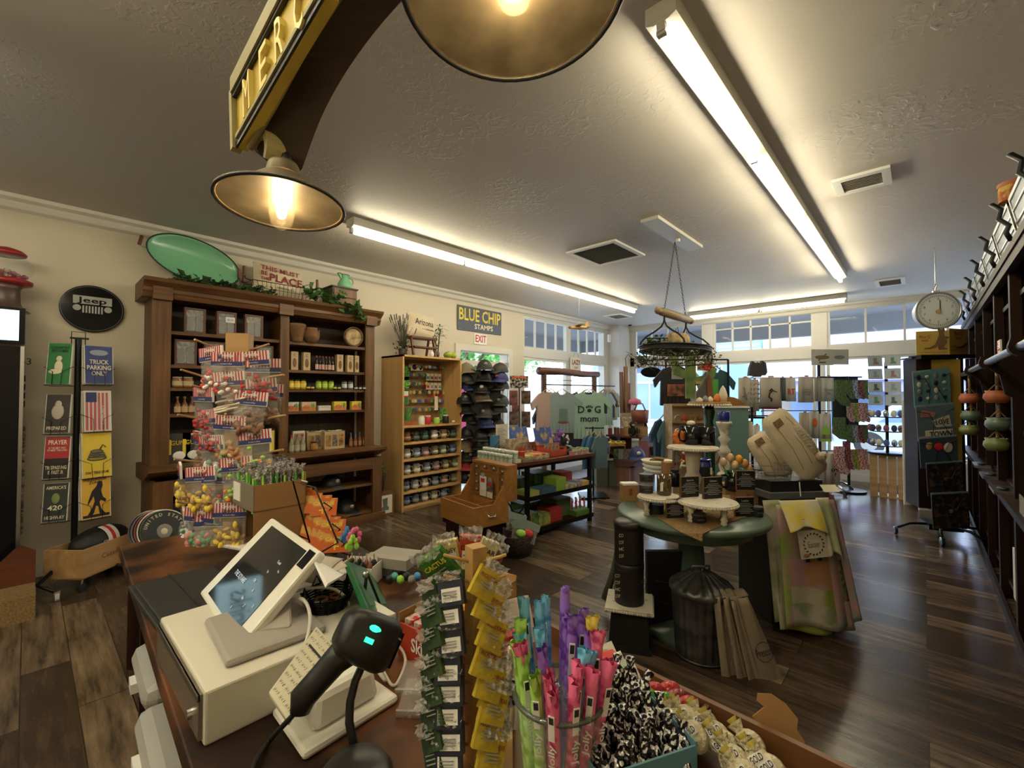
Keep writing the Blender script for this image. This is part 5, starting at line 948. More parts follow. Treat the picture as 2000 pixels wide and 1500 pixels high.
MB().cyl((-.1,0,.14),(0,0,.3),.002,IRON,n=4).cyl((.1,0,.14),(0,0,.3),.002,IRON,n=4).build('cord',t)
t=thing('driftwood_stand','bundle of brown wooden posts standing near the corner window','stand',PD(1220,770,8.0).xy.to_3d(),FACE)
for i,(x,h,r)in enumerate(((-.05,1.9,.045),(.03,2.0,.05),(.08,1.7,.04))):MB().tube([(x,0,0),(x+.01,.01,h*.5),(x-.01,0,h)],[r,r*.9,r*.8],LOGV if i!=1 else PINE,8).build('post',t)
MB().tube([(.03,0,1.98),(.02,0,2.15),(.07,0,2.22),(.12,0,2.15)],.006,IRON,5).build('hook',t)
t=thing('oval_plaque','black oval plaque hanging before the street window','plaque',PD(1272,727,9.0),FACE)
MB().cyl((0,0,0),(0,.02,0),.21,JB,n=40,M=Matrix.Diagonal((1,1,.5,1))).build('panel',t)
MB().cyl((0,0,.1),(-.5,0,.42),.004,IRON,n=4).build('cord',t)
one(MB().lathe([(.0,0),(.12,.03),(.1,.1),(0,.14)],col((.5,.12,.2))),'pink_cap','pink cap on the corner stand','cap',loc=PD(1240,792,7.9),rz=0)
one(MB().lathe([(.13,0),(.15,.22),(.14,.22),(.1,.02)],col((.22,.06,.04)),n=16).tube([(-.1,0,.22),(-.05,0,.33),(.05,0,.33),(.1,0,.22)],.012,BRL),'leather_basket','reddish leather basket with a strap handle near the corner window','basket',loc=PD(1250,826,7.7))
tb=thing('tiered_table','dark cherry two tier table with goods by the street corner','table',(-4.1,6.5,0))
MB().bb((0,0,.42),(.75,1.1,.45),CHERRY).bb((.03,.03,.33),(.72,1.07,.42),CHERRY).build('lower_top',tb)
for x,y in((.03,.03),(.66,.03),(.03,1.0),(.66,1.0)):MB().bb((x,y,0),(x+.06,y+.06,.35),CHERRY).build('leg',tb)
MB().bb((.1,.06,0),(.62,1.0,.33),wood('cherry_panel',(.25,.09,.03),(.15,.05,.015),2,4)).build('cabinet',tb)
MB().bb((.0,.4,.76),(.68,1.1,.79),CHERRY).bb((.03,.45,.45),(.06,1.07,.76),CHERRY).bb((.6,.45,.45),(.63,1.07,.76),CHERRY).build('upper_top',tb)
def TP(x,y,z):return tb.matrix_basis@Vector((x,y,z))
t=thing('card_crate','open wooden box reading LAST packed with cards on the upper tier','box',TP(.42,.62,.79),FACE)
MB().bb((-.2,-.14,0),(.2,-.13,.16),CRATE).prism([(-.14,0),(.14,0),(.14,.38),(-.14,.16)],.01,CRATE,M=TR(-.19,0,0)@RZ(PI/2)).prism([(-.14,0),(.14,0),(.14,.38),(-.14,.16)],.01,CRATE,M=TR(.2,0,0)@RZ(PI/2)).bb((-.2,.13,0),(.2,.14,.38),CRATE).build('crate',t)
MB().text('LAST',(.0,-.142,.08),.06,MR,wmax=.15,bold=True).build('lettering',t)
for i in range(8):one(MB(RX(-.25)).bb((-.08,0,0),(.08,.006,.2),[PRT2,CREAM,GREY,YEL][i%4]),'picture_card','%s picture card standing in the LAST box'%ORD[i],'card',loc=t.matrix_basis@Vector((-.1+(i%2)*.19,-.1+i*.025,.05+i*.018)),rz=FACE,group='cards in the box')
for i,(x,y,c,nm)in enumerate(((.05,.46,TERR,'orange'),(.14,.5,BRL,'brown'),(.1,.62,GREY,'grey'),(.2,.44,BRL,'dark brown'),(.24,.52,col((.4,.25,.1)),'tan'),(.3,.46,col((.3,.06,.04)),'red'))):
    t=thing('candle_tumbler',nm+' candle tumbler on the upper tier','candle',TP(x,y,.79));MB().cyl((0,0,0),(0,0,.1+.03*(i%2)),.035,c,n=12).build('jar',t);MB().cyl((0,0,.1+.03*(i%2)),(0,0,.112+.03*(i%2)),.036,WHITE if i%2 else BRL,n=12).build('lid',t)
def plush2(lab,loc,rz,c,c2,s=1.2):
    t=thing('plush_toy',lab,'plush toy',loc,rz);t.scale=(s,)*3;F_=col(c,.95,'p');G_=col(c2,.9)
    MB().sph((0,0,.07),(.05,.045,.07),F_).build('body',t);MB().sph((0,-.01,.17),(.045,.045,.045),F_).build('head',t);MB().sph((0,-.048,.16),(.025,.012,.02),G_).build('face',t)
    for s_ in(-1,1):MB().sph((s_*.055,-.03,.08),(.015,.02,.05),F_).build('arm',t);MB().sph((s_*.04,-.06,.02),(.02,.04,.02),F_).build('leg',t);MB().sph((s_*.048,0,.18),(.015,.008,.018),G_).build('ear',t)
plush2('black monkey plush toy beside the LAST box',TP(.5,.42,.79),FACE,(.02,.015,.015),(.35,.22,.15));plush2('black plush toy sitting on the low crate at the left',PD(1184,900,7.5).xy.to_3d()+Vector((0,0,.45)),FACE,(.02,.015,.015),(.4,.3,.25),1.5)
for i in range(3):t=thing('yellow_shoe','%s yellow slipper on the wooden crate'%ORD[i],'slipper',TP(.36+i*.07,-.02+i*.04,.68),FACE+.5,'yellow slippers');MB().sph((0,0,.03),(.035,.08,.03),YEL).build('sole',t);MB().sph((0,-.03,.05),(.03,.04,.02),BRL).build('strap',t)
t=thing('wooden_crate','small pale wooden crate on its side on the lower tier','crate',TP(.36,.06,.45),FACE+.3)
MB().bb((-.16,-.08,.2),(.16,.1,.215),CRATE).bb((-.16,-.08,0),(-.145,.1,.2),CRATE).bb((.145,-.08,0),(.16,.1,.2),CRATE).bb((-.16,.09,0),(.16,.1,.2),CRATE).build('frame',t)
for i in range(3):simplebox('picture_book','book','%s dark picture book leaning by the small crate'%ORD[i],TP(.46+i*.06,.02+i*.04,.45),(.15,.02,.16),[PRT3,GREY,DKF][i],None,rz=FACE,group='dark picture books')
cap('dark navy cap with a white badge on the lower tier',TP(.66,.24,.47),FACE,NAVY,None,WHITE,s=1.6)
simplebox('picture_book','book','purple and orange book behind the navy cap',TP(.7,.42,.45),(.16,.02,.28),mat('sunset_print',(.35,.15,.3),.6,no=5,c2=(.4,.15,.05)),None,rz=FACE)
one(MB().lathe([(.12,0),(.15,.14),(.14,.14),(.1,.02)],WICK,n=18),'wire_dish','woven dish at the right end of the lower tier','dish',loc=TP(.62,.95,.45))
for i,z in enumerate((.08,.15)):one(MB().lathe([(.0,0),(.1,.01),(.11,.04),(0,.06)],CREAM,n=16),'folded_rug',['lower','upper'][i]+' cream rolled rug beside the cherry table','rug',loc=PZ(1250,930,.1).xy.to_3d()+Vector((0,0,z)))
one(MB().bb((-.2,-.2,0),(.2,.2,.42),col((.1,.1,.08))).bb((-.22,-.22,.42),(.22,.22,.45),WHITE).bb((-.02,-.205,0),(0,-.2,.42),BLACK),'grey_crate','weathered grey green crate stand left of the cherry table','crate',loc=PD(1184,900,7.5).xy.to_3d(),rz=FACE)
t=thing('garment_stand','low garment stand with blue jackets behind the cart','clothes rack',PD(1158,800,6.6).xy.to_3d(),FACE);MB().cyl((0,0,0),(0,0,1.02),.015,BLKM).cyl((-.12,0,1.0),(.16,0,1.0),.01,BLKM).bb((-.2,-.2,0),(.2,.2,.02),BLKM).build('frame',t)
for i,(x,c,nm)in enumerate(((-.08,col((.03,.10,.2),.9),'deep blue'),(.0,col((.05,.15,.27),.9),'mid blue'),(.1,col((.1,.16,.15)),'grey green'))):shirt('hanging_shirt',nm+' small hooded top on the low garment stand',t.matrix_basis@Vector((x,-.05,.9)),FACE+.9-i*.1,c,.28,.48,.06,'small hooded tops')
for i,(x,c,nm)in enumerate(((1296,col((.03,.07,.13),.9),'dark denim'),(1309,col((.15,.3,.45),.9),'pale blue corded'))):shirt('hanging_shirt',nm+' jacket hanging behind the round table',PD(x,818,5.6),FACE+.3,c,.28,.62,.06)
# ---------------------------------------------------------------- central pine display tower, cactus board, black shirts
tw=thing('jewelry_tower','pale wood tiered display tower of trinkets behind the round table','display stand',PD(1357,770,5.3).xy.to_3d(),FACE)
MB().bb((-.27,0,0),(.27,.3,1.38),wood('pale_ply',(.45,.32,.18),(.33,.22,.11),0,3)).build('body',tw)
for z in(.7,.85,1.0,1.16,1.36):MB().bb((-.3,-.07,z),(.3,0,z+.015),CRATE).bb((-.3,-.075,z),(.3,-.065,z+.03),CRATE).build('shelf',tw)
for r,z in enumerate((.715,.865,1.015,1.175)):
    for i in range(6):
        nm=['brown','red','white','silver','red','tan'][(i+r)%6];c=[BRL,RED,WHITE,STEEL,RED,CRATE][(i+r)%6]
        one(MB().lathe([(.02,0),(.03,.04),(.015,.07),(.0,.1)],c,n=8)if i%2 else MB().tube([(.03*math.cos(a*PI/6),0,.04+.035*math.sin(a*PI/6))for a in range(12)],.008,c,5,closed=True),'ornament','%s ornament, %s on the %s tier of the pale tower'%(nm,ORD[i],ORD[r]),'ornament',loc=tw.matrix_basis@Vector((-.22+i*.088,-.035,z)),rz=FACE,group='ornaments on the pale tower')
cb=thing('cactus_board','green painted wooden cactus board with a red flower standing on the tower','cactus board',PD(1350,770,5.25),FACE)
CG=mat('cactus_paint',(.20,.28,.08),.7,no=8,c2=(.10,.16,.05))
def cact(m,x,z0,w_,h,arms):
    m.prism([(x-w_,z0),(x+w_,z0),(x+w_,z0+h*.92),(x+w_*.6,z0+h),(x-w_*.6,z0+h),(x-w_,z0+h*.92)],.03,CG)
    for s,z,l,u in arms:m.prism([(x+s*w_*.8,z),(x+s*(w_+l),z+.05),(x+s*(w_+l+.05),z+u),(x+s*(w_+l+.0),z+u+.03),(x+s*(w_+l-.05),z+u),(x+s*(w_+l-.07),z+.13),(x+s*w_*.8,z+.1)][::s],.03,CG)
m=MB();cact(m,-.0,-.05,.06,.58,((-1,.18,.14,.26),(1,.1,.2,.2)));m.build('board',cb)
m=MB()
for i in range(6):a=i*PI/3;m.sph((.19+.035*math.cos(a),-.02,.33+.035*math.sin(a)),(.025,.01,.025),RED,8,5)
m.sph((.19,-.03,.33),.012,col((.4,.3,.05)),6,4);m.build('flower',cb)
MB().bb((.07,-.01,.28),(.2,.0,.36),CRATE).bb((.05,-.01,.12),(.2,0,.15),CRATE).bb((.08,-.01,.0),(.17,0,.04),CREAM).text('WEST',(.135,-.012,.32),.03,INK).build('name_board',cb)
for i,(x,y,lab,c,des,w_)in enumerate(((1318,716,'black shirt with a red brown picture hanging left of the cactus board',BLACK,lambda m,y_:m.bb((-.12,y_,-.42),(.12,y_+.002,-.25),mat('desert_print',(.4,.12,.05),.7,no=12,c2=(.04,.02,.02))).bb((-.06,y_,-.18),(.1,y_+.002,-.06),GREY),.42),(1338,718,'pale grey shirt sleeve showing behind the black one',col((.4,.42,.45)),None,.3),(1398,722,'dark teal shirt hanging right of the red flower',col((.02,.08,.09)),lambda m,y_:m.bb((-.1,y_,-.4),(.02,y_+.002,-.14),GRN),.36))):
    shirt('hanging_shirt',lab,PD(x,y,6.3+.1*i),FACE,c,w_,.55,.1,'shirts in the middle of the shop',des)
t=thing('garment_rail','black rail carrying the shirts behind the cactus board','rail',PD(1355,770,6.42).xy.to_3d(),FACE);MB().cyl((-.4,0,2.0),(.5,0,2.0),.012,BLKM).cyl((-.4,0,0),(-.4,0,2.0),.015,BLKM).cyl((.5,0,0),(.5,0,2.0),.015,BLKM).build('frame',t)
t=thing('wooden_goat','grey and brown wooden animal ornament on the round shelf','ornament',PD(1378,782,4.9),FACE)
MB().prism([(-.1,0),(.06,0),(.05,.18),(.0,.26),(-.03,.18),(-.1,.08)],.04,col((.12,.11,.11))).build('body',t);MB().prism([(.02,0),(.09,0),(.07,.22),(.03,.3),(.01,.2)],.05,BRL,M=TR(0,-.01,0)).build('head',t)
rs_=thing('round_riser','round beaded wooden riser on a dark green pedestal','stand',PD(1385,790,4.6).xy.to_3d(),FACE)
ZR=PD(1385,785,4.6).z
MB().cyl((0,0,ZR-.025),(0,0,ZR),.2,CRATE,n=28).build('top',rs_)
m=MB()
for a in range(44):m.sph((.203*math.cos(a*PI/22),.203*math.sin(a*PI/22),ZR-.03),.012,CREAM,6,4)
m.build('bead_rim',rs_)
MB().lathe([(.12,0),(.1,.05),(.04,.1),(.05,.7),(.06,ZR-.3),(.035,ZR-.2),(.06,ZR-.1),(.04,ZR-.03)],mat('dark_green_ceramic',(.015,.04,.02),.3),n=16).build('pedestal',rs_)
for i,(x,c,r,h,nm)in enumerate(((-.12,CREAM,.035,.05,'small white rabbit'),(-.06,GREY,.03,.07,'grey speckled'),(-.01,CREAM,.03,.06,'cream'),(.06,ORG,.035,.09,'orange'),(.12,CREAM,.045,.17,'tall pale ghost shaped'))):
    one(MB().lathe([(r*.8,0),(r,h*.4),(r*.55,h*.8),(0,h)],c,n=12),'ornament',nm+' ornament on the round beaded riser','ornament',loc=rs_.matrix_basis@Vector((x,-.05,ZR)))
q=PD(1424,800,5.2);t=thing('arched_board','arched honey wood board standing behind the blue candle','board',(q.x,q.y,0),FACE);z1=q.z
MB().prism([(.22*math.cos(a*PI/12),z1-.05+.2*math.sin(a*PI/12))for a in range(13)]+[(-.22,0),(.22,0)][::1],.03,OAKB).build('panel',t);MB().bb((-.12,-.12,z1-.25),(.1,-.08,z1-.02),CREAM).bb((-.08,-.14,z1-.12),(.06,-.125,z1+.0),GREY).build('card',t)
q=PD(1420,860,4.9);one(MB().bb((-.24,0,0),(.24,.03,PD(1420,797,4.9).z),col((.16,.28,.27))).bb((-.25,-.01,PD(1420,797,4.9).z),(.25,.04,PD(1420,795,4.9).z+.01),WHITE),'teal_screen','pale teal folding screen behind the candles','screen',loc=(q.x,q.y,0),rz=FACE)
# ---------------------------------------------------------------- round green table
TX,TY,TR_,TZ=-1.11,2.91,.46,.75
rt=thing('round_table','round sage green table crowded with candles and small black signs','table',(TX,TY,0),FACE)
SAGEP=mat('sage_paint',(.10,.15,.115),.3)
MB().lathe([(TR_-.01,0),(TR_,.012),(TR_,.028),(TR_-.012,.04),(0,.04)],SAGEP,c=(0,0,TZ-.04),n=64).build('top',rt)
MB().lathe([(TR_-.1,0),(TR_-.1,.07)],SAGEP,c=(0,0,TZ-.11),n=40).build('apron',rt)
MB().lathe([(.3,0),(.28,.04),(.1,.08),(.075,.2),(.09,.35),(.075,.55),(.12,.66)],SAGEP,n=20).build('pedestal',rt)
def RT(px,py,z):return PZ(px,py,z)
t=thing('burlap_runner','tan burlap runner with a pointed end hanging over the table edge','cloth',(TX,TY,TZ+.003))
BV=[PZ(px,py,TZ)-Vector((TX,TY,TZ))for px,py in((1240,985),(1290,965),(1440,965),(1485,1000),(1400,1032),(1372,1044),(1330,1041))]
MB().add([tuple(v)for v in BV]+[(BV[5].x+.008,BV[5].y-.022,-.035)],[(0,6,5,4,3,2,1),(5,6,7)],BURLAP).build('cloth',t,solid=.003)
WW=mat('distressed_white',(.62,.57,.47),.6,no=30,c2=(.36,.28,.18),lo=.3,hi=.42)
def cakestand(lab,p,r,h,nleg=3,sx=1):
    t=thing('beaded_stand',lab,'stand',(p.x,p.y,TZ),FACE)
    MB().cyl((0,0,h-.018),(0,0,h),r,WW,n=36,M=Matrix.Diagonal((sx,1,1,1))).build('top',t);m=MB();n=int(2*PI*r/.016)
    for a in range(n):m.sph((r*sx*math.cos(a*2*PI/n),r*math.sin(a*2*PI/n),h-.012),.0085,WW,6,4)
    m.build('bead_rim',t)
    for a in range(nleg):an=-PI/2+.35+a*2*PI/nleg;MB().lathe([(.016,0),(.02,.012),(.014,.02),(.021,.03),(.012,.05),(.02,.075),(.016,h-.018)],WW,c=(r*.75*sx*math.cos(an),r*.75*math.sin(an),0),n=12).build('leg',t)
    return t
zs=.115
pl=RT(1287,968,TZ+zs);pr2=RT(1382,978,TZ+zs)
cakestand('left white beaded stand with turned legs, carrying a tin stack and a brown jar',pl,.125,zs,4);cakestand('right white beaded stand with turned legs, carrying two black signs',pr2,.165,zs,4)
BRN=col((.16,.085,.04))
def sgn(lab,px,py,z,w_,h,rz=.25,title='Lavender',n=7,fr=BRN,th=.018):
    p=RT(px,py,z);t=thing('black_sign',lab,'sign',p,FACE+rz,'little black signs on the round table')
    MB().bb((-w_/2,0,0),(w_/2,th,h),fr).bb((-w_/2+.002,-.002,.002),(w_/2-.002,0,h-.002),BLACK).build('block',t)
    m=MB().text(title,(0,-.003,h*.83),h*.1,CREAM,wmax=w_*.4)
    for i in range(n):l=w_*(.28+.1*((i*7)%3));m.bb((-l,-.0035,h*(.68-i*.08)),(l,-.0025,h*(.68-i*.08)+h*.022),col((.5,.5,.48)))
    m.build('lettering',t);return t
s2_=TZ+zs
sgn('black text sign at the left on the right beaded stand',1348,971,s2_,.125,.125,.25,'Blanket Fort');sgn('black text sign at the right on the right beaded stand',1393,974,s2_,.13,.13,.25,'Cashmere')
sgn('black text sign standing on the table between the two beaded stands',1319,1013,TZ,.11,.115,.15,'Teakwood');sgn('black text sign at the lower right edge of the round table',1455,1010,TZ,.12,.12,.1,'Leather')
sgn('black text sign on a cardboard box near the tulips',1457,957,.87,.12,.125,-.05,'Lilac');sgn('tall narrow black sign turned away beside the white bowls',1321,908,.87,.1,.13,.9,'Sage')
def cbox(lab,px,py,z,d,rz=.1,top=None):
    p=RT(px,py,z);t=thing('cardboard_box',lab,'box',p,FACE+rz,'little cardboard boxes');MB().bb((-d[0]/2,0,0),(d[0]/2,d[1],d[2]),CARD).bb((-d[0]/2-.001,-.001,d[2]-.012),(d[0]/2+.001,d[1]+.001,d[2]+.001),top or CARD).build('carton',t)
    MB().bb((-.012,-.0015,d[2]*.3),(.012,0,d[2]*.7),BRL).build('tab',t)
cbox('cardboard box with a white lid at the left edge of the round table',1232,978,TZ,(.11,.07,.12),.1,WHITE);cbox('brown cardboard box behind the brown glass candle',1312,935,TZ,(.1,.1,.14));cbox('flat cardboard box under the blue candle jar',1378,940,TZ,(.18,.1,.08),.35)
cbox('cardboard box carrying the tulip side sign',1462,985,TZ,(.16,.1,.1),-.1);cbox('cardboard box standing at the right rim of the table',1470,962,TZ,(.1,.08,.09),0)
def tin_(lab,px,py,z,r,h,c,lidc=ZINC,lbl=None,group=None):
    p=RT(px,py,z);t=thing('candle_tin',lab,'candle',p,FACE,group);MB().cyl((0,0,0),(0,0,h*.8),r,c,n=20).build('tin',t);MB().cyl((0,0,h*.8),(0,0,h),r*1.03,lidc,n=20).build('lid',t)
    if lbl:MB().grid(lambda u,v:(r*1.02*math.sin((u-.5)*2),-r*1.02*math.cos((u-.5)*2),h*(.15+.5*v)),8,1,lbl).text('TEAKWOOD',(0,-r*1.06,h*.45),h*.14,GREY,wmax=r).build('label',t)
ZT_=mat('tin_side',(.12,.11,.1),.35,.7)
tin_('upper candle tin stacked on another on the left beaded stand',1262,940,s2_+.045,.044,.05,ZT_,ZINC,BLACK,'stacked candle tins');tin_('lower candle tin of the stack on the left beaded stand',1262,962,s2_-.0,.044,.05,ZT_,ZINC,BLACK,'stacked candle tins')
tin_('candle tin on the table under the right beaded stand',1363,1020,TZ,.044,.055,BLACK,ZINC,BLACK);tin_('dark candle tin behind the lower one under the right stand',1358,1002,TZ,.044,.07,BLACK,ZT_,BLACK);tin_('candle tin behind the lower right black sign',1478,1008,TZ,.035,.06,BLACK,ZINC,BLACK)
tin_('dark candle tin under the left beaded stand',1280,1003,TZ,.05,.06,BLACK,BLACK,None)
p=RT(1297,966,s2_);t=thing('glass_candle','brown glass candle jar with a white label on the left beaded stand','candle',p,FACE)
AMB=mat('amber_glass',(.10,.055,.012),.08,a=.88,spec=1)
MB().lathe([(.04,0),(.044,.006),(.044,.125),(.041,.125),(.04,.03),(0,.03)],AMB,n=24).build('jar',t);MB().cyl((0,0,.01),(0,0,.09),.038,col((.22,.17,.05)),n=20).build('wax',t);MB().bb((-.038,-.046,.03),(-.022,-.044,.08),WHITE).build('label',t)
def mug2(lab,p,c,s=1,rz=0,pat=None):
    t=thing('mug',lab,'mug',p,FACE+rz);t.scale=(s,)*3
    MB().lathe([(.045,0),(.05,.006),(.05,.115),(.046,.115),(.044,.02),(0,.015)],c,n=24).build('body',t);MB().tube([(-.048,0,.095),(-.08,0,.095),(-.09,0,.06),(-.08,0,.025),(-.048,0,.02)],.007,c,8).build('handle',t)
GB=mat('gloss_black',(.008,.008,.008),.12)
zt=1.13;pt=PZ(1353,872,zt)
t=cakestand('tall white pedestal stand at the back carrying black mugs',pt,.168,zt-TZ,1,1);
for ch_ in list(t.children):
    if ch_.name.startswith('leg'):bpy.data.objects.remove(ch_)
MB().lathe([(.07,0),(.06,.03),(.035,.06),(.045,.12),(.06,.16),(.04,.2),(.05,.3),(.06,zt-TZ-.02)],WW,n=20).build('pedestal',t)
mug2('black mug at the left on the tall white pedestal stand',PZ(1352,868,zt),GB,1.15,.1);mug2('black mug at the right on the tall white pedestal stand',PZ(1381,869,zt),GB,1.15,.1);
t=thing('coffee_box','square black printed box between the mugs on the tall stand','box',PZ(1346,862,zt),FACE);MB().bb((-.05,0,0),(.07,.08,.125),GB).build('carton',t)
t=thing('white_pumpkin','small white gourd resting on top of the black box','gourd',PZ(1346,862,zt)+Vector((0,.04,.125)),0);MB().sph((0,0,.015),(.035,.035,.022),CREAM).build('fruit',t)
t=thing('orange_flower','orange paper flower leaning beside the black mugs','flower',PZ(1327,866,zt),FACE);m=MB()
for i in range(9):a=i*2*PI/9;m.sph((.03*math.cos(a),0,.045+.035*math.sin(a)),(.024,.008,.024),ORG,8,5)
m.build('petals',t)
pc_=PZ(1415,925,TZ+.02);t=thing('candle_holder','tall distressed white turned candle holder on the round table','candle holder',(pc_.x,pc_.y,TZ),FACE)
hz=PD(1415,843,3.0).z-TZ
MB().lathe([(.065,0),(.06,.02),(.035,.04),(.05,.09),(.04,.14),(.03,.17),(.05,.2),(.055,.23),(.035,.26),(.03,.3),(.055,.34),(.03,.37),(.05,hz-.06),(.068,hz-.02),(.068,hz)],WW,n=24).build('column',t)
CBL=mat('cobalt_glass',(.01,.02,.22),.1,spec=1)
t=thing('blue_candle','cobalt blue candle on top of the tall white holder','candle',(pc_.x,pc_.y,TZ+hz),FACE);MB().lathe([(.045,0),(.05,.005),(.05,.09),(.045,.095),(.04,.08),(0,.08)],CBL,n=24).build('jar',t);MB().cyl((0,0,.08),(0,0,.1),.002,INK,n=5).build('wick',t)
p=PZ(1376,932,.83);t=thing('blue_candle','cobalt blue candle jar with a dark label standing on the flat cardboard box','candle',p,FACE);MB().lathe([(.045,0),(.05,.005),(.05,.12),(.04,.13),(.052,.14),(.05,.15),(.045,.13),(0,.1)],CBL,n=24).build('jar',t);MB().grid(lambda u,v:(.051*math.sin((u-.5)*2.4),-.051*math.cos((u-.5)*2.4),.02+.07*v),8,1,BLACK).bb((.025,-.052,.03),(.04,-.048,.085),WHITE).build('label',t)
mug2('black mug holding tulips at the right of the round table',RT(1433,958,.83),GB,1.15,.2)
cbox('low cardboard box under the tulip mug',1433,967,TZ,(.14,.1,.08),.2)
t=thing('tulip_bunch','bunch of peach and orange tulips standing in the black mug','flowers',RT(1433,958,.83),FACE);m=MB();m2=MB()
for i,(x,z,c)in enumerate(((-.08,.17,(.7,.5,.32)),(-.03,.2,(.75,.45,.28)),(.03,.19,(.75,.34,.02)),(.0,.15,(.78,.5,.3)),(.07,.16,(.6,.3,.1)),(.1,.12,(.5,.28,.1)))):
    m.tube([(0,0,.05),(x*.5,-.01,z*.6),(x,-.02,z)],.004,GRN,5);MB().lathe([(.008,0),(.024,.02),(.022,.045),(.008,.06)],col(c),c=(x,-.02,z),n=10).build('bloom',t)
for x in(-.1,-.05,.06):m.grid(lambda u,v:(x*u+.012*(v-.5)*math.sin(PI*u),-.03,.06+.1*u),6,1,GRN)
m.build('stems',t)
for i,(z,r)in enumerate(((.75,.13),(.79,.135),(.83,.145))):
    p=PZ(1283,915,.8);one(MB().lathe([(.05,0),(r*.8,.015),(r,.05),(r-.008,.05),(r*.75,.02),(0,.015)],WHITE if i<2 else CREAM,n=28),'enamel_bowl',['lowest','middle','top'][i]+' white bowl of the stack at the back left of the table','bowl',loc=(p.x,p.y,z),group=None)
one(MB().box((0,0,.05),(.12,.08,.01),BURLAP,rz=.3).box((.02,0,.07),(.1,.07,.01),BURLAP,rz=-.2),'burlap_scraps','crumpled burlap in the top white bowl','cloth',loc=PZ(1283,915,.8)+Vector((0,0,.03)))
jar('glass_jar','jar','dark jar behind the brown glass candle',RT(1318,950,TZ),.04,.14,GB,BLACK,None,None);t=thing('flower_sprig','cream and orange flower sprig beside the tall pedestal','flowers',RT(1336,915,.75),FACE);m=MB()
for i in range(14):m.sph((rnd.uniform(-.04,.04),rnd.uniform(-.02,.02),rnd.uniform(0,.17)),.014,rnd.choice([CREAM,CREAM,ORG]),6,4)
m.build('blossom',t)
for i in range(3):one(MB(RY(.5)).bb((0,-.05,0),(.012,.05,.15),[BRN,CREAM,BRN][i]),'leaning_board','%s small wooden board leaning behind the blue candle jar'%ORD[i],'board',loc=PZ(1393+i*9,905,.78),rz=FACE,group='leaning boards')
t=thing('wire_lantern','dark round wire basket ornament beside the tulips','ornament',RT(1478,950,.8),FACE);m=MB()
for a in range(9):an=a*PI/9;m.tube([(.06*math.cos(an)*math.sin(b*PI/8),.06*math.sin(an)*math.sin(b*PI/8),.07-.06*math.cos(b*PI/8))for b in range(17)],.002,IRON,4)
m.build('wire_ball',t)
tc=PD(1368,1000,2.60);TCX,TCY=tc.x,tc.y
t=thing('trash_can','small ribbed galvanised can with a lid under the round table','can',(TCX,TCY,0),FACE)
def rib(r,z):return lambda u:0
nn=72;vv=[]
for j,(r,z)in enumerate(((.14,0),(.142,.02),(.15,.17),(.156,.18),(.152,.19),(.162,.355),(.17,.36),(.17,.375))):
    for i in range(nn):a=2*PI*i/nn;k_=.008*math.sin(a*22)if 0<j<6 and j!=3 else 0;vv.append(((r+k_)*math.cos(a),(r+k_)*math.sin(a),z))
MB().add(vv,[(j*nn+i,j*nn+(i+1)%nn,(j+1)*nn+(i+1)%nn,(j+1)*nn+i)for j in range(7)for i in range(nn)],ZINC,True).tube([(.146*math.cos(a*PI/18),.146*math.sin(a*PI/18),.01)for a in range(36)],.006,ZINC,6,closed=True).build('drum',t)
vv=[]
for j,(r,z)in enumerate(((.178,.37),(.178,.39),(.165,.4),(.06,.465),(0.001,.468))):
    for i in range(nn):a=2*PI*i/nn;k_=.008*math.sin(a*18)if j in(2,3)else 0;vv.append(((r)*math.cos(a),(r)*math.sin(a),z+k_))
MB().add(vv,[(j*nn+i,j*nn+(i+1)%nn,(j+1)*nn+(i+1)%nn,(j+1)*nn+i)for j in range(4)for i in range(nn)],ZINC,True).tube([(-.05,0,.46),(-.05,0,.5),(.05,0,.5),(.05,0,.46)],.007,ZINC,6).build('lid',t)
BAGC=mat('natural_cotton',(.30,.235,.16),.95,bu=(150,.3),no=6,c2=(.26,.2,.13))
for i,(dx,w_,h,a)in enumerate(((.06,.15,.44,.12),(.1,.15,.46,.2),(.15,.2,.5,.26))):
    b=thing('cotton_bag',['rear cotton bag hung over the galvanised can','middle cotton bag hung over the galvanised can','front cotton bag with dark printing hung over the galvanised can'][i],'bag',(0,0,0),FACE,'cotton bags on the can')
    b.location=t.matrix_basis@Vector((dx-.02,-.16-.012*i,.40));b.rotation_euler=(-.12,-a,FACE)
    MB().grid(lambda u,v:((u-.5)*w_*(.55+.45*v)+.012*math.sin(u*12)*(1-v*.5),-.02*math.sin(u*9+i)*(1-.6*v),-h*v),16,12,BAGC).build('cloth',b,solid=.006)
    MB().grid(lambda u,v:((u-.5)*w_*.5,.0+.1*v,.0+.02*math.sin(v*PI)),6,5,BAGC).build('folded_top',b,solid=.006)
    if i==2:MB().text('Prescott',(.03,-.025,-.28),.04,INK,wmax=.09,rx=PI/2).tube([(.03+.045*math.cos(k_*PI/8),-.02,-.28+.05*math.sin(k_*PI/8))for k_ in range(16)],.0015,INK,4,closed=True).build('print',b)
q=PD(1228,1000,2.72);st=thing('black_pedestal','short black pedestal with a cream beaded top under the table edge','pedestal',(q.x,q.y,0),FACE-.3)
MB().box((0,0,.015),(.26,.26,.03),BLACK).build('base',st);MB().box((0,0,.12),(.2,.2,.2),BLACK,t=1.15).build('column',st);MB().box((0,0,.235),(.27,.27,.02),WW).build('top',st);m=MB()
for i in range(18):m.sph((-.128+i*.015,-.137,.232),.008,WW,6,4).sph((.137,-.128+i*.015,.232),.008,WW,6,4)
m.build('bead_rim',st)
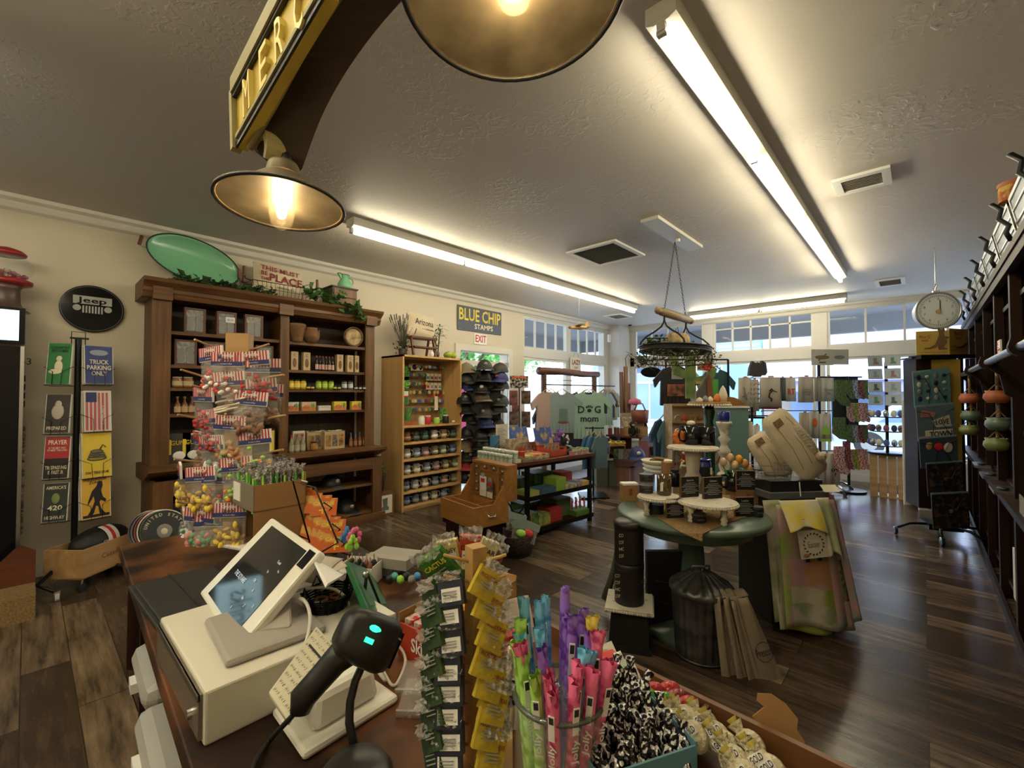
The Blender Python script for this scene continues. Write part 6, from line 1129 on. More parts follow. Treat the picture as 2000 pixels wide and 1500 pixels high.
for i,(z,lab)in enumerate(((.245,'lower black coffee canister standing on the black pedestal'),(.49,'upper black coffee canister with a lid stacked on the lower one'))):
    t=thing('coffee_canister',lab,'canister',(q.x,q.y,z),FACE+i*.3);MB().cyl((0,0,0),(0,0,.235),.087,mat('matt_black_tin',(.018,.016,.015),.4),n=32).build('drum',t);MB().lathe([(.089,.2),(.09,.235),(.07,.245),(0,.245)],mat('matt_black_tin'),n=32).build('lid',t)
    m=MB()
    for k_,s in enumerate(('COLD','COFFEE','HOT','COFFEE')):m.text(s,(-.06,-.066,.17-k_*.04),.02,CREAM,M=RZ(-.2),wmax=.05)
    m.text('DE CO' if i else 'COF',(.045,-.078,.14),.02,GREY,M=RZ(.25));m.build('lettering',t)
one(MB().tube([(0,0,0),(.06,0,.2),(.1,0,.45)],[.03,.02,.012],mat('olive_leather',(.08,.08,.04),.8)),'leather_sheath','olive long tapered pouch hanging left of the canisters','pouch',loc=PZ(1182,1170,.08),rz=FACE)
one(MB().bb((0,-.02,0),(.26,.02,.5),mat('matt_black_tin')).tube([(.05,-.03,.2),(.2,-.03,.15)],.004,STEEL,4).tube([(.05,-.03,.32),(.18,-.03,.3)],.004,STEEL,4),'folding_stand','dark folding stand under the round table beside the canisters','stand',loc=PD(1262,1100,2.85).xy.to_3d(),rz=FACE)
# ---------------------------------------------------------------- towel cart with trunk, wire baskets and pillows
q=PD(1503,900,2.88);tk=thing('towel_cart','grey drum table hung with easter tea towels and carrying a black trunk','cart',(q.x,q.y,0),FACE+.12)
MB().bb((0,0,.82),(.42,.4,.86),col((.12,.13,.13),.4)).bb((.03,.03,.86),(.40,.4,.93),col((.012,.012,.012),.3)).bb((.03,.035,0),(.39,.38,.82),BLACK).build('body',tk)
MB().cyl((.2,-.01,.93),(.2,-.02,.84),.004,WHITE,n=6).build('hook',tk)
def tpaint(n,c,c2,s):return mat(n,c,.9,no=s,c2=c2,lo=.42,hi=.58,det=2)
TW=[tpaint('towel_yellow',(.70,.56,.08),(.6,.56,.42),9),tpaint('towel_patch',(.55,.34,.34),(.33,.42,.1),5),tpaint('towel_green',(.36,.42,.08),(.58,.54,.4),6),tpaint('towel_teal',(.28,.36,.33),(.5,.3,.3),7),tpaint('towel_floral',(.5,.18,.24),(.32,.38,.32),14),tpaint('towel_bunny',(.6,.54,.44),(.34,.38,.2),8)]
TPK=tpaint('towel_pink_patch',(.62,.36,.45),(.6,.32,.16),7);TGD=tpaint('towel_green_dots',(.26,.28,.07),(.10,.08,.04),55);TCR=col((.42,.38,.26),.9)
def towel(lab,x0,x1,z1,z0,y0,flare,m_,M=None,side=False,ph=0,prints=None,bands=None):
    t=thing('tea_towel',lab,'towel',tk.location,tk.rotation_euler.z,'tea towels on the cart')
    def fn(u,v):
        z=z1+(z0-z1)*v;x=x0+(x1-x0)*u+flare*(u-.2)*v;y=y0-.1*v**.8-.012*math.sin(u*11+ph)*v
        z+=.03*math.sin(u*4+ph)*v
        return(x,y,z)if not side else(.43+.02+.16*v**.9+.012*math.sin(u*9+ph)*v,x,z)
    mb=MB().grid(fn,18,22,m_)
    if bands:
        for i_ in range(18*22):
            u,v=(i_%18)/18,(i_//18)/22
            for(u0,v0,u1,v1,bm)in bands:
                if u0<=u<u1 and v0<=v<v1:mb.mi[i_]=mb._m(bm)
    mb.build('cloth',t,solid=.004)
    if prints:m=MB();prints(m);m.build('print',t)
    return t
towel('pale towel with pink and green easter patches hanging to the floor',.0,.36,.80,.06,-.05,.12,TW[1],ph=1,bands=[(.1,.42,.75,.68,TPK),(.8,.42,1,.75,TGD),(.1,.68,.8,.8,TW[2]),(.78,.1,.86,.42,TW[3]),(.1,.38,.8,.42,TCR),(.1,.8,.75,1,TW[5])])
towel('lower pale towel with a green border showing at the bottom',-.02,.34,.5,.04,-.03,.14,TW[2],ph=2,bands=[(.1,.3,.7,.75,TW[5]),(.7,0,.85,1,TGD)])
towel('pale teal and rose patterned towel at the right of the front',.27,.41,.82,.08,-.045,.1,TW[3],ph=3)
towel('yellow patterned towel folded short across the top front',.0,.27,.83,.66,-.075,.0,TW[0],prints=lambda m:m.bb((.1,-.2,.73),(.19,-.139,.755),INK)if 0 else m.text('HELLO THERE',(.15,-.146,.72),.022,INK,wmax=.11,bold=True))
towel('narrow white towel with dark script at the front right edge',.26,.35,.84,.5,-.07,.02,TW[5])
towel('rose floral towel on the right side of the cart',.0,.14,.84,.10,0,.04,TW[4],side=True,bands=[(.5,0,1,.5,TW[3]),(0,.7,.6,1,TGD)]);towel('grey green towel hanging farthest on the right side',.12,.3,.84,.06,0,.1,TW[3],side=True,ph=2);towel('pale bunny towel between the side towels',.1,.2,.82,.12,0,.02,TW[5],side=True,ph=4)
towel('white and green towel at the left side of the cart',-.06,.06,.82,.12,-.01,-.03,TW[5],ph=5)
t=thing('easter_sign','square cream sign with a dark leaf wreath and an Easter greeting','sign',tk.matrix_basis@Vector((.17,-.17,.50)),tk.rotation_euler.z);t.rotation_euler=(-.12,-.06,FACE+.12)
MB().bb((-.088,0,-.0),(.088,.012,.165),CREAM).build('panel',t);m=MB().text('Easter',(0,-.003,.08),.035,GREY,wmax=.08)
for i in range(18):a=i*PI/9;m.sph((.065*math.cos(a),-.002,.083+.062*math.sin(a)),(.008,.002,.004),INK,6,4,rot=RY(-a+.8))
m.sph((-.06,-.002,.02),(.02,.002,.012),col((.5,.2,.15))).build('wreath',t)
for x in(-.05,.03):MB().box((x,.006,-.01),(.02,.012,.02),BLACK).build('foot',t)
one(MB(RX(-.9)).bb((-.05,0,0),(.05,.003,.06),CREAM),'price_tag','cream paper tag sticking out at the top right of the towels','tag',loc=tk.matrix_basis@Vector((.40,-.05,.87)),rz=FACE)
def wbasket(lab,x,y,z,w_,d,h):
    t=thing('wire_basket',lab,'basket',tk.matrix_basis@Vector((x,y,z)),tk.rotation_euler.z);m=MB()
    for zz in(0,h*.5,h):m.tube([(-w_/2,-d/2,zz),(w_/2,-d/2,zz),(w_/2,d/2,zz),(-w_/2,d/2,zz)],.002,STEEL,4,closed=True)
    for i in range(10):xx=-w_/2+w_*i/9;m.tube([(xx,-d/2,h),(xx,-d/2,0),(xx,d/2,0),(xx,d/2,h)],.0014,STEEL,3)
    for i in range(7):yy=-d/2+d*i/6;m.tube([(-w_/2,yy,h),(-w_/2,yy,0),(w_/2,yy,0),(w_/2,yy,h)],.0014,STEEL,3)
    m.build('frame',t);return t
wbasket('wire basket on the trunk holding the left pillow',.1,.2,.93,.22,.2,.09);wbasket('wire basket at the right of the trunk under the tall pillow',.36,.26,.93,.16,.2,.09)
PLW=mat('quilted_canvas',(.60,.51,.37),.95,no=5,c2=(.54,.45,.32),bu=(14,.5))
def plw(lab,px,py,dd,w_,h,roll,pom):
    t=thing('bunny_pillow',lab,'pillow',PD(px,py,dd));t.rotation_euler=(Matrix.Rotation(FACE,4,'Z')@RX(-.2)@RY(roll)).to_euler()
    def f(s):
        def g(u,v):
            sh=math.sin(PI*min(1,max(0,v)))**.35;return((u-.5)*w_*(.62+.38*sh),s*.06*(max(0,math.sin(PI*u))*max(0,math.sin(PI*v)))**.5,(v-.5)*h-.0)
        return g
    MB().grid(f(-1),18,18,PLW).grid(f(1),18,18,PLW).build('cushion',t)
    m=MB()
    for i in range(3):m.tube([(-w_*.33+i*w_*.3,-.05,-h*.3),(-w_*.25+i*w_*.28,-.064,0),(-w_*.2+i*w_*.2,-.04,h*.38)],.0018,BURLAP,4)
    m.build('seam',t)
    MB().box((-w_*.1,-.045,h*.36),(.06,.008,.045),BURLAP,rz=0).build('tag',t)
    if pom:MB().sph((.06,-.07,-h*.28),.032,mat('pom_wool',(.50,.43,.30),.95,bu=(60,1))).build('tail',t);MB().sph((.055,-.035,0),(.055,.03,.14),mat('pom_wool')).build('ear_patch',t)
plw('tall cream bunny shaped pillow with a pompom tail leaning in the wire basket',1551,868,3.05,.25,.50,math.radians(-32),True);plw('smaller cream pillow leaning behind the tall bunny pillow',1503,892,3.2,.2,.36,math.radians(-30),False)
# ---------------------------------------------------------------- towel and sock racks near the street
def HG(name,cat,lab,px,py,w_,h,dd,c,group=None,rz=0,pr=None,sock=False,n=3):
    k_=dd/FL;W=w_*k_;Hh=h*k_;t=thing(name,lab,cat,PD(px,py,dd),FACE+rz,group)
    if sock:MB().prism([(-W/2,0),(W/2,0),(W/2,-Hh*.62),(W*.95,-Hh*.86),(W*.75,-Hh),(W*.1,-Hh*.95),(-W/2,-Hh*.7)],.035,c).bb((-W/2,-.002,-Hh*.12),(W/2,.037,0),(pr or c)).build('sock',t,bev=.006);return t
    MB().grid(lambda u,v:((u-.5)*W*(.92+.08*v),-.012*math.sin(u*10),-Hh*v),12,2,c).build('cloth',t,solid=.02)
    if pr:m=MB();pr(m,W,Hh);m.build('print',t)
    MB().bb((-W*.12,-.03,-.0),(W*.12,-.02,.07*k_*40),CRATE).build('tag',t)
    return t
rk2=thing('towel_rack','black wheeled wire rack of printed kitchen towels near the street window','rack',PD(1600,770,7.0).xy.to_3d(),FACE)
ztop=PD(1600,738,7.0).z;m=MB()
MB().cyl((.0,0,.1),(0,0,PD(1600,690,7).z-.05),.02,BLKM).build('pole',rk2)
for zz,x0,x1 in((ztop,-1.2,.55),(PD(1600,802,7).z,-.9,.4),(PD(1600,880,7).z,-.6,.5)):MB().cyl((x0,0,zz),(x1,0,zz),.008,BLKM,n=6).cyl((x0,.02,zz),(x0,.02,.8 if x0<-1 else zz-.02),.008,BLKM,n=6).build('rail',rk2)
for a in(-.5,.2,1.4):MB().tube([(0,0,.18),(.3*math.cos(a),-.3*math.sin(a)-.0,.14),(.42*math.cos(a),-.42*math.sin(a),.07)],.016,CHROME,6).cyl((.42*math.cos(a)-.012,-.42*math.sin(a),.035),(.42*math.cos(a)+.012,-.42*math.sin(a),.035),.035,BLACK,n=12).build('caster_leg',rk2)
MB().cyl((-1.2,.02,0),(-1.2,.02,.8),.01,BLKM,n=6).build('end_post',rk2)
kok=lambda m,W,Hh:m.tube([(-.02,-.025,-Hh*.42),(.01,-.025,-Hh*.36),(.03,-.025,-Hh*.4),(-.02,-.025,-Hh*.5),(-.03,-.025,-Hh*.62),(.01,-.025,-Hh*.68),(.0,-.025,-Hh*.76)],.011,INK,5).tube([(.03,-.025,-Hh*.42),(.09,-.025,-Hh*.46)],.006,INK,4).bb((-W*.44,-.024,-Hh),(W*.46,-.022,-Hh*.93),MAR)
dots=lambda m,W,Hh:[m.sph(((-.35+.35*(i%3))*W,-.022,-Hh*(.15+.15*(i//3))),(.012,.003,.03),GREY,6,4,rot=RY(i))for i in range(15)]
word=lambda s,c=INK:(lambda m,W,Hh:m.text(s,(0,-.028,-Hh*.6),Hh*.25,c,wmax=W*.7,bold=True))
LIN=col((.50,.46,.38),.9);LING=col((.36,.36,.30),.9);LINW=col((.58,.57,.54),.9)
for px,py,w_,h,c,pr,lab in((1454,738,26,62,LIN,lambda m,W,Hh:m.tube([(-.02,-.025,-Hh*.3),(.02,-.025,-Hh*.7)],.008,GREY,5).tube([(-.05,-.025,-Hh*.6),(.06,-.025,-Hh*.45)],.006,GREY,5),'cream towel with a thin grey crossing mark at the left end'),(1472,741,20,62,LIN,dots,'cream towel dotted with small grey leaves'),(1504,737,42,62,LIN,kok,'cream towel with a black dancing flute player figure'),(1527,738,14,45,col((.08,.1,.1)),None,'dark green folded towel between the pale ones'),(1543,738,20,46,LINW,word('RT',RED),'white towel with a red round print'),(1573,736,30,50,LIN,word('HAPPY\nCAMPER\nHOME',GREY),'cream towel with three lines of dark lettering'),(1597,738,14,46,LING,None,'olive grey towel hung edge on'),(1616,736,26,48,LINW,word('desert\nlife',GREY),'white striped towel at the right of the top rail')):
    HG('kitchen_towel','towel',lab+' of the top rail' if 'rail' not in lab else lab,px,py,w_,h,6.95,c,'towels on the top rail',rnd.uniform(-.1,.1),pr)
for px,py,w_,h,c,pr,lab in((1570,806,22,50,LIN,None,'cream towel partly hidden by the tall bunny pillow'),(1589,804,22,52,LINW,lambda m,W,Hh:m.sph((0,-.025,-Hh*.4),(.04,.004,.07),ORG),'white towel with an orange bird print on the middle rail'),(1611,808,22,54,LINW,lambda m,W,Hh:m.prism([(-W*.4,-Hh*.75),(W*.4,-Hh*.75),(0,-Hh*.35)],.003,LIME,M=TR(0,-.026,0)).bb((-W*.46,-.024,-Hh),(W*.46,-.022,-Hh*.9),LIME),'white towel with a green triangle print on the middle rail'),(1600,885,18,62,LINW,None,'white towel on the low rail'),(1613,884,18,62,LINW,None,'second white towel on the low rail'),(1628,886,24,60,LIN,word('09\n?',INK),'cream towel with a large dark numeral print on the low rail')):
    HG('kitchen_towel','towel',lab,px,py,w_,h,6.7,c,'towels on the lower rails',rnd.uniform(-.15,.15),pr)
for i,(px,py)in enumerate(((1474,734),(1484,736),(1493,733))):one(MB().prism([(-.09,0),(.02,0),(.05,.05),(.03,.2),(-.03,.24),(-.07,.15)],.06,col((.05,.04,.04))),'oven_mitt','%s dark mitt standing above the towel rack'%ORD[i],'mitt',loc=PD(px,py,7.2),rz=FACE,group='dark mitts')
t=thing('picture_header','white sign boards with a brown reptile drawing on top of the sock rack','sign',PD(1606,713,6.8),FACE)
MB().bb((-.16,0,0),(.17,.01,.24),LINW).bb((.17,.02,.01),(.42,.03,.24),LINW).build('board',t);MB().sph((.0,-.004,.12),(.11,.004,.03),col((.25,.2,.08))).sph((.28,.016,.12),(.08,.004,.03),GREY).tube([(-.06,-.004,.07),(.06,-.004,.17)],.008,col((.25,.2,.08))).bb((-.05,-.006,.03),(.05,-.004,.05),BRL).build('drawing',t)
sk=thing('sock_rack','dark wire rack hung with patterned socks beside the towels','rack',PD(1655,770,6.9).xy.to_3d(),FACE)
zz=PD(1655,735,6.9).z;MB().cyl((0,0,.1),(0,0,zz),.02,BLKM).bb((-.45,.02,zz-.02),(.25,.03,zz),BLKM).cyl((0,0,0),(0,0,.03),.22,BLKM,n=18).build('frame',sk)
MB().bb((-.2,.04,.9),(.2,.06,zz),col((.03,.04,.035))).build('panel',sk)
SKC=[(tpaint('sock_green',(.05,.12,.05),(.15,.2,.08),40),'dark green patterned'),(tpaint('sock_red',(.45,.05,.06),(.6,.58,.55),45),'red and white patterned'),(tpaint('sock_blue',(.08,.12,.3),(.5,.5,.5),45),'blue patterned'),(tpaint('sock_mixed',(.5,.45,.4),(.3,.08,.1),50),'cream and maroon'),(tpaint('sock_dark',(.03,.03,.04),(.4,.1,.1),40),'black speckled'),(tpaint('sock_yellow',(.5,.4,.05),(.08,.2,.1),40),'yellow and green')]
for r,(y0,h)in enumerate(((742,38),(787,38),(830,36),(878,40))):
    for i in range(4):
        c,nm=SKC[(i*2+r*3)%6]
        HG('sock','sock','%s sock, %s in the %s row of the sock rack'%(nm,ORD[i],['top','second','third','bottom'][r]),1660+i*10,y0,9,h,6.75+.06*i,c,'socks on the sock rack',-.3,None,True)
for px,py,w_,h,i,lab in((1643,742,20,52,0,'large dark green sock with a red band on the dark panel'),(1640,815,24,45,0,'large green long sock in the middle of the sock panel'),(1641,872,20,56,1,'large red sock with white lettering hanging low on the panel'),(1655,862,12,55,4,'dark speckled sock beside the large red one')):HG('sock','sock',lab,px,py,w_,h,6.65,SKC[i][0],'large socks',0,None,True)
for i in range(4):HG('dish_cloth','cloth','%s patterned cloth hanging in the shade left of the bunny pillows'%ORD[i],1448+i*14,[812,824,830,862][i],16,60,5.6,[LING,LIN,LINW,LINW][i],'cloths left of the pillows',.1,word('fox',GREY)if i>1 else None)
cr_=thing('cloth_stand','dark wire stand holding patterned cloths behind the candle holder','stand',PD(1468,770,5.7).xy.to_3d(),FACE);MB().cyl((0,0,0),(0,0,PD(1468,795,5.7).z),.015,BLKM).cyl((-.2,0,PD(1468,812,5.7).z),(.25,0,PD(1468,812,5.7).z),.008,BLKM).bb((-.15,-.15,0),(.15,.15,.02),BLKM).build('frame',cr_)
one(MB().bb((-.2,0,0),(.12,.2,.1),mat('maroon_print',(.16,.03,.04),.9,no=30,c2=(.4,.3,.25))),'maroon_bundle','maroon patterned cloth bundle below the cream towels','cloth',loc=PD(1462,815,6.9),rz=FACE)
one(MB().cyl((0,0,0),(0,0,1.18),.02,BLKM).box((0,0,1.14),(.4,.3,.03),BLKM).cyl((0,0,0),(0,0,.03),.2,BLKM,n=16),'small_stand','thin dark stand under the maroon bundle','stand',loc=PD(1458,815,7.0).xy.to_3d(),rz=FACE)
q=PZ(1734,973,0);t=thing('slatted_crate','tall pale slatted crate by the street window carrying a spinner','crate',(q.x,q.y+.15,0),0);hc=.62
for i in range(4):MB().bb((-.2+i*.105,-.14,0),(-.11+i*.105,-.125,hc),CRATE).build('slat',t)
MB().bb((-.2,-.12,hc-.02),(.21,.14,hc),CRATE).bb((-.2,-.12,0),(-.185,.14,hc),CRATE).bb((.195,-.12,0),(.21,.14,hc),CRATE).bb((-.2,-.12,0),(.21,.14,.02),CRATE).build('frame',t)
sp2=thing('trinket_spinner','dark spinner of shiny trinkets standing on the slatted crate','spinner',(q.x,q.y+.15,hc),0)
MB().cyl((0,0,0),(0,0,.03),.24,BLKM,n=24).cyl((0,0,.03),(0,0,1.35),.02,BLKM).build('stand',sp2)
for z in(.12,.33,.54):MB().cyl((0,0,z),(0,0,z+.015),.2,BLKM,n=20).build('tier',sp2)
cs=[col((.1,.12,.3)),col((.3,.1,.15)),STEEL,col((.05,.06,.1)),CREAM,DKF]
for r in range(3):
    for i in range(7):a=PI+(i+.5)*PI/7;one(MB().sph((0,0,0),(.035,.02,.05),cs[(i*2+r)%6],8,6),'trinket','%s hanging trinket on the %s tier of the dark spinner'%(ORD[i],['lowest','middle','upper'][r]),'trinket',loc=(q.x+.2*math.cos(a),q.y+.15+.2*math.sin(a),hc+.1+.21*r+.08),group='trinkets on the dark spinner')
for r in range(4):
    for i,(dx,rz)in enumerate(((-.11,.5),(.08,-.1))):
        t=thing('boot_card','%s white picture card in the %s row of the card tower'%(['left','right'][i],ORD[r]),'card',(q.x+dx,q.y-.02+abs(dx)*.1,hc+.72+r*.19),rz,'white picture cards');MB(RX(-.1)).bb((-.09,0,0),(.09,.006,.155),col((.5,.58,.62))).build('card',t)
        MB(RX(-.1)).prism([(-.03,.03),(.04,.03),(.045,.05),(.015,.07),(.02,.12),(-.02,.12),(-.015,.06)],.004,[col((.15,.3,.15)),col((.1,.16,.12)),col((.3,.4,.5)),col((.35,.2,.2))][(r+i)%4],M=TR(0,-.006,0)).build('picture',t)
q=PZ(1768,985,0);t=thing('white_shelf_unit','narrow rounded white shelf unit with small leather goods','shelf',(q.x,q.y,0),math.radians(-60));hz=1.42
MB().bb((0,-.02,0),(.02,.4,hz),WHITE).bb((.3,-.02,0),(.32,.4,hz),WHITE).bb((0,.38,0),(.32,.4,hz),WHITE).build('side',t)
for i in range(6):MB().bb((.02,0,.06+i*.24),(.3,.38,.075+i*.24),WHITE).build('shelf',t)
for i in range(6):
    for j in range(2):one(MB().sph((0,0,.07),(.06,.05,.07),[BRL,CRATE,GREY,ORG,DKF,YEL][(i+j*3)%6],8,6).bb((-.04,-.05,0),(.04,0,.06),[CRATE,BRL][j]),'leather_pouch','%s small leather item on the %s shelf of the white unit'%(['near','far'][j],ORD[i]),'pouch',loc=t.matrix_basis@Vector((.1+j*.12,.07,.075+i*.24)),rz=-1,group='leather goods on the white unit')
# ---------------------------------------------------------------- yellow and dark spinner of bags on the right
q=PZ(1885,1075,0);QX,QY=q.x-.02,q.y+.1
bs=thing('bag_spinner','dark wheeled display spinner with yellow panels holding bags on the right','display stand',(QX-.16,QY+.25,0),.35)
DK=DARKW;zb=PD(1840,702,4.9).z
MB().bb((-.16,-.02,.3),(-.04,.3,zb+.0),DK).build('side_box',bs)
MB().bb((-.03,-.02,.25),(.22,.0,zb-.02),mat('mustard_panel',(.42,.27,.03),.6,no=3,c2=(.33,.2,.025))).bb((.0,-.0,.25),(.2,.25,zb-.04),BLKM).build('yellow_panel',bs)
MB().bb((.2,-.03,.12),(.22,.02,zb+.03),BLKM).bb((-.2,-.03,zb),(.24,.25,zb+.015),BLKM).build('frame',bs)
for a in(-2.9,-1.9,-1.0,-.2,1.2):MB().tube([(.05,.1,.12),(.05+.28*math.cos(a),.1+.28*math.sin(a),.12),(.05+.4*math.cos(a),.1+.4*math.sin(a),.07)],.014,BLKM,6).cyl((.04+.42*math.cos(a),.1+.42*math.sin(a),.035),(.065+.42*math.cos(a),.1+.42*math.sin(a),.035),.035,BLACK,n=12).cyl((.04+.42*math.cos(a),.1+.42*math.sin(a),.06),(.065+.42*math.cos(a),.1+.42*math.sin(a),.06),.022,CHROME,n=10).build('caster_leg',bs)
MB().bb((-.08,-.02,.08),(.2,.25,.14),BLKM).build('base',bs)
def bag(lab,px,py,w_,h,dd,c,pr,roll=.12,n=3):
    k_=dd/FL;W=w_*k_;Hh=h*k_;t=thing('shopping_bag',lab,'bag',PD(px,py,dd));t.rotation_euler=(.16,-roll,FACE-.25)
    for i in range(n):MB().bb((-W/2+.006*i,.012*i,-Hh),(W/2+.006*i,.012*i+.009,.004*i),c if i==0 else col((.10,.16,.17))).build('panel' if i==0 else 'spare_panel',t)
    m=MB();pr(m,W,Hh);m.build('print',t);MB().tube([(-W/2,-.01,-Hh*.12),(-W*.2,-.02,-Hh*.2),(-W*.1,-.03,-Hh*.45),(W*.1,-.03,-Hh*.45),(W*.25,-.02,-Hh*.2),(W/2,-.01,-Hh*.12)],.003,BLKM,4).tube([(-W*.1,-.03,-Hh*.45),(-W*.15,-.02,-Hh)],.003,BLKM,4).tube([(W*.1,-.03,-Hh*.45),(W*.4,-.02,-Hh)],.003,BLKM,4).build('wire_holder',t)
bag('teal shopping bag scattered with small dogs on the right spinner',1818,724,60,72,4.6,col((.11,.25,.27),.5),lambda m,W,Hh:[m.sph((W*(-.35+.23*(i%4)),-.005,-Hh*(.15+.2*(i//4))),(.02,.004,.016 if i%2 else.03),[INK,CREAM,GREY][i%3],8,5)for i in range(16)])
bag('grey blue shopping bag reading LOVE and TOWN in pennant shapes',1826,792,62,70,4.5,col((.12,.17,.21),.5),lambda m,W,Hh:m.prism([(-W*.4,-Hh*.3),(-W*.35,-Hh*.1),(0,-Hh*.2),(-W*.05,-Hh*.32)],.004,col((.45,.2,.18)),M=TR(0,-.006,0)).prism([(-W*.1,-Hh*.42),(W*.35,-Hh*.3),(W*.4,-Hh*.62),(W*.0,-Hh*.62)],.004,CREAM,M=TR(0,-.006,0)).text('LOVE',(W*.15,-.01,-Hh*.48),Hh*.15,INK,wmax=W*.35,bold=True).bb((-W*.3,-.006,-Hh*.95),(W*.42,-.002,-Hh*.7),CREAM).text('TOWN',(W*.1,-.01,-Hh*.82),Hh*.16,INK,wmax=W*.6,bold=True).bb((-W*.4,-.007,-Hh),(-W*.1,-.002,-Hh*.86),RED))
bag('dark blue shopping bag with small bright birds',1832,855,62,60,4.4,col((.05,.07,.10),.5),lambda m,W,Hh:m.sph((-W*.25,-.006,-Hh*.25),(.03,.004,.04),col((.4,.28,.12))).sph((.0,-.006,-Hh*.3),(.04,.004,.04),RED).sph((W*.25,-.006,-Hh*.35),(.04,.004,.05),CREAM))
FL_=mat('dark_floral_bag',(.012,.012,.014),.5,no=22,c2=(.12,.06,.04),lo=.35,hi=.5)
bag('black floral shopping bag on the spinner',1845,905,60,65,4.35,FL_,lambda m,W,Hh:m.sph((0,-.004,-Hh*.5),(.02,.003,.02),BRL));bag('lowest black floral shopping bag near the wheels',1855,965,60,70,4.3,FL_,lambda m,W,Hh:m.sph((0,-.004,-Hh*.5),(.02,.003,.02),GREY))
YP=mat('mustard_card',(.50,.34,.07),.6)
def kang(m,s,x0=0,z0=0,y=-.004):
    K=col((.17,.09,.035),.7)
    m.add([(x0+x*s,y,z0+z*s)for x,z in[(-.5,.06),(-.3,.04),(-.1,.1),(-.02,.2),(.0,.0),(.3,.0),(.32,.06),(.18,.1),(.3,.3),(.28,.5),(.38,.52),(.36,.58),(.22,.6),(.2,.75),(.24,.9),(.18,1.0),(.14,.92),(.06,.93),(.02,1.02),(-.02,.9),(.02,.78),(.02,.65),(-.05,.45),(-.12,.25),(-.3,.12),(-.5,.1)]],[tuple(range(26))],K)
t=thing('display_header','yellow three sided header reading Blue Q BAGS with a brown kangaroo','sign',PD(1855,692,4.6),FACE-.15)
LW_=.27
MB(RZ(-.25)).bb((-LW_,0,0),(0,.008,.25),YP).build('left_panel',t);MB(RZ(.45)).bb((0,0,0),(.30,.008,.27),YP).build('right_panel',t)
m=MB(RZ(-.25));kang(m,.23,-.09,.05);m.text('Blue Q',(-.2,-.004,.19),.035,MR,wmax=.09).text('BAGS',(-.2,-.004,.15),.02,MR,wmax=.05,bold=True).text('YOU WEAR THE BAG AND THE BAG',(-.13,-.004,.025),.012,MR,wmax=.22);m.build('left_print',t)
m=MB(RZ(.45)).text('Blue Q',(.14,-.004,.22),.045,MR,wmax=.13).text('BAGS',(.14,-.004,.17),.025,MR,wmax=.08,bold=True).tube([(.03,-.003,.1),(.12,-.003,.075),(.2,-.003,.09),(.27,-.003,.14)],[.003,.012,.01,.002],col((.17,.09,.035)),5).text('YOU WEAR THE BAG AND THE BAG',(.14,-.004,.04),.012,MR,wmax=.22);m.build('right_print',t)
MB().bb((-.25,.02,-.04),(.25,.2,0),BLKM).build('holder',t)
t=thing('bag_card','small yellow kangaroo card on the front of the right spinner','card',PD(1832,722,4.75),FACE-.2);MB().bb((-.09,0,0),(.17,.004,.12),YP).build('panel',t);m=MB();kang(m,.1,0,.0,-.003);m.text('BAGS',(-.04,-.004,.1),.016,MR);m.build('print',t)
m=MB();foliage(m,[(rnd.uniform(-.05,.05),rnd.uniform(-.05,.05),rnd.uniform(0,.1))for _ in range(10)],.05,LEAF,12,.03);one(m,'green_plant','small green plant on the white unit near the yellow header','plant',loc=PD(1800,690,8.6),rz=0)
one(MB().lathe([(.06,0),(.07,.12),(.0,.12)],TERR,n=12).cyl((0,0,-.7),(0,0,0),.012,BLKM),'plant_pot','small pot on a thin stand under that green plant','pot',loc=PD(1800,705,8.6))
# ---------------------------------------------------------------- dark shelving along the right wall
sh_=thing('dark_shelving','tall dark wooden shelving with upright posts along the right wall','shelving',(.41,2.2,0))
ys=[0,.95,1.9,2.7,3.5,4.3,5.1,5.75]
zt2=2.31
for y in ys:MB().bb((0,y,0),(.05,y+.07,zt2),DARKW).bb((.05,y+.02,0),(.6,y+.05,zt2),DARKW).build('upright',sh_)
MB().bb((.58,0,0),(.6,5.8,zt2),DARKW).build('back_panel',sh_)
for z in(.12,.85,1.25,1.75,2.1):MB().bb((.04,0,z),(.58,5.8,z+.03),DARKWH).build('shelf',sh_)
MB().bb((-.03,0,zt2),(.62,5.84,zt2+.05),DARKWH).bb((-.02,0,zt2-.06),(.02,5.82,zt2),DARKWH).build('cornice',sh_)
MB().bb((-.02,0,0),(.0,5.8,.07),DARKWH).build('plinth',sh_)
MB().bb((-.05,0,.82),(.05,5.8,.86),DARKWH).build('counter_ledge',sh_)
MB().cyl((-.10,.2,1.70),(-.10,5.3,1.70),.02,STEEL,n=10).build('rail',sh_)
for y in(.6,1.9,3.2,4.4):MB().prism([(0,-.22),(0,.05),(-.13,.04),(-.14,-.0),(-.1,-.03),(-.05,-.08),(-.03,-.2)],.04,DARKW,M=TR(0,y,1.70)).cyl((-.10,y-.01,1.7),(-.10,y+.05,1.7),.04,DARKW,n=14).build('bracket',sh_)
SP=mat('pale_glazing',(.42,.47,.55),.25)
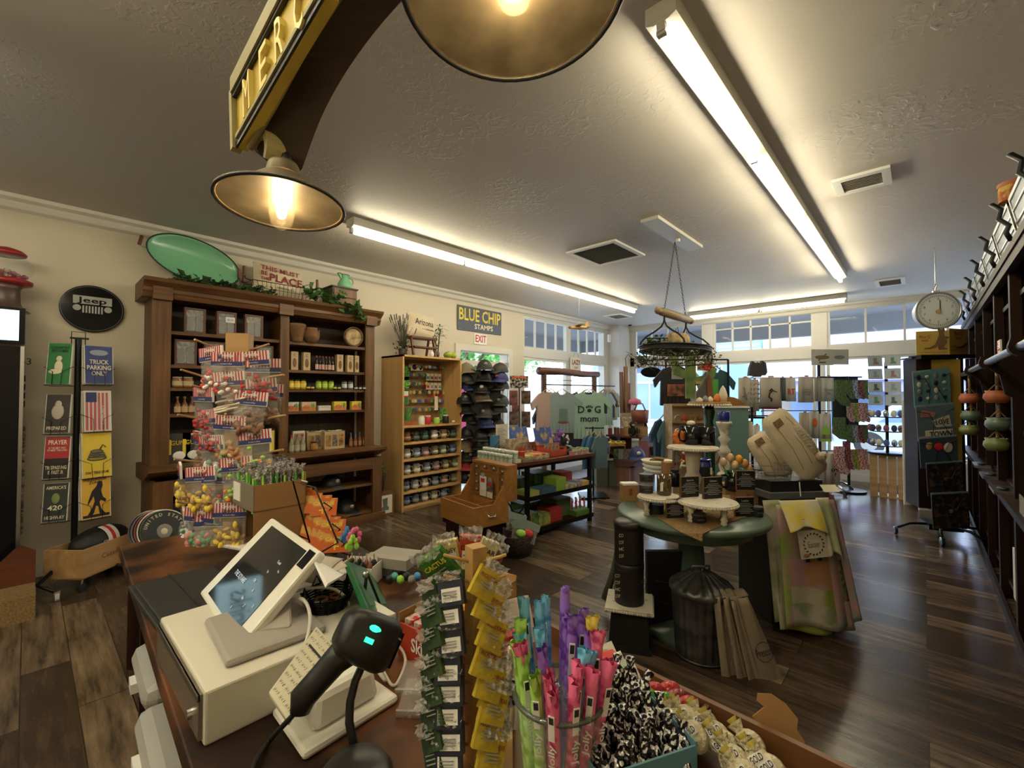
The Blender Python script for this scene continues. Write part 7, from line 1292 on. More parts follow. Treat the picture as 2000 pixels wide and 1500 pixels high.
for i in range(7):
    y=.8+i*.72;t=thing('glazed_sash','%s pale glazed sash leaning on top of the dark shelving, counted from the near end'%ORD[i],'window sash',(.41,2.2+y,zt2+.05),0,'sashes on the shelving')
    M_=RY(-.19)@Matrix.Diagonal((1,1,.62,1))
    MB(M_).bb((0,0,0),(.02,.66,.03),STEEL).bb((0,0,.33),(.02,.66,.36),STEEL).bb((0,0,.12),(.015,.66,.135),STEEL).bb((0,0,.23),(.015,.66,.245),STEEL).bb((0,0,0),(.02,.02,.36),STEEL).bb((0,.64,0),(.02,.66,.36),STEEL).build('frame',t);MB(M_).bb((.006,.02,.03),(.012,.64,.33),SP).build('pane',t)
    MB(M_).tube([(-.03,-.03,0),(-.04,-.03,.08),(-.02,-.03,.14),(-.05,-.03,.22),(-.03,-.03,.3),(-.06,-.03,.38)],.013,BLKM,6).build('scroll_bracket',t)
t=thing('round_tin','red and yellow patterned round tin on top of the dark shelving','tin',PD(1988,380,2.95),0);MB().cyl((0,0,-.04),(0,0,.06),.09,tpaint('folk_tin',(.45,.3,.06),(.3,.06,.03),20),n=20).build('drum',t);MB().cyl((0,0,.06),(0,0,.085),.095,TERR,n=20).build('lid',t)
def pot(lab,px,py,r,dd,c,rope=None,group='hanging clay pots'):
    p=PD(px,py,dd);t=thing('hanging_pot',lab,'pot',p,0,group)
    MB().lathe([(0,-.045),(r*.7,-.045),(r,-.01),(r*.95,.02),(r*.8,.03),(r*.88,.045),(r*.8,.045),(r*.7,.02),(r*.8,-.01),(0,-.03)],c,n=22).build('bowl',t)
    if rope:m=MB().tube([(0,0,.0),(0.004,0,rope*.5),(0,0,rope)],.01,BURLAP,6).tube([(-.05,0,.03),(0,0,.1),(.05,0,.03)],.005,BURLAP,5);m.build('rope',t)
GP1=mat('grey_green_glaze',(.10,.15,.11),.3);GP2=mat('olive_glaze',(.17,.21,.07),.3);TP_=mat('terracotta')
zr_=1.70
for px,ddp,rr in((1947,3.22,.072),(1893,4.2,.072)):
    for j,(py,c,nm)in enumerate(((775 if px>1900 else 778,TP_,'terracotta'),(828 if px>1900 else 812,GP1,'grey green'),(868 if px>1900 else 840,GP2,'olive'))):
        p=PD(px,py,ddp);zprev=zr_ if j==0 else PD(px,(775 if px>1900 else 778,828 if px>1900 else 812)[j-1],ddp).z
        pot('%s clay pot on the %s rope hung from the shelving rail'%(nm,'near' if px>1900 else 'far'),px+(3 if j==1 else 0),py,rr,ddp,c,zprev-p.z-.02)
one(MB().bb((0,0,0),(.008,.12,.07),WHITE).bb((-.002,.01,.01),(0,.11,.02),RED).text('S',(0,.06,.04),.03,RED),'shelf_label','small white card with a red frame on the metal rail','card',loc=(.33,3.72,1.74))
t=thing('acrylic_tray','clear acrylic tray with a red item on the shelving ledge at the right edge','tray',(.38,3.35,.86),0);MB().bb((0,0,0),(.2,.3,.004),FILM).bb((0,0,0),(.004,.3,.1),FILM2).bb((0,0,0),(.2,.004,.1),FILM2).build('tray',t)
one(MB().bb((0,0,0),(.12,.2,.13),RED),'red_box','red box in the clear tray at the right edge','box',loc=(.42,3.39,.865))
for i,y in enumerate((4.2,4.9,5.6)):one(MB().bb((0,0,0),(.1,.3,.02),STEEL).sph((.05,.1,.03),(.03,.05,.01),BLACK),'steel_tray','%s bright steel tray on the shelving ledge'%ORD[i],'tray',loc=(.33,y,.86),group='steel trays on the ledge')
one(MB().bb((0,0,0),(.25,.22,.33),CREAM),'cream_box','cream box standing low inside the dark shelving','box',loc=(.43,4.25,.15))
for i,(y,z,c,nm)in enumerate(((5.2,1.29,MAR,'dark red'),(5.9,1.29,BRL,'brown'),(6.6,1.29,GREY,'grey'),(4.4,1.29,BRL,'reddish brown'),(5.0,.16,DKF,'dark patterned'),(6.2,.16,CHERRY,'cherry coloured'),(3.6,1.29,CHERRY,'dark wooden'),(6.9,.89,MAR,'maroon'))):
    one(MB().bb((0,0,0),(.2,.3,.28),c).bb((-.002,.05,.08),(0,.25,.2),DKF),'stock_box','%s stock box %s inside the dark shelving'%(nm,['low down','at mid height'][z>.5]),'box',loc=(.5,y,z))
# ---------------------------------------------------------------- sales counter
ZC=.95
CTW=mat('burl_counter_wood',(.17,.065,.022),.5,no=5,c2=(.018,.007,.004),det=10,lo=.40,hi=.62,spec=.3)
co_=thing('sales_counter','worn dark burl wood sales counter filling the foreground','counter',(-2.16,.235,0),-.047)
CLN=3.1
MB().bb((0,0,ZC-.04),(CLN,.62,ZC),CTW).build('top',co_,bev=.004)
MB().bb((.0,.60,ZC),(.25,.66,ZC+.05),CTW).bb((0,.34,ZC),(.025,.66,ZC+.035),CTW).build('raised_lip',co_)
MB().bb((.03,.34,.08),(CLN,.60,ZC-.04),DARKW).bb((.03,.36,0),(CLN,.58,.08),DARKW).bb((.03,.06,0),(.06,.34,ZC-.04),DARKW).bb((.9,.3,0),(.93,.34,ZC-.04),DARKW).build('body',co_)
for i in range(3):MB().bb((.1+i*.95,.33,.12),(.98+i*.95,.34,ZC-.1),DARKW).build('door',co_)
def CZ(px,py,z=ZC):return PZ(px,py,z)
BIN=mat('grey_bin_plastic',(.42,.42,.40),.4)
for i,(x,z,lab)in enumerate(((-1.17,.62,'light grey plastic bin lid sticking out from under the counter, farther one'),(-.98,.64,'light grey plastic bin lid at the bottom edge of the picture, nearer one'))):
    t=thing('waste_bin',lab,'bin',(-1.86 if i==0 else-1.44,.31 if i==0 else.265,0),-.047,'grey bins under the counter')
    MB().bb((-.17,-.0,0),(.17,.11,.55),BIN).build('bin',t,bev=.03);MB().bb((-.18,-.06,.55),(.18,.14,.63),BIN).build('lid',t,bev=.035);MB().bb((-.03,-.075,.56),(.03,-.055,.59),WHITE).build('latch',t)
a=[CZ(288,1146),CZ(425,1108),CZ(470,1180),CZ(345,1222)]
t=thing('black_folder','flat black folder lying on the counter left of the cash drawer','folder',(-1.62,.2,ZC),math.radians(2))
BKF=col((.02,.02,.021),.5)
MB().bb((-.03,-.0,0),(.5,.20,.012),BKF).bb((-.0,.01,.012),(.44,.2,.018),BKF).build('cover',t,bev=.003);MB().bb((-.02,.09,.0185),(.46,.094,.020),BLACK).build('spine',t)
WP=mat('offwhite_enamel',(.66,.64,.56),.35)
cd=thing('cash_drawer','off-white metal cash drawer with a dark front panel and keyhole','cash drawer',(-1.175,.195,ZC),0)
MB().bb((0,0,0),(.345,.345,.085),WP).build('case',cd,bev=.004)
MB().bb((.01,-.006,.008),(.335,0,.078),col((.16,.13,.10),.25)).bb((.01,-.008,.068),(.335,-.004,.078),STEEL).build('drawer_front',cd);MB().cyl((.29,-.012,.03),(.29,0,.03),.008,CHROME,n=12).build('lock',cd)
ZD=ZC+.085
def quad3(pts,d0):
    r=[ray(*p)for p in pts];A=Matrix((r[1],-r[2],r[3])).transposed();s=A.inverted()@(r[0]*d0)
    return[CO+r[0]*d0,CO+r[1]*s[0],CO+r[2]*s[1],CO+r[3]*s[2]]
def slabq(name,parent,Q,th,m_,bev=0,off=0,rad=0):
    n=(Q[1]-Q[0]).cross(Q[3]-Q[0]).normalized()
    if n.dot(CO-Q[0])<0:n=-n
    x=(Q[1]-Q[0]);y=(Q[3]-Q[0]);F4=lambda p,k_:p+n*k_
    vv=[F4(p,off)for p in Q]+[F4(p,off-th)for p in Q]
    mb=MB();mb.add([tuple(v)for v in vv],[(0,1,2,3),(7,6,5,4),(0,4,5,1),(1,5,6,2),(2,6,7,3),(3,7,4,0)],m_);o=mb.build(name,parent,bev=bev)
    if parent:o.matrix_parent_inverse=parent.matrix_basis.inverted()
    return n
QT=[Vector(v)for v in((-1.2256,.426,1.1873),(-.926,.4175,1.1746),(-.9364,.267,1.0285),(-1.2361,.2755,1.0412))]
mid=sum(QT,Vector())/4
tt=thing('tablet_terminal','white tablet point of sale terminal with a dark glossy screen on a grey stand','point of sale terminal',(mid.x,mid.y,ZD))
WPL=mat('white_plastic',(.75,.74,.68),.25)
n_=slabq('screen_frame',tt,QT,.022,WPL,bev=.006)
ip=lambda u,v:QT[0]*(1-u)*(1-v)+QT[1]*u*(1-v)+QT[2]*u*v+QT[3]*(1-u)*v
SCR=mat('tablet_glass',(.008,.009,.012),.05,spec=.6)
slabq('screen',tt,[ip(.14,.07),ip(.86,.07),ip(.86,.93),ip(.14,.93)],.002,SCR,off=.0015)
def scr(name,u0,v0,u1,v1,m_,off=.002):slabq(name,tt,[ip(u0,v0),ip(u1,v0),ip(u1,v1),ip(u0,v1)],.0005,m_,off=off)
def label_on(name,parent,s,P,xd,yd,hh,m_,wmax=None,bold=False):
    xd=xd.normalized();nn_=xd.cross(yd).normalized();yd=nn_.cross(xd);Mx=Matrix((xd,yd,nn_)).transposed().to_4x4();Mx.translation=P
    o=MB(Mx).text(s,(0,0,0),hh,m_,rx=0,wmax=wmax,bold=bold,d=.1).build(name,parent);o.matrix_parent_inverse=parent.matrix_basis.inverted()
ex=(QT[1]-QT[0]).normalized();ey=(QT[0]-QT[3]).normalized()
SCT=mat('screen_text',(.45,.5,.55),.5,e=.35)
slabq('camera_bar',tt,[ip(.88,.04),ip(.98,.04),ip(.98,.22),ip(.88,.22)],.001,JB,off=.0012)
Pc=ip(.5,.5)+n_*.004
label_on('screen_word',tt,'THE SQUARE',ip(.36,.62)+n_*.003,ex,ey,.012,SCT,.07)
for i,(u,v)in enumerate(((.72,.3),(.8,.36),(.68,.42),(.62,.55),(.66,.72),(.62,.84),(.75,.75),(.85,.7),(.7,.62))):label_on('screen_icon',tt,['Total','Pay','Tip','OK','No','1','2','3','4'][i],ip(u-.04,v)+n_*.003,ex,ey,.006,SCT)
p0,p1,p2,p3=[PZ(*p,ZD)for p in((398,1222),(440,1310),(640,1236),(560,1170))]
GST=mat('grey_stand_plastic',(.36,.335,.31),.4)
bz=MB().add([tuple(p)for p in(p0,p1,p2,p3)]+[tuple(p+Vector((0,0,.016)))for p in(p0,p1,p2,p3)],[(3,2,1,0),(4,5,6,7),(0,1,5,4),(1,2,6,5),(2,3,7,6),(3,0,4,7)],GST).build('stand_base',tt,bev=.012);bz.matrix_parent_inverse=tt.matrix_basis.inverted()
c1=(p0+p1+p2+p3)/4+Vector((0,0,.016));c2_=mid-n_*.02
nk=MB().add([tuple(c1+Vector(v))for v in((-.07,.0,0),(.03,-.03,0),(.07,.03,0),(-.02,.05,0))]+[tuple(c2_+(QT[i]-mid)*.45)for i in(3,2,1,0)],[(0,1,5,4),(1,2,6,5),(2,3,7,6),(3,0,4,7),(4,5,6,7),(3,2,1,0)],GST).build('stand_neck',tt,bev=.01);nk.matrix_parent_inverse=tt.matrix_basis.inverted()
def wire(name,lab,pts,r,m_,cat='cable',group=None):
    mm=MB();P=[Vector(p)for p in pts];out=[]
    for i in range(len(P)-1):
        a0=P[max(i-1,0)];a,b=P[i],P[i+1];b1=P[min(i+2,len(P)-1)]
        for k_ in range(6):t_=k_/6;out.append(.5*((2*a)+(b-a0)*t_+(2*a0-5*a+4*b-b1)*t_*t_+(3*a-a0-3*b+b1)*t_**3))
    out.append(P[-1]);mm.tube(out,r,m_,8);return one(mm,name,lab,cat,group=group)
WC=col((.62,.6,.55),.35)
wire('white_cable','white cable looping over the grey tablet stand',[PD(545,1178,.93),PD(590,1170,.9),PD(606,1210,.86),PD(590,1270,.82),PD(545,1298,.80),PD(505,1288,.82),PD(494,1250,.86),PD(500,1215,.9)],.0035,WC)
wire('white_cable','white cable arching over the small wire basket',[PD(548,1165,.95),PD(600,1150,.96),PD(650,1150,.98),PD(680,1175,.98),PD(672,1200,.98),PD(640,1200,1.0),PD(610,1196,1.0)],.0035,WC)
wire('white_cable','white cable coiled beside the scanner on the right',[PD(742,1255,.88),PZ(778,1262,ZC+.03),PZ(792,1290,ZC+.01),PZ(778,1330,ZC+.006),PZ(765,1338,ZC+.006),PZ(748,1310,ZC+.01),PZ(735,1298,ZC+.02),PZ(752,1330,ZC+.01),PZ(730,1300,ZC+.03)],.003,WC)
t=thing('white_terminal','white card terminal with a keypad slab and rounded base at the bottom of the picture','terminal',(0,0,0))
b0=[PZ(*p,ZC)for p in((530,1400),(592,1492),(780,1372),(680,1300))]
tg=t;loc=sum(b0,Vector())/4;t.location=(loc.x,loc.y,ZC)
def pf(name,vv,ff,m_,bev):o=MB().add([tuple(v)for v in vv],ff,m_).build(name,tg,bev=bev);o.matrix_parent_inverse=tg.matrix_basis.inverted();return o
BXF=[(3,2,1,0),(4,5,6,7),(0,1,5,4),(1,2,6,5),(2,3,7,6),(3,0,4,7)]
up=Vector((0,0,1))
pf('base_plate',b0+[p+up*.014 for p in b0],BXF,WPL,.008)
cB=loc.copy();cB.z=ZC+.014
in1=[cB+(p-Vector((loc.x,loc.y,ZC)))*.72 for p in b0];in2=[cB+up*.055+(p-Vector((loc.x,loc.y,ZC)))*.62 for p in b0]
pf('body',in1+in2,BXF,WPL,.012)
QK=quad3([(618,1222),(655,1262),(562,1408),(524,1352)],.835)
kn=slabq('keypad_slab',tg,QK,.012,col((.58,.54,.40),.5),bev=.002)
ik=lambda u,v:QK[0]*(1-u)*(1-v)+QK[1]*u*(1-v)+QK[2]*u*v+QK[3]*(1-u)*v
kx=(QK[1]-QK[0]).normalized();ky=(QK[0]-QK[3]).normalized()
for i in range(3):
    for j in range(9):
        P=ik(.2+i*.3,.06+j*.108)+kn*.001;o=label_on('price_label',tg,'H = %d'%(j+1),P,kx,ky,.0055,INK,.014)
sl=[ik(.2,.24),ik(1.0,.24),ik(1.0,.27),ik(.2,.27)];slabq('slot',tg,sl,.001,BLACK,off=.001)
SB=mat('scanner_black',(.012,.012,.013),.38)
hd=PD(716,1246,.70);tip=PD(590,1385,.74)
t=thing('barcode_scanner','black barcode scanner with green lights lying over the white terminal','barcode scanner',hd);tg=t
o=MB().tube([PD(690,1258,.70),PD(655,1290,.69),PD(622,1328,.68),PD(592,1362,.67),PD(586,1392,.665)],[.027,.021,.0195,.020,.014],SB,12).build('handle',t);o.matrix_parent_inverse=t.matrix_basis.inverted()
fx=(PD(755,1262,.72)-PD(668,1225,.69)).normalized();fn_=(CO-hd).normalized();fn_=(fn_-fx*fn_.dot(fx)).normalized();fy=fn_.cross(fx);HM=Matrix((fx,fy,fn_)).transposed().to_4x4()
HM.translation=hd;hm=MB(HM)
sec=[(-.046,.022,.018),(-.034,.034,.028),(0,.039,.034),(.030,.040,.032),(.044,.034,.024)];vv=[];n=16
for x,a_,b_ in sec:
    for i in range(n):an=2*PI*i/n;c_,s__=math.cos(an),math.sin(an);vv.append((x,a_*math.copysign(abs(c_)**.6,c_),b_*math.copysign(abs(s__)**.6,s__)))
hm.add(vv,[(j*n+i,j*n+(i+1)%n,(j+1)*n+(i+1)%n,(j+1)*n+i)for j in range(4)for i in range(n)]+[tuple(range(n))[::-1],tuple(4*n+i for i in range(n))],SB,True);o=hm.build('head',t);o.matrix_parent_inverse=t.matrix_basis.inverted()
GE=mat('scanner_led',(.02,.8,.25),.3,e=1.5)
o=MB(HM).sph((-.005,.015,.031),(.011,.005,.003),GE,10,6).box((-.008,-.002,.0335),(.014,.007,.002),GE).build('indicator_light',t);o.matrix_parent_inverse=t.matrix_basis.inverted()
o=MB(HM).tube([(.01,.02,.031),(.045,.015,.024)],.0012,GREY,4).box((.043,.0,.005),(.012,.05,.03),JB).build('scan_window',t);o.matrix_parent_inverse=t.matrix_basis.inverted()
wire('black_cable','ribbed black cable leaving the scanner handle toward the lower left',[PD(584,1385,.665),PD(558,1412,.67),PD(528,1445,.70),PZ(505,1475,ZC+.01),PZ(480,1530,ZC+.005)],.004,SB)
stn=thing('scanner_stand','black gooseneck stand holding the barcode scanner','stand',PZ(705,1500,ZC));tg=stn
o=MB().tube([PD(712,1290,.72),PD(694,1330,.71),PD(684,1370,.70),PD(682,1410,.69),PD(690,1450,.685),PD(700,1480,.68)],.0065,SB,10).tube([PD(720,1262,.72),PD(712,1292,.72)],[.016,.011],SB,10).build('gooseneck',stn);o.matrix_parent_inverse=stn.matrix_basis.inverted()
q=PZ(706,1520,ZC);o=MB().lathe([(.05,0),(.052,.01),(.042,.024),(.02,.03),(0,.031)],SB,c=(q.x,q.y-.01,ZC),n=32).build('base',stn);o.matrix_parent_inverse=stn.matrix_basis.inverted()
t=thing('picture_easel','black wire easel holding a dark green framed board seen from behind','easel',PZ(712,1195,ZD),0)
QG=quad3([(680,1096),(724,1112),(762,1188),(722,1196)],1.05);slabq('green_board',t,QG,.012,col((.01,.12,.035),.35),bev=.002)
slabq('board_back',t,[QG[0]*.9+QG[2]*.1,QG[1]*.9+QG[3]*.1,QG[2]*.9+QG[0]*.1,QG[3]*.9+QG[1]*.1],.001,col((.06,.17,.08)),off=.001)
o=MB().tube([PD(716,1120,1.0),PD(712,1160,1.0),PD(703,1208,.98)],.004,BLKM,6).tube([PD(718,1120,1.0),PD(738,1170,1.02),PD(748,1194,1.03),PD(758,1188,1.04)],.003,BLKM,6).tube([PD(682,1110,1.05),PD(676,1150,1.04),PD(678,1190,1.02)],.005,BLKM,6).sph(PD(714,1122,.995),.008,STEEL,8,6).build('wire_leg',t);o.matrix_parent_inverse=t.matrix_basis.inverted()
q=PZ(640,1185,ZD);t=thing('small_wire_basket','small round black wire basket of rings on the cash drawer','basket',(q.x,q.y,ZD),0);m=MB()
for i in range(7):m.tube([((.04+.012*i/6)*math.cos(a*PI/10),(.04+.012*i/6)*math.sin(a*PI/10),.003+i*.005)for a in range(20)],.0022,BLKM,4,closed=True)
for a in range(14):m.tube([(.04*math.cos(a*PI/7),.04*math.sin(a*PI/7),0),(.054*math.cos(a*PI/7+.2),.054*math.sin(a*PI/7+.2),.037)],.0018,BLKM,4)
for a in range(4):m.tube([(.05*math.cos(a*1.5),.05*math.sin(a*1.5),.035),(.05*math.cos(a*1.5+.2),.05*math.sin(a*1.5+.2),.055),(.05*math.cos(a*1.5+.4),.05*math.sin(a*1.5+.4),.035)],.0018,BLKM,4)
m.cyl((0,0,0),(0,0,.004),.04,BLKM,n=18);m.build('frame',t)
for i,c in enumerate((BRL,TERR,BLACK,BRL)):one(MB().tube([(.012*math.cos(a*PI/6),.012*math.sin(a*PI/6),0)for a in range(12)],.004,c,5,closed=True),'ring','%s leather ring in the small wire basket'%ORD[i],'ring',loc=(q.x+.02*math.cos(i*1.7),q.y+.02*math.sin(i*1.7),ZD+.012+.004*i),group='rings in the wire basket')
for i,(p,r)in enumerate((((612,1140),.4),((622,1152),-.2))):one(MB(RX(.5+i*.2)).grid(lambda u,v:(u*.06-.03,v*.075,.015*math.sin(v*3)),4,8,col((.5,.46,.4),.8)),'receipt',['upper','lower'][i]+' curled paper receipt behind the tablet','paper',loc=PD(*p,1.02),rz=r,solid=.001)
t=thing('paper_sleeve','white printed paper sleeve propped behind the tablet','paper',PZ(660,1180,ZD));slabq('sleeve',t,quad3([(612,1090),(650,1098),(678,1118),(640,1140)],1.12),.004,WHITE);slabq('picture',t,quad3([(612,1094),(640,1098),(660,1115),(632,1118)],1.118),.001,NAVY,off=.001)
t=thing('note_pad','white spiral note pad with handwriting on the counter behind the tablet','notepad',PZ(470,1060,ZC),math.radians(20))
MB().bb((-.09,-.06,0),(.09,.06,.006),WHITE).build('paper',t);m=MB()
for i in range(4):m.text(['for display','not for sale','ask us','thanks'][i],(.01,.03-i*.014,.007),.008,INK,rx=0)
m.build('handwriting',t)
m=MB()
for i in range(16):m.tube([(-.085+i*.011,-.06,0),(-.085+i*.011,-.066,.004),(-.085+i*.011,-.06,.008)],.001,STEEL,3)
m.build('spiral',t)
t=thing('cardboard_display','tall brown cardboard display box filled with wrapped sticks on the counter','display box',(-1.80,.51,ZC),math.radians(8))
cw,cdp,chh=.13,.15,.26
pA=Vector((-1.86,.512,ZC));pB=Vector((-1.635,.515,ZC));ang=math.atan2(pB.y-pA.y,pB.x-pA.x);t.location=pA;t.rotation_euler.z=ang
wC=.225;wA=.17
MB().bb((wC-.004,0,0),(wC,wA,.245),CARD).build('side_panel',t);MB().bb((0,0,0),(.004,wA,.245),CARD).build('side_panel',t)
MB().bb((-.002,-.003,.16),(wC,.001,.245),CARDG).build('front_panel',t);MB().bb((0,wA-.004,0),(wC,wA,.27),CARD).bb((0,0,.155),(wC,wA,.16),CARD).build('back_panel',t)
MB().bb((.03,-.005,.175),(.10,-.003,.238),WHITE).build('label',t)
tt_=t
m=MB();SW=mat('silver_wrapper',(.62,.6,.58),.18,.6,bu=(150,1));
k_=0
for i in range(13):
    for j in range(8):
        x=.01+i*(wC-.02)/12;y=.01+j*(wA-.02)/7;k_+=1
        c=SW if(i*j)%3 else[GRN,LIME,SW][(i+j)%3]
        one(MB().cyl((0,0,-.1),(rnd.uniform(-.006,.006),rnd.uniform(-.006,.006),.02),.004,c,n=5).cyl((0,0,.02),(rnd.uniform(-.012,.012),rnd.uniform(-.012,.012),.05),.003,SW,r2=.009,n=5,cap=False),'candy_stick','silver and green wrapped stick candy packed in the tall cardboard display','candy',loc=t.matrix_basis@Vector((x,y,.25+.012*math.sin(i+j))),rz=ang,group='wrapped sticks in the cardboard display')
t=thing('candy_bag','maroon and yellow printed bag tucked beside the wrapped sticks','bag',tt_.matrix_basis@Vector((.03,.03,.24)),ang+.3);MB().bb((-.05,0,0),(.05,.012,.07),tpaint('maroon_yellow',(.3,.08,.1),(.5,.4,.12),20)).build('pouch',t)
def steps():
    t=thing('stepped_wire_rack','stepped black wire rack of orange candy packs on the counter','rack',(0,0,0));return t
wr=steps()
ORP=mat('orange_pack',(.55,.12,.015),.35,no=22,c2=(.6,.33,.08),lo=.38,hi=.46,det=1)
lv=[((555,932),(640,965),(640,1005),(548,970),1.62),((568,985),(660,1010),(655,1030),(560,1030),1.55),((600,1030),(672,1045),(668,1072),(600,1060),1.48)]
base=PZ(640,1062,ZC);wr.location=base
rows_=[(540,930,630,985),(560,985,645,1035),(585,1040,655,1070)]
AX=(PD(640,975,1.62)-PD(550,935,1.72)).normalized()
for r,(x0,y0,x1,y1,dd)in enumerate(((548,948,632,992,1.60),(566,996,648,1034,1.56),(600,1046,656,1062,1.50))):
    A_=PD(x0,y0,dd+.07);B_=PD(x1,y1,dd)
    n=9 if r<2 else 6;dr_=(B_-A_)
    rot_=Matrix.Rotation(math.atan2(dr_.y,dr_.x),4,'Z')
    for i in range(n):
        p=A_.lerp(B_,i/(n-1));fr_=i>=n-2
        o=thing('candy_pack','%s orange candy pack from the left on the %s tier of the wire rack'%(ORD[i],['top','middle','bottom'][r]),'candy pack',p,FACE+.15+(0 if fr_ else-.35),'orange candy packs')
        MB(RX(-.35)).bb((-.03 if not fr_ else-.045,0,-.028),(.03 if not fr_ else.045,.007,.034),ORP).build('box',o)
        if fr_:MB(RX(-.35)).text('CACTUS',(0,-.001,.015),.012,YEL,wmax=.07,bold=True).bb((-.005,-.002,-.02),(.0,0,.008),YEL).bb((-.015,-.002,-.01),(.01,0,-.006),YEL).build('print',o)
    m=MB().tube([A_+Vector((0,0,-.035)),B_+Vector((0,0,-.035)),B_+Vector((.02,.02,.0)),B_+Vector((.0,.0,.02))],.0025,BLKM,5).tube([A_+Vector((0,0,-.035))+_F*.04,B_+Vector((0,0,-.035))+_F*.04],.0025,BLKM,5).tube([A_+_R*-.03,B_+_R*.05+Vector((0,0,-.04))],.0025,BLKM,5)
    o=m.build('tier',wr);o.matrix_parent_inverse=wr.matrix_basis.inverted()
o=MB().tube([PD(605,1060,1.42),PD(572,940,1.50),PD(615,952,1.50),PD(660,1060,1.42),PD(628,1078,1.34)],.003,BLKM,6).tube([PD(545,925,1.66),PD(575,1040,1.58)],.003,BLKM,6).tube([PD(545,925,1.66),PD(600,942,1.58)],.004,STEEL,6).build('frame',wr);o.matrix_parent_inverse=wr.matrix_basis.inverted()
q=PD(575,935,1.64);t=thing('header_card','rounded orange brown header card at the top of the stepped rack','card',q,FACE+.35);MB().prism([(-.04,-.01),(.04,-.045),(.037,.02),(.015,.045),(-.02,.065),(-.045,.06)],.003,col((.36,.12,.03))).build('card',t)
def blob(lab,px,py,dd,c,s=1,cat='toy'):
    t=thing('balloon_toy',lab,cat,PD(px,py,dd),FACE+s);m=MB()
    for i in range(7):a=i*.9;m.sph((.018*math.cos(a),.008*math.sin(a*2),.018*math.sin(a)),(.009,.007,.011),c,8,6)
    m.build('body',t)
blob('blue curled toy figure at the back edge of the counter',677,1044,1.5,BLUE,1.3);blob('bright green knobbly toy figure beside the blue one',688,1060,1.45,LIME,1.2);blob('small red toy figure between the blue and green ones',692,1046,1.47,PINK,.8)
t=thing('candy_tray','white paper tray of dark wrapped chocolates behind the green board','tray',PZ(705,1115,ZC+.03),.6);MB().bb((-.05,-.03,-.03),(.05,.03,-.025),WHITE).bb((-.05,-.033,-.03),(.05,-.03,.02),WHITE).bb((-.05,.03,-.03),(.05,.033,.03),WHITE).bb((-.052,-.03,-.03),(-.05,.03,.025),WHITE).bb((.05,-.03,-.03),(.052,.03,.025),WHITE).build('tray',t)
for i in range(8):one(MB().sph((0,0,0),(.012,.007,.02),[BLACK,BRL][i%3==0]).tube([(0,0,.0),(.0,0,.035)],.002,CRATE,4),'chocolate','%s dark wrapped chocolate in the white paper tray'%ORD[i],'candy',loc=t.matrix_basis@Vector((-.035+.023*(i%4),-.012+.025*(i//4),.012)),rz=i,group='dark wrapped chocolates')
for i,(px,py,z,r,lab)in enumerate(((745,1110,.0,.45,'lower grey cardboard box behind the candy carton'),(770,1118,.03,.45,'upper grey cardboard box with dark items spilling out'))):
    p=PZ(px,py,ZC);one(MB().bb((-.07,-.05,0),(.07,.05,.028),col((.3,.28,.25))).bb((-.07,-.05,.028),(.07,-.02,.03),col((.33,.31,.28))),'grey_box',lab,'box',loc=(p.x,p.y,ZC+z),rz=r)
for i in range(6):p=PZ(760+i*11,1132-(i%2)*6,ZC+.03);one(MB().sph((0,0,0),(.012,.01,.012),[BLACK,TEAL,LIME,BLACK,GREY,BLUE][i]),'foil_candy','%s dark foil sweet by the grey boxes'%ORD[i],'candy',loc=p,group='dark foil sweets')
p=PZ(778,1280,ZC);t=thing('candy_carton','red open candy carton with Skittles printed on its side','carton',(p.x,p.y,ZC),.12)
RC=col((.45,.05,.02),.4)
MB().bb((0,0,0),(.15,.003,.07),RC).build('front_panel',t);MB().bb((0,0,0),(.003,.22,.09),CARD).bb((.147,0,0),(.15,.22,.12),CARD).bb((0,.217,0),(.15,.22,.13),CARD).bb((0,0,0),(.15,.22,.003),CARD).build('inner_panel',t)
MB().text('Skittles',(.085,-.003,.036),.028,WHITE,wmax=.085,bold=True).build('lettering',t)
SNK=tpaint('snack_wrapper_red',(.45,.03,.03),(.55,.5,.45),60);KK=tpaint('snack_wrapper_orange',(.65,.28,.03),(.7,.5,.05),40)
for i in range(5):one(MB().bb((-.012,-.035,0),(.012,.035,.014),SNK),'candy_packet','%s red and white packet standing at the front of the carton'%ORD[i],'candy',loc=t.matrix_basis@Vector((.02+i*.028,.045,.062)),rz=.12,group='red and white packets')
for i in range(7):one(MB().lathe([(.004,-.055),(.013,-.045),(.014,.045),(.004,.055)],KK if i<4 else SNK,n=8,M=RZ(rnd.uniform(-.3,.3))@RX(PI/2),sy=.6),'candy_bar','%s long wrapped bar lying across the red carton'%ORD[i],'candy bar',loc=t.matrix_basis@Vector((.03+i*.016,.13+.012*(i%3),.075+.008*(i%2))),rz=.6,group='long wrapped bars')
for i,(px,py)in enumerate(((815,1345),(820,1385))):p=PZ(px,py,ZC);one(MB(RX(.25)).bb((-.035,-.02,.01),(.035,.05,.013),FILM).bb((-.035,-.022,.0),(.035,-.018,.02),FILM2),'acrylic_plate',['upper','lower'][i]+' clear acrylic plate left of the candy bar tower','plate',loc=(p.x,p.y,ZC),rz=.7)
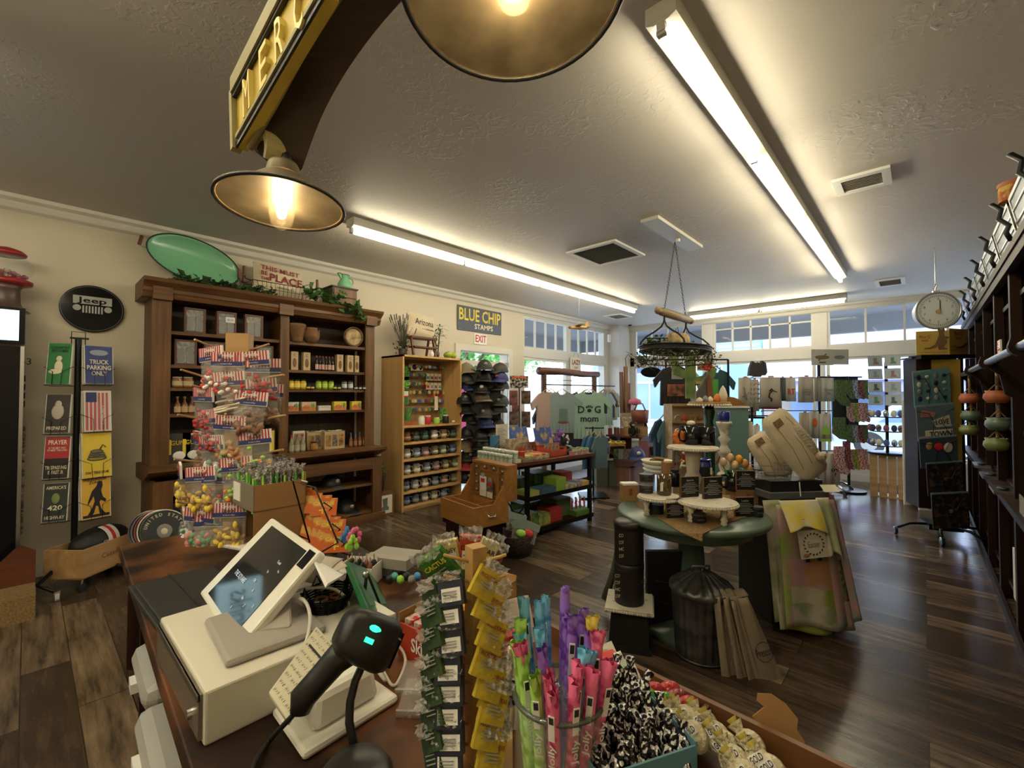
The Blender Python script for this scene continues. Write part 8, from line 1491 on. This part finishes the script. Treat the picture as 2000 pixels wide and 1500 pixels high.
# ---------------------------------------------------------------- wooden tower of small candy bars
q=PZ(905,1500,ZC);TXx,TYy=q.x+.01,q.y+.015
TWD=wood('tower_pine',(.50,.32,.12),(.36,.20,.06),2,6)
tw2=thing('candy_bar_tower','pine post tower on a pine foot holding small carded candy bars','display tower',(TXx,TYy,ZC),FACE)
MB().bb((-.055,-.05,0),(.055,.05,.012),TWD).build('foot',tw2);zt3=ZC+.012
ptop=PD(908,1086,.625);
MB().box((0,0,(ptop.z-zt3)/2+.012),(.024,.024,ptop.z-zt3),TWD,rz=.6).build('post',tw2)
hgt=ptop.z-zt3
NAVYC=col((.015,.02,.045),.4);YLC=tpaint('prickly_yellow',(.50,.38,.03),(.38,.27,.02),50);GRC=tpaint('cactus_green',(.012,.03,.01),(.03,.06,.015),40);ORC=col((.55,.14,.02));REDB=col((.45,.05,.02))
def bar(lab,px,py,dd,c,w_,h,rz,tilt,roll,nm,front=None,tx=None,tc=INK,group=None):
    t=thing('candy_bar',lab,'candy bar',PD(px,py,dd),0,group);t.rotation_euler=(tilt,roll,FACE+rz)
    MB().bb((-w_/2,-.006,-h),(w_/2,.006,0),c).build('bar',t)
    m=MB()
    if front:m.bb((-w_*.35,-.0075,-h*.85),(w_*.4,-.006,-h*.35),front)
    if tx:m.text(tx,(0,-.0085,-h*.3),h*.14,tc,wmax=w_*.85,bold=True)
    for i in range(3):m.bb((-w_*.3,-.009,-h*(.5+.1*i)),(w_*.25,-.0078,-h*(.5+.1*i)+h*.03),GREY)
    m.build('print',t)
    MB().grid(lambda u,v:((u-.5)*w_*(1.0+.12*v),-.011+.004*math.sin(u*23)+.004*math.sin(v*9+u*7),v*h*.36-h*.08),14,6,FILM2).build('wrapper_end',t)
ysn=[1130,1172,1225,1278,1318,1362,1410,1452]
for i,py in enumerate(ysn):
    k_=(py-1088)/412;dd=.66-.05*k_
    bar('navy wrapped candy bar, %s down the front left of the pine tower'%ORD[i],880-4*(i%2),py,dd,NAVYC,.038,.036,-.15,-.35,-.12-.1*(i<3),'n',WHITE,None,INK,'navy bars on the pine tower')
    bar('yellow prickly pear candy bar, %s down the right of the pine tower'%ORD[i],960+6*(i%3),py-18,dd-.0,YLC,.036,.042,.25,-.35,.6-.04*i,'y',None,'PRICKLY PEAR',MR,'yellow bars on the pine tower')
    if i<7:bar('dark green cactus candy bar, %s down the left of the pine tower'%ORD[i],842-2*(i%2),py+20,dd+.01,GRC,.032,.05,-.5,-.3,-.55,'g',None,None,YEL,'green bars on the pine tower')
    if i<7:bar('orange candy bar half hidden, %s down behind the navy ones'%ORD[i],868,py+28,dd+.03,ORC,.02,.04,-.3,-.3,-.3,'o',None,None,INK,'orange bars on the pine tower')
    if i<7:bar('yellow candy bar half hidden, %s down at the far right of the tower'%ORD[i],972,py+8,dd+.02,YLC,.028,.042,.5,-.3,.7,'y',None,None,INK,'rear yellow bars on the tower')
bar('bright green CACTUS candy bar at the top left of the pine tower',838,1082,.68,tpaint('cactus_bright',(.05,.22,.02),(.03,.12,.02),40),.045,.06,-.2,.3,-.6,'c',None,'CACTUS',YEL)
bar('yellow and cream candy card at the top, left of the post',872,1055,.70,col((.62,.52,.22)),.034,.05,-.1,.0,-.2,'t',WHITE,'HONEY',INK)
bar('red and white candy card at the top of the pine tower',920,1045,.70,REDB,.034,.06,.0,.0,.05,'t',WHITE,'CHILI',INK)
bar('yellow and cream candy card at the top, right of the post',960,1055,.69,col((.62,.55,.3)),.028,.055,.2,.0,.45,'t',YEL,'PEAR',INK)
bar('second orange candy card behind the yellow one at the top left',886,1062,.72,ORC,.02,.05,-.1,.0,-.1,'t');bar('dark red candy card at the upper right of the tower',975,1072,.71,BRL,.02,.045,.2,.0,.4,'t')
m=MB()
for i in range(10):
    for s in(-1,1):m.tube([(0,0,.03+i*hgt/10.5),(s*.045,-.02,.05+i*hgt/10.5)],.0025,TWD,5)
m.build('peg',tw2)
# ---------------------------------------------------------------- glass jar of stick candy
q=PZ(1095,1560,ZC);JX=PD(1092,1352,.62);JC=Vector((JX.x,JX.y,ZC));jr=.062;jh=JX.z-ZC
gj=thing('glass_jar','large clear glass jar packed with long wrapped stick candies','jar',JC,FACE)
MB().lathe([(jr*.9,0),(jr,.01),(jr,jh*.8),(jr*1.0,jh)],mat('jar_glass',(.6,.68,.58),.03,a=.2,spec=1),n=40).build('body',gj)
MB().tube([(jr*math.cos(a*PI/24),jr*math.sin(a*PI/24),jh)for a in range(48)],.0036,mat('rim_glass',(.10,.12,.10),.06,a=.8,spec=1),8,closed=True).build('rim',gj)
SCs=[((.07,.32,.50),'sky blue'),((.16,.05,.42),'purple'),((.22,.45,.04),'lime green'),((.48,.04,.16),'pink'),((.65,.5,.03),'yellow'),((.08,.25,.12),'green'),((.35,.06,.14),'raspberry')]
def stick(lab,x,y,lean,dirn,L_,c,top):
    t=thing('stick_candy',lab,'stick candy',JC+Vector((x,y,.012)),0,'stick candies in the glass jar');d=Vector((math.sin(lean)*math.cos(dirn),math.sin(lean)*math.sin(dirn),math.cos(lean)))
    t.rotation_euler=d.to_track_quat('Z','Y').to_euler()
    cm=mat('stick_'+lab.split(' stick')[0],c,.25,no=55,c2=tuple(min(1,x*1.5+.12)for x in c),lo=.5,hi=.62,det=1)
    MB().cyl((0,0,0),(0,0,L_),.008,cm,n=10).build('wrapper',t)
    MB().grid(lambda u,v:(.008*math.cos(u*6.28)*(1-v*.6)+.004*math.sin(u*30)*v,(.008+.004*v)*math.sin(u*6.28),L_+.02*v),14,3,cm).build('twist',t)
    MB(RZ(FACE-t.rotation_euler.z+rnd.uniform(-.5,.5))).bb((-.004,-.0088,L_*.70),(.004,-.0075,L_*.93),WHITE).bb((-.003,-.0092,L_*.86),(.003,-.0085,L_*.92),INK).text('Jolly',(0,-.0095,L_*.56),.011,WHITE,M=TR(0,0,L_*.56)@RY(-PI/2)@TR(0,0,-L_*.56),wmax=.035,bold=True).build('label',t)
top_z=PD(1092,1225,.66).z-ZC
k_=0
for ring,n,rr in((0,14,.050),(1,8,.030),(2,4,.012)):
    for i in range(n):
        a=2*PI*i/n+ring*.4+FACE;x,y=rr*math.cos(a),rr*math.sin(a);side_=(x*_R.x+y*_R.y)/jr;dep=(x*_F0.x+y*_F0.y)/jr
        ci=2 if side_<-.45 and dep<.4 else 3 if dep<-.3 else(0 if side_<-.1 else 4 if side_>.55 else 1)if dep>.1 else[3,6,1,0][i%4]
        L_=(jh+.012+.045*(dep+1)*.75+rnd.uniform(-.012,.012));k_+=1
        place=('left' if side_<-.3 else 'right' if side_>.3 else 'middle')+' '+('front' if dep<-.3 else 'back' if dep>.3 else 'centre')
        stick('%s stick candy at the %s of the glass jar%s'%(SCs[ci][1],place,['',', tilted outward',', standing upright'][ring]),x*.8,y*.8,.12+rnd.uniform(-.05,.06),a,L_,SCs[ci][0],0)
OT=wood('tray_wood',(.20,.085,.03),(.10,.04,.015),0,5)
ty=thing('divided_tray','low orange brown wooden tray of sweets along the customer edge of the counter','tray',(-.70,.595,ZC),-.047)
MB().bb((0,0,0),(1.0,.20,.006),OT).bb((0,.19,0),(1.0,.2,.045),OT).bb((0,0,0),(.01,.2,.045),OT).bb((.0,0,0),(1.0,.01,.03),OT).build('frame',ty)
for x in(.2,.42,.66,.9):MB().bb((x,.01,.0),(x+.008,.19,.04),OT).build('divider',ty)
bx=thing('blue_candy_box','open pale blue and white box of black foil lollipops at the bottom edge','box',PZ(1232,1560,ZC),FACE+.35)
BLB=col((.10,.25,.33),.5);LQ=bx.location;
MB().bb((-.07,-.035,0),(.08,-.032,.075),BLB).bb((-.07,.12,0),(.08,.123,.085),CARDG).bb((-.072,-.035,0),(-.07,.12,.08),BLB).bb((.08,-.035,0),(.082,.12,.08),BLB).build('panel',bx)
FOIL=mat('black_star_foil',(.02,.018,.022),.18,.7,no=170,c2=(.9,.9,.92),lo=.43,hi=.47,det=0,bu=(90,.9))
k_=0
for i in range(7):
    for j in range(6):
        x=-.058+i*.021+rnd.uniform(-.004,.004);y=-.02+j*.024;k_+=1
        t=thing('foil_lollipop','black foil lollipop dotted with silver, in the pale blue box','lollipop',bx.matrix_basis@Vector((x,y,.05+.006*j+rnd.uniform(0,.012))),FACE+rnd.uniform(-1,1),'black foil lollipops');t.rotation_euler.x=rnd.uniform(-.9,.1)
        MB().lathe([(.004,-.04),(.010,-.024),(.0135,.0),(.011,.016),(.005,.022),(.008,.036),(.0,.03)],FOIL,n=10).build('wrapper',t)
GLD=mat('cream_gold_wrapper',(.66,.60,.42),.4,bu=(70,.8));GLY=col((.6,.5,.1),.4)
for i,(px,py)in enumerate(((1318,1408),(1372,1408),(1338,1400),(1412,1452),(1460,1450),(1430,1480),(1478,1486),(1395,1432),(1352,1432),(1450,1510),(1500,1500))):
    t=thing('gold_pop','%s cream wrapped lollipop printed GOLD along the right of the foil box'%ORD[i],'lollipop',PZ(px,py,ZC+.045),FACE+rnd.uniform(-.3,.3),'cream wrapped lollipops');t.rotation_euler=(-.75,-.6+rnd.uniform(-.2,.2),FACE)
    MB().sph((0,0,-.005),(.020,.018,.021),GLD,14,9).grid(lambda u,v:((.006+.006*v)*math.cos(u*6.28),(.006+.006*v)*math.sin(u*6.28)+.003*math.sin(u*31),.014+.012*v),14,3,GLD).build('wrapper',t)
    MB().bb((-.010,-.0195,-.004),(.010,-.0175,.008),WHITE).text('GOLD',(0,-.0205,.002),.008,INK,wmax=.018,bold=True).build('label',t);MB().grid(lambda u,v:((.003+.005*v)*math.cos(u*6.28),(.003+.005*v)*math.sin(u*6.28),.02+.012*v),8,1,GLY).build('twist',t)
for i,(px,py,c,nm)in enumerate(((1275,1352,RED,'red'),(1306,1350,RED,'red'),(1292,1372,LIME,'green'),(1258,1362,LIME,'green'),(1342,1380,RED,'red'),(1322,1366,BRL,'maroon'))):
    t=thing('wrapped_sucker','%s shiny wrapped sucker, %s in the tray beyond the foil box'%(nm,ORD[i]),'lollipop',PZ(px,py,ZC+.04),FACE,'shiny wrapped suckers');t.rotation_euler=(.3,.7,FACE)
    MB().sph((0,0,0),(.017,.012,.022),mat('foil_'+nm,{'red':(.5,.02,.03),'green':(.12,.4,.03),'maroon':(.25,.03,.05)}[nm],.12,spec=1,bu=(60,.6)),12,8).build('wrapper',t);MB().text('POP',(0,-.0125,0),.012,WHITE,wmax=.026,bold=True).build('lettering',t)
for i,(px,py,c,nm)in enumerate(((1208,1322,BLUE,'blue and green'),(1190,1300,YEL,'yellow'),(1230,1335,LIME,'lime green'))):
    t=thing('candy_pouch',nm+' candy pouch with a white edge beside the glass jar','pouch',PZ(px,py,ZC+.04),FACE+.6);MB(RX(-.7)).bb((-.03,0,-.03),(.03,.003,.035),WHITE).build('pouch',t);MB(RX(-.7)).sph((0,-.004,0),(.022,.008,.028),tpaint('pouch_'+nm[:4],c.node_tree.nodes['Principled BSDF'].inputs[0].default_value[:3],(.05,.2,.4),30)).build('printed_front',t)
for i,(px,py,w_,c,nm)in enumerate(((1015,1270,.09,col((.60,.56,.48)),'cream label card with small red print behind the jar'),(1000,1312,.06,RED,'red and white candy box behind the jar'),(992,1400,.05,REDB,'red candy box between the tower and the jar'),(1190,1362,.05,RED,'red candy box showing right of the jar'))):
    t=thing('candy_box',nm,'box',PZ(px,py,ZC),FACE+.5);MB(RX(-.4 if i==0 else 0)).bb((-w_/2,0,0),(w_/2,.02,.07 if i else.10),c).build('carton',t);m=MB(RX(-.4 if i==0 else 0))
    for j in range(4):m.bb((-w_*.4,-.001,.02+j*.012),(w_*.2+.01*(j%2),0,.023+j*.012),GREY if i==0 else WHITE)
    m.build('print',t)
for i in range(5):one(MB().cyl((0,0,0),(.01,0,.13),.007,CREAM,n=10).cyl((.003,0,.04),(.006,0,.08),.0075,INK,n=10),'cream_stick','%s cream and black candy stick left of the glass jar'%ORD[i],'stick candy',loc=PZ(988+i*5,1420-(i%2)*16,ZC),rz=FACE,group='cream and black sticks')
p=PZ(1490,1490,ZC);t=thing('cardboard_cutout','brown scalloped cardboard header leaning at the counter corner','cardboard',(p.x+.01,p.y+.035,ZC),FACE-.2)
MB(RX(-.2)).prism([(-.03,0),(.035,0),(.042,.02),(.032,.035),(.035,.05),(.02,.068),(0,.08),(-.02,.078),(-.022,.068),(-.012,.06),(-.03,.045),(-.02,.03)],.002,CARD).build('panel',t)
# ---------------------------------------------------------------- candy peg tree at the far end of the counter
q=PZ(432,1056,ZC);pt_=thing('candy_tree','square pine post with pegs hung all over with bagged candy','display tree',(q.x,q.y,ZC),FACE)
ptop=PD(466,655,1.72);hp=ptop.z-ZC;wdp=.075
MB().box((.06,0,hp/2),(wdp,wdp,hp),CRATE,rz=.3).build('post',pt_);MB().box((.06,0,.01),(.12,.12,.02),CRATE).build('foot',pt_)
STR=[RED,WHITE]
def candybag(nm,cm,cm2,kind):
    t=thing('candy_bag',nm,'candy bag')
    m=MB().bb((-.055,-.004,-.05),(.055,.004,.0),WHITE)
    for i in range(11):m.bb((-.055+i*.01,-.0052,-.032),(-.050+i*.01,-.004,0),col((.45,.05,.06)))
    m.build('header_card',t)
    MB().bb((-.055,-.006,-.047),(.055,-.0045,-.032),col((.03,.04,.16))).build('name_band',t)
    MB().text('Grandpa',(0,-.008,-.012),.015,WHITE,wmax=.05,bold=True).text("Joe's",(0,-.009,-.025),.014,INK,wmax=.035,bold=True).text('candy',(0,-.008,-.04),.006,WHITE,wmax=.04).build('lettering',t)
    def f(s):return lambda u,v:((u-.5)*.11*(1-.08*math.sin(PI*v)),s*.022*math.sin(PI*u)**.7*math.sin(PI*min(1,v*1.02))**.6,-.05-.10*v)
    MB().grid(f(-1),10,8,FILM).grid(f(1),10,8,FILM).build('clear_bag',t)
    m=MB()
    for i in range(34):
        x=rnd.uniform(-.042,.042);z=-.145+abs(rnd.gauss(0,.028));y=rnd.uniform(-.014,.014);c=cm if i%2 else cm2
        if kind==0:m.sph((x,y,z),(.009,.007,.007),c,6,4)
        elif kind==1:m.tube([(x-.02,y,z),(x+.02,y,z+.006)],.004,c,5)
        else:m.sph((x,y,z),(.014,.008,.008),c,6,4,rot=RY(x*60))
    o=m.build('candy',t);o['kind']='stuff';return t
KS=[('red and white candies',RED,WHITE,0),('cherry red pieces',RED,col((.35,.02,.03)),0),('pastel candy sticks',CREAM,col((.6,.45,.4)),1),('brown nut clusters',BRL,col((.3,.13,.06)),2),('peach and brown slices',col((.5,.22,.1)),col((.55,.4,.2)),2),('rainbow jelly beans',ORG,LIME,0),('golden gummies',YEL,col((.5,.3,.05)),2),('green mints',col((.3,.5,.35)),WHITE,2),('pink and green drops',col((.6,.25,.25)),col((.1,.35,.15)),2)]
KP=[candybag('',*k_[1:])for k_ in KS];used=set()
BG=[(412,678,0,-.35,'top left'),(445,688,0,0,'upper front left'),(492,686,1,.1,'top right front'),(514,700,1,.5,'top far right'),(446,726,2,0,'upper middle front'),(505,740,3,.45,'upper right'),(398,757,1,-.45,'upper left'),(492,764,3,.1,'middle right'),(522,750,3,.8,'far right middle'),(450,812,4,0,'centre front'),(405,800,1,-.5,'middle left'),(497,840,5,.1,'lower right'),(412,850,7,-.3,'lower part of the left'),(385,842,3,-.8,'far left middle'),(460,893,5,0,'lower middle'),(392,912,6,-.1,'lower left front'),(352,905,6,-.9,'far lower left'),(430,918,0,.2,'lower centre'),(450,982,6,.1,'bottom right'),(392,992,8,-.1,'bottom left'),(358,990,7,-.9,'far bottom left'),(418,1000,8,.3,'bottom centre')]
for i,(px,py,k_,rz,wh)in enumerate(BG):
    dd=1.62+.05*abs(rz)+(.06 if wh.startswith('far')else 0);p=PD(px,py,dd);lab='bag of %s with striped header, %s of the candy tree'%(KS[k_][0],wh)
    rot=(rnd.uniform(-.05,.1),rnd.uniform(-.1,.1),FACE+rz)
    if k_ not in used:used.add(k_);KP[k_].location=p;KP[k_].rotation_euler=rot;KP[k_]['label']=lab;KP[k_]['group']='candy bags on the peg tree';KP[k_].scale=(1.05,)*3
    else:dup(KP[k_],p,None,lab,'candy bags on the peg tree',rot=rot)
for k_,t in enumerate(KP):
    if k_ not in used:
        for c in list(t.children):bpy.data.objects.remove(c)
        bpy.data.objects.remove(t)
pg=[((380,663),(445,690)),((525,672),(470,690)),((353,722),(430,745)),((555,732),(475,745)),((373,752),(440,770)),((347,810),(430,825)),((557,811),(480,825)),((375,848),(430,855)),((553,878),(490,890)),((345,980),(410,990)),((340,897),(420,905)),((440,724),(452,730)),((440,808),(455,815))]
m=MB()
for a,b in pg:o=MB().cyl(PD(*a,1.6),PD(*b,1.75),.004,CRATE,n=8).build('peg',pt_);o.matrix_parent_inverse=pt_.matrix_basis.inverted()
for i in range(5):
    t=thing('round_plaque',['front round plaque reading UNITED STATES with a pale crest','second round plaque with a pale rim behind the first','third round plaque with a reddish rim','fourth round plaque with a dark rim','rearmost round plaque with a thin pale rim'][i]+' at the counter end','plaque',PD(322-i*6,1037,2.45+.02*i),FACE+.25,'round plaques behind the counter')
    MB().cyl((0,0,0),(0,.008,0),.115,[col((.05,.06,.07),.3),BLACK,col((.1,.05,.05)),BLACK,NAVY][i],n=36).build('disc',t);MB().tube([(.115*math.cos(a*PI/18),0,.115*math.sin(a*PI/18))for a in range(36)],.004,[STEEL,WHITE,col((.4,.1,.1)),GREY,STEEL][i],5,closed=True).build('rim',t)
    if i==0:
        m=MB();S='UNITED STATES'
        for j,chh in enumerate(S):
            a=PI*(.5+.42-.84*j/(len(S)-1))
            if chh!=' ':m.text(chh,(0,0,0),.017,CREAM,M=TR(.092*math.cos(a),-.003,.092*math.sin(a))@RY(PI/2-a),bold=True)
        m.sph((0,-.002,0),(.04,.003,.04),GREY).sph((0,-.004,0),(.018,.003,.018),CREAM);m.build('lettering',t)
t=thing('plaque_table','low stand behind the counter end holding the round plaques','stand',PD(322,1040,2.5).xy.to_3d(),FACE);MB().bb((-.15,-.06,0),(.15,.12,PD(322,1037,2.5).z-.115),DARKW).build('box',t)
